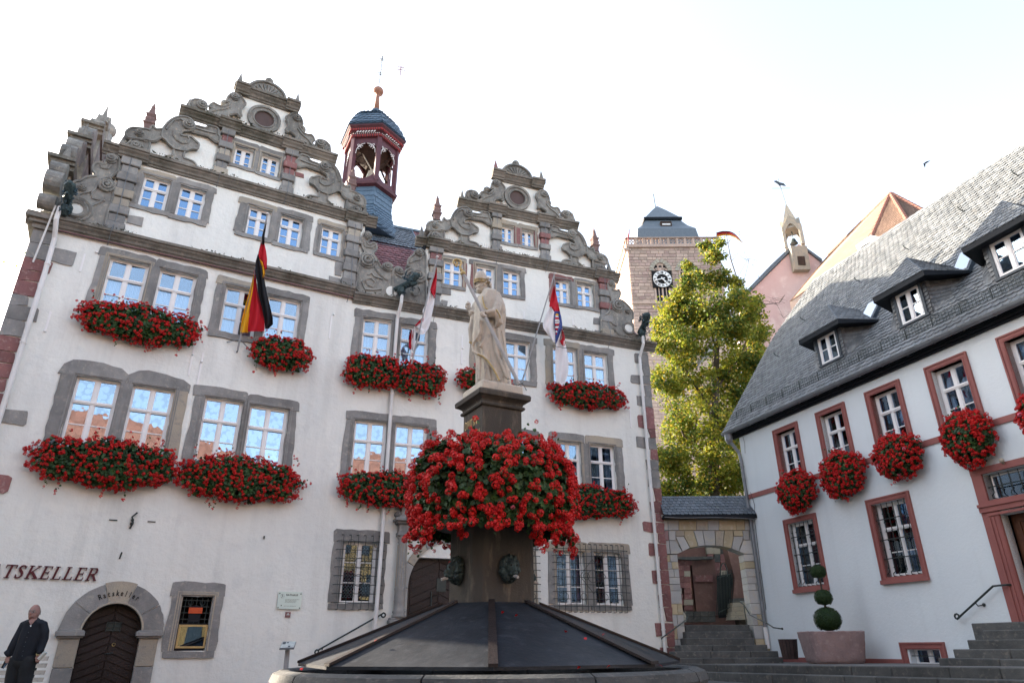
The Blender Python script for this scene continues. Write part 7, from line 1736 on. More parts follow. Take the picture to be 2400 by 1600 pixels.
far_house(10, -10.5, 14, 9, 10.2, 5.4, R(6), 'warm_wall', 'taller ochre house with a red roof across the square behind the photographer')
far_house(-19, 1, 12, 9, 10, 5, R(-58), 'tower_stone', 'sandstone coloured house at the far left side of the square')
far_house(22, -2, 12, 9, 10, 5, R(50), 'tower_stone', 'sandstone coloured house at the right rear corner of the square')
far_house(-18.0, 11.5, 8, 9, 9, 4, R(-120), 'plaster', 'pale tall house beside the left end of the town hall')
# a big tree standing behind the town hall, it dapples the sunlight on the slate roof
bt = thing('shade_tree', (-17.6, 31, 0), 'broad old tree standing behind the town hall', 'tree')
vsl, fsl = [], []; random.seed(77)
for k in range(90):
    v = Vector((random.gauss(0,1), random.gauss(0,1), random.gauss(0,1))).normalized(); c = Vector((-17.6, 31, 17.2)) + Vector((v.x*6.5, v.y*5, v.z*3.4))*U(.5,1)
    rs = U(.5,1.1)
    for j in range(110): leafquad(c + Vector((random.gauss(0,1), random.gauss(0,1), random.gauss(0,1)))*rs*.5, U(.08,.15))
me = bpy.data.meshes.new('crown'); W0 = worg(bt); me.from_pydata([tuple(v - W0) for v in vsl], [], fsl); me.materials.append(MATS['tree_leaf']); o = bpy.data.objects.new('crown', me); COL.objects.link(o); o.parent = bt; o['kind'] = 'stuff'
b = MB(); b.tube([(-17.6,31,0),(-17.5,31,8),(-17.6,31,17)], [.5,.4,.15], 8)
for k in range(6): a = k*1.05; b.tube([(-17.5,31,9+k*.8), (-17.5+3*math.cos(a),31+2.5*math.sin(a),13+k*.5), (-17.5+5*math.cos(a),31+4*math.sin(a),16+k*.3)], [.2,.12,.04], 5)
b.build('trunk', 'bark', bt)
# ================================================================== FLOWERS
import numpy as np
def blossom_mesh(name, nf, r, fr_, mat='petal_red', seed=0):
    random.seed(seed); b = MB()
    for k in range(nf):
        th = math.acos(1 - (k + .5) / nf * 1.35); ph_ = k * 2.39996
        n = Vector((math.sin(th)*math.cos(ph_), math.sin(th)*math.sin(ph_), math.cos(th))); P = n * r * U(.8,1.1)
        t = n.orthogonal().normalized(); q = n.cross(t); a0 = U(0,6.28)
        for i in range(5):
            a = a0 + i*2*math.pi/5; d = t*math.cos(a) + q*math.sin(a); e = -t*math.sin(a) + q*math.cos(a)
            b.add([P, P + d*fr_*.75 + e*fr_*.42 + n*fr_*.2, P + d*fr_*1.1 + n*fr_*.1, P + d*fr_*.75 - e*fr_*.42 + n*fr_*.2], [(0,1,2,3)])
    me = bpy.data.meshes.new(name); me.from_pydata([tuple(v) for v in b.v], [], b.f); me.materials.append(MATS[mat]); return me
BM_HI = [blossom_mesh('blossom', 13, .048, .022, 'petal_red', s) for s in range(4)]
BM_LO = [blossom_mesh('blossom_small', 8, .031, .020, 'petal_red', s) for s in range(4)]
BM_PK = blossom_mesh('blossom_pink', 9, .04, .022, 'petal_pink', 9)
def rotmat(n):
    n = Vector(n).normalized(); t = n.orthogonal().normalized(); a = U(0,6.28); q = n.cross(t); t2 = t*math.cos(a)+q*math.sin(a); q2 = n.cross(t2)
    return np.array([[t2.x,q2.x,n.x],[t2.y,q2.y,n.y],[t2.z,q2.z,n.z]])
def join_inst(name, srcs, places, parent, mat, kind='stuff'):
    V, Fc = [], []; off = 0
    W0 = np.array(worg(parent)); cache = []
    for me in srcs:
        co = np.zeros(len(me.vertices)*3); me.vertices.foreach_get('co', co); cache.append((co.reshape(-1,3), [tuple(p.vertices) for p in me.polygons]))
    for P, n, s in places:
        co, fs = random.choice(cache); V.append((co*s) @ rotmat(n).T + np.array(P) - W0); Fc += [tuple(i+off for i in f) for f in fs]; off += len(co)
    if not V: return
    me = bpy.data.meshes.new(name); me.from_pydata(np.concatenate(V).tolist(), [], Fc); me.materials.append(MATS[mat]); o = bpy.data.objects.new(name, me); COL.objects.link(o); o.parent = parent; o['kind'] = kind; return o
lm = MB(); n_ = 7      # one lobed leaf
pts = [(0,0,0)] + [(.034*math.cos(a)*(1 if i % 2 else .8), .034*math.sin(a)*(1 if i % 2 else .8), .006) for i, a in enumerate([2*math.pi*k/n_ + .3 for k in range(n_)])]
lme = bpy.data.meshes.new('leaf_small'); lme.from_pydata(pts, [], [(0, i, i % n_ + 1) for i in range(1, n_+1)])
def mass(par, sampler, nleaf, nbl, core=None, hi=False, nobj=0, trails=(), pink=0, ls=1.0, bs=1.0):
    L_ = []; B_ = []
    for i in range(nleaf):
        P, n = sampler(U(.72, 1.0)); n2 = Vector(n)*.8 + Vector((U(-.7,.7), U(-.7,.7), U(-.2,.8))); L_.append((P, n2, U(.75,1.35)*ls))
    for i in range(nbl):
        P, n = sampler(U(.97, 1.10)); n2 = Vector(n) + Vector((U(-.35,.35), U(-.35,.35), U(-.1,.5))); B_.append((P, n2, U(.75,1.15)*bs))
    for (a, c, k) in trails:
        a, c = Vector(a), Vector(c)
        for i in range(k):
            t = (i+.5)/k; P = a.lerp(c, t) + Vector((U(-.04,.04), U(-.04,.04), U(-.03,.03))); (B_ if rnd() < .35 + .4*(t > .8) else L_).append((P, Vector((U(-1,1), U(-1,1), U(-.3,1))), U(.6,.95)*(bs if t > .8 else 1)))
    join_inst('foliage', [lme], L_, par, 'flower_leaf')
    if pink: join_inst('pink_blossoms', [BM_PK], [(P, n, s) for P, n, s in B_[:pink]], par, 'petal_pink'); B_ = B_[pink:]
    if nobj:
        B_.sort(key=lambda q: (Vector(q[0]) - Vector((0,0,CZ))).length); W0 = worg(par)
        for P, n, s in B_[:nobj]:
            o = bpy.data.objects.new('blossom', random.choice(BM_HI)); COL.objects.link(o); o.parent = par; o.location = Vector(P) - W0; o.rotation_euler = Matrix(rotmat(n).tolist()).to_euler(); o.scale = (s, s, s)
        B_ = B_[nobj:]
    join_inst('blossoms', BM_HI if hi else BM_LO, B_, par, 'petal_red')
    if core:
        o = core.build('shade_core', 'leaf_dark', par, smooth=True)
def half_ell(fr, sc, hc, a, bt, bb, c, o0=.12, lump=2, seed=0, pw=2.6):
    # bulging cushion hung on a wall: half-length a, height above / below centre, depth c
    def smp(f):
        while True:
            v = Vector((random.gauss(0,1), abs(random.gauss(0,1)), random.gauss(0,1))).normalized()
            if v.y > .02: break
        k = (abs(v.x)**pw + abs(v.y)**pw + abs(v.z)**pw) ** (-1/pw); v2 = v*k
        nz = 1 + .16*noise.noise((v2.x*a*2.2+seed, v2.z*2.5, v2.y*2)) + .10*noise.noise((v2.x*a*6+seed, v2.z*5, 4))
        # lumps along the box
        q = 1 - .13*abs(math.sin(math.pi*lump*(v2.x*.5+.5)))**6 if lump else 1
        s = sc + v2.x*a*f*nz; h_ = hc + (v2.z*(bt if v2.z > 0 else bb))*f*nz*q; o = o0 + v2.y*c*f*nz*q
        P = Vector(fr(s, max(o,.04), h_)); Nn = (Vector(fr(s+v2.x/a, o+v2.y/c, h_+v2.z/bt)) - Vector(fr(s,o,h_))).normalized(); return P, Nn
    return smp
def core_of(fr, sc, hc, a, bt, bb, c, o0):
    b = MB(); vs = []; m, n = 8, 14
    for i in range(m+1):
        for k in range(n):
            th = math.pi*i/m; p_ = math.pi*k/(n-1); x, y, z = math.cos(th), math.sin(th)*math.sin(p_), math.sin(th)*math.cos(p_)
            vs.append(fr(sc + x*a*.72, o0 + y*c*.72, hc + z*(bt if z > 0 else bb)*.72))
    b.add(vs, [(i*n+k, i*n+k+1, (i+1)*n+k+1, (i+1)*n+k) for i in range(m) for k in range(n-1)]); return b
random.seed(33)
GB = 'window boxes of red geraniums on the town hall'
def boxA(xl, xr, xc, yt, yb, label, trails=4, nb=None):
    off = .38; s0 = pA('D', xl, (yt+yb)/2, .25)[0]; s1 = pA('D', xr, (yt+yb)/2, .25)[0]; zt = pA('D', xc, yt, off)[1]; zb = pA('D', xc, yb, off*.7)[1]
    sc, hc, a = (s0+s1)/2, (zt+zb)/2, (s1-s0)/2; t = thing('flower_box', FA(sc, .1, hc), label, 'flower box', GB)
    bt = zt - hc; bb = hc - zb; c = .36
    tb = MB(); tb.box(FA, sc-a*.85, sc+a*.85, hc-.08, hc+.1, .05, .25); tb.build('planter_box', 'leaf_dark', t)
    tr_ = []
    for k in range(trails):
        s = sc + U(-.85,.85)*a; tr_.append((FA(s, .3, hc - bb*.75), FA(s+U(-.06,.06), .26, hc - bb*U(1.15,1.55)), 9))
    for k in range(3): tr_.append((FA(sc-a*.8,.25,hc+U(-.3,.3)*bb), FA(sc-a*U(1.08,1.16),.22,hc+U(-.3,.3)), 6)); tr_.append((FA(sc+a*.8,.25,hc+U(-.3,.3)*bb), FA(sc+a*U(1.05,1.12),.22,hc+U(-.4,.2)), 6))
    for k in range(int(a*6)): s = sc + U(-.9,.9)*a; tr_.append((FA(s,.3,hc+bt*.8), FA(s,.3,hc+bt*U(1.15,1.4)), 4))
    area = a*2*(bt+bb); mass(t, half_ell(FA, sc, hc, a, bt, bb, c, seed=xl, lump=max(1, round(a/.75))), int(1150*area), nb or int(185*area), core_of(FA, sc, hc, a, bt, bb, c, .12), trails=tr_, ls=1.15)
boxA(180,465,320,695,783,'long geranium box under the top left windows, left of the black red gold flag')
boxA(580,715,648,768,848,'short red geranium box just right of the black red and gold flag')
boxA(797,918,858,808,890,'red geranium box under the second floor window left of the central white downpipe',)
boxA(908,1022,965,826,905,'red geranium box under the second floor window right of the central white downpipe')
boxA(1057,1172,1110,842,900,'red geranium box half hidden behind the bishop statue')
boxA(1268,1433,1350,874,936,'red geranium box under the red and white flag with the lion shield')
boxA(75,408,240,1002,1118,'longest red geranium box, above the TSKELLER letters')
boxA(415,692,552,1045,1150,'red geranium box between the longest box and the central downpipe, above the glass plaque')
boxA(783,1000,880,1078,1160,'red geranium box partly hidden by the left edge of the fountain flowers')
boxA(1235,1455,1350,1112,1188,'red geranium box partly hidden by the right edge of the fountain flowers')
HG = 'round geranium baskets on the slate roofed house'
def ballB(x0, x1, y0, y1, label, pink=0):
    off = .42; s0 = pB('D', x0, (y0+y1)/2, off)[0]; s1 = pB('D', x1, (y0+y1)/2, .2)[0]; zt = pB('D', (x0+x1)/2, y0, off)[1]; zb = pB('D', (x0+x1)/2, y1, off)[1]
    sc, hc, a = (s0+s1)/2, (zt+zb)/2, (s1-s0)/2*.98; bt = (zt-zb)/2; t = thing('flower_basket', FB(sc, .1, hc), label, 'flower basket', HG)
    tb = MB(); tb.box(FB, sc-a*.7, sc+a*.7, hc, hc+.15, .05, .25); tb.build('planter_box', 'leaf_dark', t)
    tr_ = [(FB(sc+U(-.6,.6)*a,.3,hc-bt*.8), FB(sc+U(-.6,.6)*a,.3,hc-bt*U(1.05,1.25)), 6) for k in range(3)] + [(FB(sc+U(-.7,.7)*a,.3,hc+bt*.8), FB(sc+U(-.8,.8)*a,.3,hc+bt*U(1.05,1.2)), 4) for k in range(5)] + [(FB(sc+.8*a,.3,hc), FB(sc+a*1.15,.3,hc+U(-.2,.3)), 5) for k in range(2)]
    area = a*2*bt*2; mass(t, half_ell(FB, sc, hc, a, bt*.95, bt, .42, seed=x0, lump=0, pw=2.05), int(1350*area), int(255*area), core_of(FB, sc, hc, a, bt, bt, .42, .12), trails=tr_, pink=pink, ls=1.1)
ballB(1776,1872,1075,1170,'round geranium basket nearest the gateway'); ballB(1872,1984,1027,1140,'round geranium basket, second from the gateway'); ballB(1992,2119,986,1094,'round geranium basket with a few pink flowers, third from the gateway',4)
ballB(2146,2284,932,1064,'largest whole geranium basket, left of the barred overlight'); ballB(2318,2470,884,1010,'geranium basket cut off by the right edge of the picture',6)
ring_ = thing('flower_ring', FC + Vector((0,0,2.5)), 'huge dome of red geraniums ringing the fountain pillar below the statue', 'flower display')
def ringsmp(f):
    while True:
        th = U(0, 2*math.pi); ph_ = U(-1.0, 1.35)
        if ph_ > 1.05 and rnd() < .5: continue
        break
    rh = math.cos(max(ph_,-.6)) ** .75; nz = 1 + .09*noise.noise((math.cos(th)*3, math.sin(th)*3, ph_*2.5)) + .05*noise.noise((math.cos(th)*8, math.sin(th)*8, ph_*6))
    r_ = (.38 + .70*rh*f)*nz if ph_ > 0 else (.50 + .58*f*rh)*nz
    z = 2.87 + (.72 if ph_ > 0 else .56)*math.sin(ph_)*f*nz*1.02
    P = FC + Vector((math.cos(th)*r_*1.0, math.sin(th)*r_, z)); n = Vector((math.cos(th)*math.cos(ph_), math.sin(th)*math.cos(ph_), math.sin(ph_))); return P, n
tr_ = []
for (xx, yy, x2, y2, k) in ((1010,1180,985,1240,12),(1050,1200,1060,1245,9),(1230,1200,1250,1290,16),(1270,1190,1275,1270,14),(1275,1200,1290,1240,8),(1210,1210,1240,1255,10),(1300,1180,1305,1215,4)):
    tr_.append((pD('P', xx/.98, yy/.98, 8.5), pD('P', x2/.98, (y1_ := y2 - (y2-yy)*.3)/.98, 8.4), int(k*1.6)))
for k in range(30): th = U(0,6.28); tr_.append((FC+Vector((math.cos(th)*.8,math.sin(th)*.8,3.45)), FC+Vector((math.cos(th)*.9,math.sin(th)*.9,U(3.6,3.78))), 4))
for k in range(26): th = U(0,6.28); tr_.append((FC+Vector((math.cos(th)*1.0,math.sin(th)*1.0,2.6)), FC+Vector((math.cos(th)*1.1,math.sin(th)*1.1,U(2.12,2.35))), 8))
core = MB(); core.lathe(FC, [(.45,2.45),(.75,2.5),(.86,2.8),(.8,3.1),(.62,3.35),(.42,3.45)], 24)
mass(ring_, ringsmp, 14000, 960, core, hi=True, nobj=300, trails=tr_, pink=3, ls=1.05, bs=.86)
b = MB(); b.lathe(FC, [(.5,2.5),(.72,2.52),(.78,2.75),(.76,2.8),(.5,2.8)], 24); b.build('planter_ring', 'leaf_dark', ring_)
# fallen petals on the cover and rim
pt = MB(); random.seed(4)
for (k, x, y) in (('l',503,935),('l',628,963),('l',1083,1113),('l',1262,1178),('l',1430,1138),('l',1475,1435),('l',1205,1445),('l',1960,1430),('h',610,1460),('h',1295,1195)):
    px, py = Zp(k, x, y); r = ray(px, py); 
    # meet the cover cone: march along the ray
    t = 0; 
    while t < 1: 
        t += .002; X = r[0]*t/100*1; break
    hit = None
    for i in range(400, 1000):
        tt = i/1000*11.0/r[1]; P = Vector((r[0]*tt, r[1]*tt, CZ + r[2]*tt)); q = math.hypot(P.x-FC.x, P.y-FC.y)
        if q < 2.34 and P.z < 1.575 - (q-.6)*.375 + .03: hit = P; break
    if hit:
        d = Vector((U(-1,1),U(-1,1),.1)).normalized()*.02; e = Vector((-d.y,d.x,.01)); pt.add([hit-d+Vector((0,0,.02)), hit+e+Vector((0,0,.02)), hit+d+Vector((0,0,.03)), hit-e+Vector((0,0,.02))], [(0,1,2,3)])
o = pt.build('fallen_petals', 'petal_red', None, recalc=False); tag(o, 'a few red petals fallen on the dark fountain cover', 'petals'); o['kind'] = 'stuff'

# ================================================================== FLAGS
def flagpole(label, k0, b0, o0, k1, t1, o1, cat='flagpole', r_=.022):
    s0, h0 = pA(k0, *b0, o0); s1, h1 = pA(k1, *t1, o1); t = thing('flagpole', FA(s0, 0, h0), label, cat, 'flagpoles leaning out from the town hall')
    A_, B_ = Vector(FA(s0, o0, h0)), Vector(FA(s1, o1, h1)); b = MB(); b.tube([A_, B_], [r_*1.1, r_*.8], 7); b.build('pole', 'staff_grey', t)
    b = MB(); b.ball(B_ + (B_-A_).normalized()*.03, .045, 8, 6, .6); b.build('cap', 'white_paint', t); 
    b = MB(); m = A_ + (B_-A_)*.08; b.tube([m, Vector(FA(s0-.28, .02, h0+.2))], .012, 4); b.tube([m, Vector(FA(s0+.28,.02,h0+.12))], .012, 4); b.tube([A_, Vector(FA(s0,.0,h0-.02))], .02, 5); b.build('bracket', 'pipe_zinc', t)
    return A_, B_
A_, B_ = flagpole('leaning flagpole carrying the black red and gold flag', 'd', (420,1255), .12, 'd', (692,15), 1.5)
def interp(tab, v):
    x = v*(len(tab)-1); i = min(int(x), len(tab)-2); q = x-i; return [a*(1-q)+c*q for a, c in zip(tab[i], tab[i+1])]
fg = thing('national_flag', B_, 'large black, red and gold flag hanging in folds from the left flagpole', 'flag')
# rows down the flag: y, then x of the edges of the folded bands (zoom d)
rows_ = [(110,672,680),(280,640,668),(380,606,690),(520,572,682),(620,545,690),(740,520,690),(860,486,720),(960,458,742),(1060,444,735),(1095,444,650)]
def offm(x, y): t = (y-15)/1240; return .12 + 1.38*(1-t)
def strip(name_, mat, L_, depth=0, nu=10, nv=40, wv=.05):
    def fn(u, v):
        y, x0_, x1_ = interp(L_, v); x = x0_ + (x1_-x0_)*u; o = offm(x, y) + depth + wv*math.sin(u*9+v*5)*(.3+v); s, h_ = pA('d', x, y, o); return Vector(FA(s, o, h_))
    return cloth(name_, fg, [mat], fn, nu, nv, lambda u, v: 0)
strip('gold_band', 'flag_gold', [(560,565,568),(620,552,566),(740,520,558),(860,486,540),(960,458,523),(1060,444,512),(1095,442,512)], .03)
strip('red_band', 'flag_red', [(520,570,578),(620,560,592),(740,550,608),(860,535,640),(960,520,662),(1040,512,668),(1083,508,665)], .0)
strip('black_band', 'flag_black', [(375,604,610),(440,585,625),(540,578,655),(620,596,668),(740,608,690),(860,640,720),(960,660,742),(1020,668,744),(1062,672,700)], .05)
strip('upper_black_fold', 'flag_black', [(60,684,686),(130,668,680),(200,645,668),(285,638,665)], .06, 5, 14)
strip('upper_red_fold', 'flag_red', [(270,632,664),(350,614,682),(420,607,690),(500,655,688),(520,678,684)], .0, 8, 18)
strip('upper_gold_fold', 'flag_gold', [(410,608,614),(450,616,650),(500,628,668),(560,640,672),(605,648,654)], .02, 6, 16)
A_, B_ = flagpole('leaning flagpole carrying the knotted red and white flag left of the statue', 'D', (932,890), .12, 'D', (1004,592), 1.3)
fg = thing('red_white_flag', B_, 'knotted red and white flag hanging left of the bishop statue', 'flag')
def strip2(name_, mat, k, L_, of, nu=8, nv=26, wv=.04, par=None):
    def fn(u, v):
        y, x0_, x1_ = interp(L_, v); x = x0_ + (x1_-x0_)*u; o = of(y) + wv*math.sin(u*8+v*6); s, h_ = pA(k, x, y, o); return Vector(FA(s, o, h_))
    return cloth(name_, par or fg, [mat], fn, nu, nv, lambda u, v: 0)
o2 = lambda y: .3 + .9*max(0, min(1, (960-y)/860))
strip2('red_part', 'flag_red', 'j', [(180,285,289),(260,268,290),(330,245,286),(400,225,280),(465,268,274)], o2)
strip2('white_part', 'flag_white', 'j', [(395,228,236),(440,212,272),(520,185,265),(580,158,252),(640,165,240),(700,120,228),(750,85,212),(795,140,170)], lambda y: o2(y)-.04)
strip2('white_sash', 'flag_white', 'j', [(730,78,92),(740,82,150),(770,88,196),(800,130,170)], o2, 8, 10)
strip2('red_tail', 'flag_red', 'j', [(755,58,66),(800,40,72),(860,32,66),(910,30,58),(935,48,56)], o2, 6, 16); strip2('white_tail', 'flag_white', 'j', [(745,62,80),(800,60,88),(870,56,92),(930,60,86),(955,70,76)], lambda y: o2(y)+.02, 6, 16)
strip2('red_fold', 'flag_red', 'j', [(640,160,166),(680,120,168),(720,85,100)], lambda y: o2(y)-.06, 5, 8)
A_, B_ = flagpole('leaning flagpole carrying the long flag with the lion shield right of the statue', 'j', (1045,1325), .12, 'j', (1370,245), 1.4)
fg = thing('lion_flag', B_, 'long red over white flag with a blue lion shield right of the statue', 'flag')
o3 = lambda y: .35 + .95*max(0, min(1, (1280-y)/1000))
strip2('red_part', 'flag_red', 'j', [(350,1364,1370),(420,1345,1385),(500,1328,1402),(545,1322,1412),(590,1368,1422)], o3)
strip2('white_part', 'flag_white', 'j', [(545,1322,1340),(600,1296,1372),(700,1262,1376),(740,1268,1376),(800,1310,1376),(870,1360,1378)], o3)
strip2('blue_shield', 'flag_blue', 'j', [(585,1370,1420),(640,1370,1434),(700,1372,1442),(760,1374,1440),(820,1376,1415),(885,1378,1384)], lambda y: o3(y)+.02)
strip2('white_lower', 'flag_white', 'j', [(745,1438,1446),(820,1412,1458),(880,1384,1470),(950,1378,1486),(1050,1378,1500),(1150,1380,1498),(1240,1382,1470),(1262,1420,1460),(1278,1448,1452)], o3, 10, 40)
strip2('red_flourish', 'flag_red', 'j', [(748,1432,1438),(790,1440,1458),(840,1436,1466),(858,1420,1466),(885,1430,1470),(902,1448,1462)], lambda y: o3(y)+.05)
for i, (y, xa, xb, m) in enumerate(((650,1374,1412,'flag_red'),(668,1372,1416,'flag_white'),(690,1374,1424,'flag_white'),(706,1374,1420,'flag_red'),(730,1376,1418,'flag_white'),(748,1378,1402,'flag_red'),(770,1378,1396,'flag_white'),(790,1380,1394,'flag_red'),(632,1376,1406,'flag_white'),(615,1378,1408,'flag_gold'))):
    strip2('lion_band', m, 'j', [(y-8,xa+4,xb-5),(y,xa,xb),(y+9,xa+3,xb+2)], lambda y_: o3(y_)+.05, 6, 4, .01)
b = MB(); 
pp_ = []
for x, y in ((1378,908),(1430,914),(1440,920),(1482,922)): s, h_ = pA('j', x, y, o3(y)+.07); pp_.append(FA(s, o3(y)+.07, h_))
b.tube(pp_, .008, 4); b.build('hem_line', 'ink', fg)

# ================================================================== PLANTER, TOPIARY, BIN, INFO STAND, BENCH
OB = 1.1
def cB(k, x, y): s, h_ = pB(k, x, y, OB); return s, h_
sL, _ = cB('p',1262,1300); sR, _ = cB('p',1680,1300); _, zT = cB('p',1470,1185); sc = (sL+sR)/2 ; wdt = .62
zg = .68; hp = max(.55, zT - zg)
print('planter', sL, sR, zT)
plt = thing('stone_planter', FB(sc, OB, zg), 'large mauve grey concrete planter standing against the white house', 'planter')
cc = Vector(FB(sc, OB, zg)); wpx = abs(Vector(FB(sL,OB,0)).x - Vector(FB(sR,OB,0)).x)
d18 = cc.y; Lx = pD('p',1252,1200,d18).x; Rx = pD('p',1672,1190,d18).x; Lb = pD('p',1318,1400,d18).x; Rb = pD('p',1688,1410,d18).x; zt_ = pD('p',1460,1188,d18).z; zb_ = pD('p',1460,1422,d18).z
mx = (Lx+Rx)/2; hw = (Rx-Lx)/2; mb2 = (Lb+Rb)/2; hb2 = (Rb-Lb)/2; b = MB(); n = 28
def sup(h_, z, c_, k=4.5): return [(c_ + h_*math.copysign(abs(math.cos(a))**(2/k), math.cos(a)), d18 + .02 + h_*.8*math.copysign(abs(math.sin(a))**(2/k), math.sin(a)), z) for a in [2*math.pi*i/n for i in range(n)]]
vs = sup(hb2*.93, zb_, mb2) + sup(hb2*1.0, zb_+.05, mb2) + sup(hw*.99, zt_-.05, mx) + sup(hw, zt_-.01, mx) + sup(hw*.97, zt_, mx) + sup(hw*.88, zt_, mx) + sup(hw*.86, zt_-.12, mx)
b.add(vs, [(i*n+k, i*n+(k+1)%n, (i+1)*n+(k+1)%n, (i+1)*n+k) for i in range(6) for k in range(n)] + [tuple(reversed(range(n)))]); pb = b.build('pot', 'planter', plt, smooth=True)
m_ = pb.modifiers.new('sub', 'SUBSURF'); m_.levels = m_.render_levels = 3; m_.subdivision_type = 'SIMPLE'; tx = bpy.data.textures.new('rough', 'CLOUDS'); tx.noise_scale = .12; dd = pb.modifiers.new('rough', 'DISPLACE'); dd.texture = tx; dd.strength = .035; dd.mid_level = .5; dd.texture_coords = 'GLOBAL'
b = MB(); b.add(sup(hw*.87, zt_-.1, mx), [tuple(range(n))]); b.build('soil', 'soil', plt)
top_ = thing('topiary_shrub', (mx-.15, d18, zt_), 'clipped box shrub of three stacked green balls growing in the stone planter', 'shrub')
balls = []
for (x, y, r_) in ((1442,1100,90),(1411,940,60),(1373,750,53)):
    c = pD('p', x, y, d18); rr = r_*.3188/1700*d18*1.04; balls.append((c, rr))
    L_ = []; b = MB(); b.ball(c, rr*.93, 18, 12, .9)
    for k in range(int(5200*rr*rr*6)+900):
        v = Vector((random.gauss(0,1), random.gauss(0,1), random.gauss(0,1))).normalized(); q = 1 + .05*noise.noise(v*4 + c); 
        if v.z < -.82: continue
        L_.append((c + Vector((v.x, v.y, v.z*.9))*rr*U(.93,1.03)*q, v + Vector((U(-.6,.6),U(-.6,.6),U(-.6,.6))), U(.22,.42)))
    join_inst('leaf_ball', [lme], L_, top_, 'boxwood'); b.build('shade_core', 'leaf_dark', top_, smooth=True)
b = MB(); b.tube([Vector((balls[0][0].x, d18, zt_-.1)), balls[0][0], balls[1][0], balls[2][0]], [.035,.03,.022,.02], 7); b.build('stem', 'bark', top_)
bd = 18.6; bl_ = pD('p',1080,1245,bd); br_ = pD('p',1213,1243,bd); bb_ = pD('p',1150,1392,bd)
bn = thing('litter_bin', (bb_.x, bd, bb_.z), 'dark wooden slatted litter bin standing beside the downpipe of the white house', 'litter bin')
R0b = (br_.x-bl_.x)/2; cxb = (bl_.x+br_.x)/2; hb_ = bl_.z - bb_.z
for i in range(16):
    a = 2*math.pi*i/16; b = MB(); c_, s_ = math.cos(a), math.sin(a); t = Vector((-s_, c_, 0))*R0b*.16; A_ = Vector((cxb+c_*R0b*.8, bd+s_*R0b*.8, bb_.z)); B_ = Vector((cxb+c_*R0b, bd+s_*R0b, bb_.z+hb_)); n = Vector((c_, s_, 0))*.02
    b.hexa([A_-t*.8, A_+t*.8, A_+t*.8-n, A_-t*.8-n, B_-t, B_+t, B_+t-n, B_-t-n]); b.build('slat', 'bin_wood', bn)
b = MB(); b.lathe((cxb, bd, bb_.z), [(R0b*.72,.02),(R0b*.9,hb_*.96),(R0b*.85,hb_*.96),(R0b*.68,.06)], 20); b.build('liner', 'fascia_dark', bn)
# info stand
inf = thing('info_stand', (0,0,0), 'slanted information board on a slim grey post in front of the white wall', 'information board')
dI = 13.2; q = [pD('h', x, y, dI) for x, y in ((412,1183),(540,1183),(572,1243),(440,1248))]; inf.location = pD('h',465,1440,dI)
b = MB(); up = Vector((0,-.16,0)); P4 = [q[0]+Vector((0,.18,0)), q[1]+Vector((0,.18,0)), q[2]-Vector((0,.18,0)), q[3]-Vector((0,.18,0))]; dz = Vector((0,0,-.025)); b.hexa([p+dz for p in P4] + P4); b.build('board', 'pipe_zinc', inf)
b = MB(); nrm_ = (P4[1]-P4[0]).cross(P4[3]-P4[0]).normalized(); nrm_ = nrm_ if nrm_.z > 0 else -nrm_
def ip(u, v): return P4[0]*(1-u)*(1-v) + P4[1]*u*(1-v) + P4[2]*u*v + P4[3]*(1-u)*v + nrm_*.004
b.quad(ip(.03,.05), ip(.97,.05), ip(.97,.95), ip(.03,.95)); b.build('printed_sheet', 'paper', inf, recalc=False)
b = MB()
for (u0, u1, v0, v1) in ((.08,.3,.12,.45),(.36,.5,.14,.3),(.55,.7,.7,.9)): b.quad(ip(u0,v0)+nrm_*.002, ip(u1,v0)+nrm_*.002, ip(u1,v1)+nrm_*.002, ip(u0,v1)+nrm_*.002)
b.build('printed_pictures', 'frame_dark', inf, recalc=False)
c_ = (q[2]+q[3])/2; b = MB(); b.tube([pD('h',468,1445,dI), (P4[0]+P4[2])/2 + Vector((0,0,-.03)), ], .042, 10); pz = pD('h',468,1445,dI); b.tube([Vector((pz.x, pz.y, -.05)), pz], .042, 10); b.build('post', 'staff_grey', inf)
# bench behind the man
bp = thing('park_bench', (-9.2, 13.4, 0), 'slatted park bench with light boards standing behind the man in black', 'bench')
for i in range(5):
    z0_ = .98 - i*.115; b = MB(); A_ = pD('M', 0, 0, 13.5)
    b.hexa([(-9.6,13.6,z0_-.07),(-8.45,13.6,z0_-.07),(-8.45,13.63,z0_-.07),(-9.6,13.63,z0_-.07),(-9.6,13.62,z0_),(-8.45,13.62,z0_),(-8.45,13.65,z0_),(-9.6,13.65,z0_)]); b.build('back_slat', 'statue_stone', bp)
for i in range(4): b = MB(); y_ = 13.15 + i*.11; b.hexa([(-9.6,y_,.43),(-8.45,y_,.43),(-8.45,y_+.09,.43),(-9.6,y_+.09,.43),(-9.6,y_,.47),(-8.45,y_,.47),(-8.45,y_+.09,.47),(-9.6,y_+.09,.47)]); b.build('seat_slat', 'statue_stone', bp)
for x_ in (-9.4, -8.65): b = MB(); b.tube([(x_,13.2,0),(x_,13.2,.43),(x_,13.6,.43),(x_,13.68,1.0)], .025, 6); b.tube([(x_,13.6,.43),(x_,13.75,0)], .025, 6); b.build('leg', 'iron', bp)

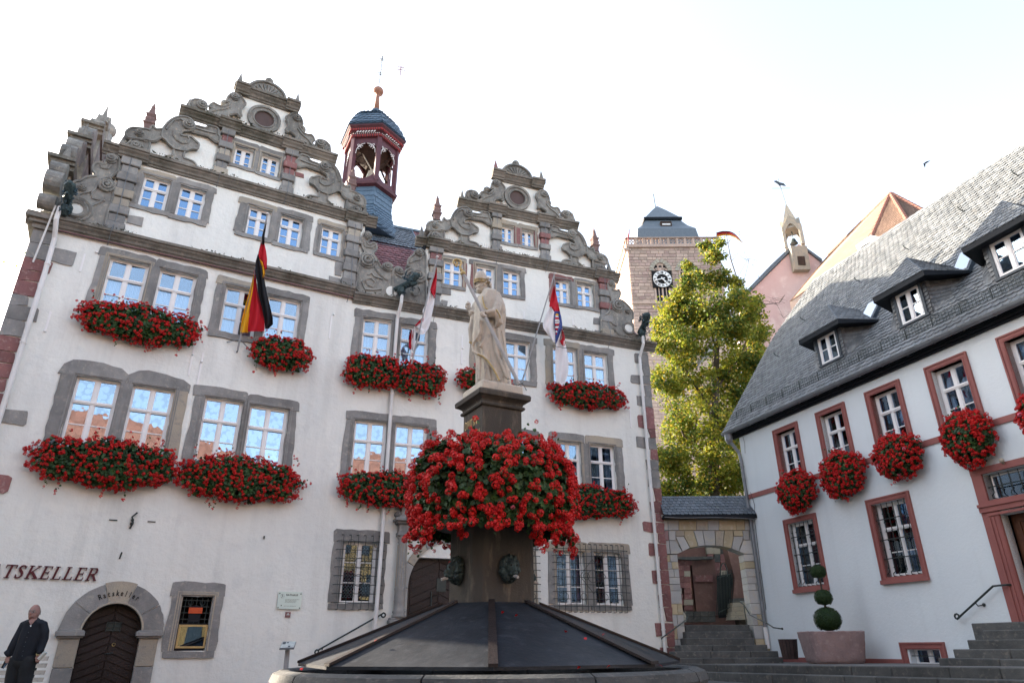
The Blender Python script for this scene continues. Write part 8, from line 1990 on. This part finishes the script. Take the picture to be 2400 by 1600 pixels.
# ================================================================== PERSON
DP = 12.4
def mp(x, y, d=0): return pD('M', x, y, DP - d)
man = thing('person', (mp(300,1500).x, DP, .05), 'bald man with glasses in dark shirt and trousers beside the arched cellar door', 'person')
b = MB()
def blob3(mb, c, rx, ry, rz, nn=16, mm=10):
    vs = []
    for i in range(mm+1):
        th = math.pi*i/mm
        for k in range(nn): p_ = 2*math.pi*k/nn; vs.append(c + Vector((rx*math.sin(th)*math.cos(p_), ry*math.sin(th)*math.sin(p_), -rz*math.cos(th))))
    mb.add(vs, [(i*nn+k, i*nn+(k+1)%nn, (i+1)*nn+(k+1)%nn, (i+1)*nn+k) for i in range(mm) for k in range(nn)])
blob3(b, mp(575,385), .082, .095, .125); blob3(b, mp(555,430,.02), .066, .08, .085)      # skull, jaw
blob3(b, mp(520,478,.03), .04, .045, .03); b.tube([mp(512,385,.085), mp(505,405,.115), mp(520,413,.09)], [.012,.021,.014], 8)
b.tube([mp(485,360,.07), mp(515,352,.095), mp(560,358,.085)], .012, 6); b.tube([mp(495,450,.075), mp(520,447,.092), mp(550,448,.08)], .01, 6); b.tube([mp(497,460,.07), mp(522,461,.088), mp(548,457,.078)], .011, 6)
blob3(b, mp(648,395,-.0), .012, .02, .033)
b.tube([mp(575,470,-.02), mp(560,540,-.01), mp(550,620,-.02)], [.058,.06,.05], 12)
b.tube([mp(560,650,-.02), mp(480,850,-.02), mp(420,1100,-.02)], [.07,.11,.10], 12)
# arms under the sleeves, wrists and hands
b.tube([mp(400,600,0), mp(300,800,.02), mp(190,960,.05), mp(140,1130,.06)], [.06,.05,.042,.03], 10)
b.tube([mp(730,600,0), mp(735,800,-.03), mp(690,960,-.02), mp(645,1090,.03)], [.06,.052,.042,.03], 10)
def hand3(w0, pal, fingers, th):
    b.tube([w0, pal], [.03,.042], 10)
    for f in fingers: b.tube(f, [.0125,.0115,.0095], 6)
    b.tube(th, [.015,.012], 6)
hand3(mp(143,1120,.06), mp(125,1175,.06), [[mp(105,1180,.08), mp(95,1215,.09), mp(100,1240,.07)], [mp(120,1190,.09), mp(112,1225,.1), mp(115,1248,.08)], [mp(133,1190,.09), mp(130,1225,.1), mp(130,1245,.08)], [mp(145,1185,.08), mp(146,1215,.09), mp(143,1232,.07)]], [mp(150,1160,.08), mp(152,1195,.1)])
hand3(mp(640,1105,.04), mp(625,1160,.05), [[mp(605,1165,.08), mp(600,1200,.09), mp(612,1222,.07)], [mp(620,1175,.09), mp(622,1205,.1), mp(632,1220,.08)], [mp(638,1172,.09), mp(645,1198,.1), mp(652,1208,.08)], [mp(650,1160,.08), mp(660,1182,.09), mp(668,1188,.07)]], [mp(655,1130,.08), mp(670,1160,.1)])
# legs
b.tube([mp(300,1180,0), mp(230,1380,.0), mp(190,1600,0), Vector((mp(170,1700).x, DP, .12))], [.10,.09,.07,.05], 10)
b.tube([mp(470,1180,0), mp(440,1380,.02), mp(410,1600,.0), Vector((mp(400,1700).x, DP-.05, .12))], [.10,.09,.07,.05], 10)
for k in (170, 400): x_ = mp(k,1700).x; blob3(b, Vector((x_, DP-.08, .1)), .05, .14, .05)
bo = b.build('body', 'skin', man); remesh(bo, .009, 2)
sh = MB()
RW = [(500,455,650,.055),(530,375,745,.08),(570,345,780,.11),(650,330,770,.125),(750,310,740,.14),(850,285,700,.15),(950,255,665,.155),(1050,225,630,.155),(1120,200,605,.15),(1180,195,590,.145),(1205,230,560,.12)]
vs = []; nn = 40
for j, (y, xl, xr, dp_) in enumerate(RW):
    L0_, R0_2 = mp(xl, y), mp(xr, y); c = (L0_+R0_2)/2; hw_ = (R0_2.x-L0_.x)/2
    if j < 4: c = c; hw_ *= (.92 if j else .8)
    for k in range(nn):
        a = 2*math.pi*k/nn; fd = 1 + .025*math.sin(5*a+j*.9) + .018*math.sin(11*a-j*.6)
        vs.append(c + Vector((hw_*.84*math.cos(a)*fd if j > 2 else hw_*math.cos(a)*.9, -dp_*math.sin(a)*fd, .012*math.sin(3*a) if j == len(RW)-1 else 0)))
M_ = len(RW); sh.add(vs, [(i*nn+k, i*nn+(k+1)%nn, (i+1)*nn+(k+1)%nn, (i+1)*nn+k) for i in range(M_-1) for k in range(nn)] + [tuple(reversed(range(nn))), tuple((M_-1)*nn+k for k in range(nn))])
sh.tube([mp(480,545,0), mp(415,590,0), mp(345,730,.0), mp(270,850,.02), mp(190,980,.05), mp(140,1085,.06)], [.05,.078,.078,.07,.058,.05], 12); sh.tube([mp(165,1050,.06), mp(115,1090,.06)], [.062,.07], 10)
sh.tube([mp(650,540,0), mp(708,590,0), mp(735,720,-.02), mp(730,830,-.03), mp(700,940,-.01), mp(660,1050,.02)], [.05,.078,.08,.072,.06,.055], 12); sh.tube([mp(655,1035,.02), mp(690,1062,.02)], [.06,.055], 10)
so_ = sh.build('shirt', 'shirt', man); remesh(so_, .011, 3)
cb = MB()
cb.add([mp(470,505,.10), mp(455,540,.13), mp(508,625,.155), mp(480,545,.16)], [(0,1,2,3)]); cb.add([mp(628,462,.09), mp(690,510,.12), mp(640,560,.15), mp(520,622,.165), mp(600,540,.15)], [(0,1,2),(0,2,3,4)]); cb.add([mp(480,500,.07), mp(420,520,.1), mp(400,550,.12), mp(470,545,.14)], [(0,1,2,3)])
cb.build('collar', 'shirt', man, recalc=False)
b = MB(); b.add([mp(480,520,.10), mp(508,598,.125), mp(524,592,.125), mp(606,500,.09), mp(545,480,.06)], [(0,1,2,3,4)]); b.build('open_neck', 'skin', man, recalc=False)
b = MB(); b.add([mp(497,600,.162), mp(510,628,.166), mp(530,604,.162)], [(0,1,2)]); b.build('undershirt', 'white_paint', man, recalc=False)
b = MB()
for x, y in ((475,720),(450,800),(425,880),(402,950),(385,1030),(370,1110)): b.ball(mp(x, y, .152), .007, 6, 4)
b.build('buttons', 'frame_dark', man)
tb = MB(); tb.tube([mp(300,1150,0), mp(255,1300,0), mp(215,1450,0), mp(185,1600,0), Vector((mp(170,1700).x, DP, .12))], [.125,.118,.11,.1,.09], 14); tb.tube([mp(460,1150,0), mp(455,1300,.01), mp(430,1450,0), mp(408,1600,0), Vector((mp(400,1700).x, DP, .12))], [.125,.118,.11,.1,.09], 14); blob3(tb, mp(390,1200), .23, .14, .14)
to_ = tb.build('trousers', 'trousers', man); remesh(to_, .012, 2)
hb3 = MB(); 
for k in range(90):
    a = U(.15, 2.9); z_ = U(-.2,.75); c = mp(575,385); P = c + Vector((.083*math.cos(a+.0)*math.cos(z_), .096*math.sin(a)*math.cos(z_), .125*math.sin(z_)*.8)); 
    hb3.tube([P, P + Vector((.006*math.cos(a), .006, -.02))], .004, 3)
hb3.build('short_hair', 'hair_grey', man, kind='stuff', recalc=False)
b = MB()
for x in (502, 558): b.tube([mp(x + 26*math.cos(t), 377 + 13*math.sin(t), .102 if x < 530 else .095) for t in [2*math.pi*k/12 for k in range(12)]], .0025, 4, True)
b.tube([mp(528,372,.11), mp(534,372,.108)], .0025, 4); b.tube([mp(584,374,.09), mp(648,380,.01)], .0025, 4); b.build('glasses', 'staff_grey', man)
for x in (505, 560): b = MB(); b.ball(mp(x, 378, .082 if x < 530 else .076), .011, 8, 6); b.build('eye', 'ink', man)
b = MB(); b.tube([mp(484,356,.085), mp(505,350,.098), mp(525,356,.1)], .006, 5); b.tube([mp(542,353,.1), mp(566,345,.095), mp(592,354,.08)], .006, 5); b.tube([mp(496,455,.09), mp(520,453,.1), mp(548,451,.092)], .0035, 4); b.build('eyebrows', 'hair_grey', man)
b = MB(); w_c = mp(622,1095,.09); b.lathe(w_c, [(.018,-.005),(.018,.005)], 12); b.tube([mp(605,1080,.07), mp(622,1095,.085), mp(650,1090,.06)], .009, 5); b.build('wrist_watch', 'brass', man)
ph_ = thing('rolled_brochure', mp(715,1100,.06), 'pale rolled brochure in the right hand side hand of the man', 'brochure'); b = MB(); b.tube([mp(650,1165,.08), mp(765,1045,.08)], .032, 10); b.build('roll', 'paper', ph_)
ph_ = thing('folded_leaflet', mp(90,1270,.06), 'dark and blue folded leaflet hanging from the left hand side hand of the man', 'brochure'); b = MB(); b.add([mp(80,1185,.08), mp(140,1225,.1), mp(60,1325,.09), mp(15,1310,.07), mp(80,1185,.06), mp(140,1225,.08), mp(60,1325,.07), mp(15,1310,.05)], [(0,1,2,3),(4,5,6,7),(0,1,5,4),(1,2,6,5),(2,3,7,6),(3,0,4,7)]); b.build('cover', 'flag_black', ph_)
b = MB(); b.add([mp(95,1230,.105), mp(138,1228,.107), mp(75,1310,.097), mp(45,1315,.09)], [(0,1,2,3)]); b.build('blue_page', 'glass_blue', ph_, recalc=False)
print('objects', len(bpy.data.objects), 'polys', sum(len(m.polygons) for m in bpy.data.meshes))
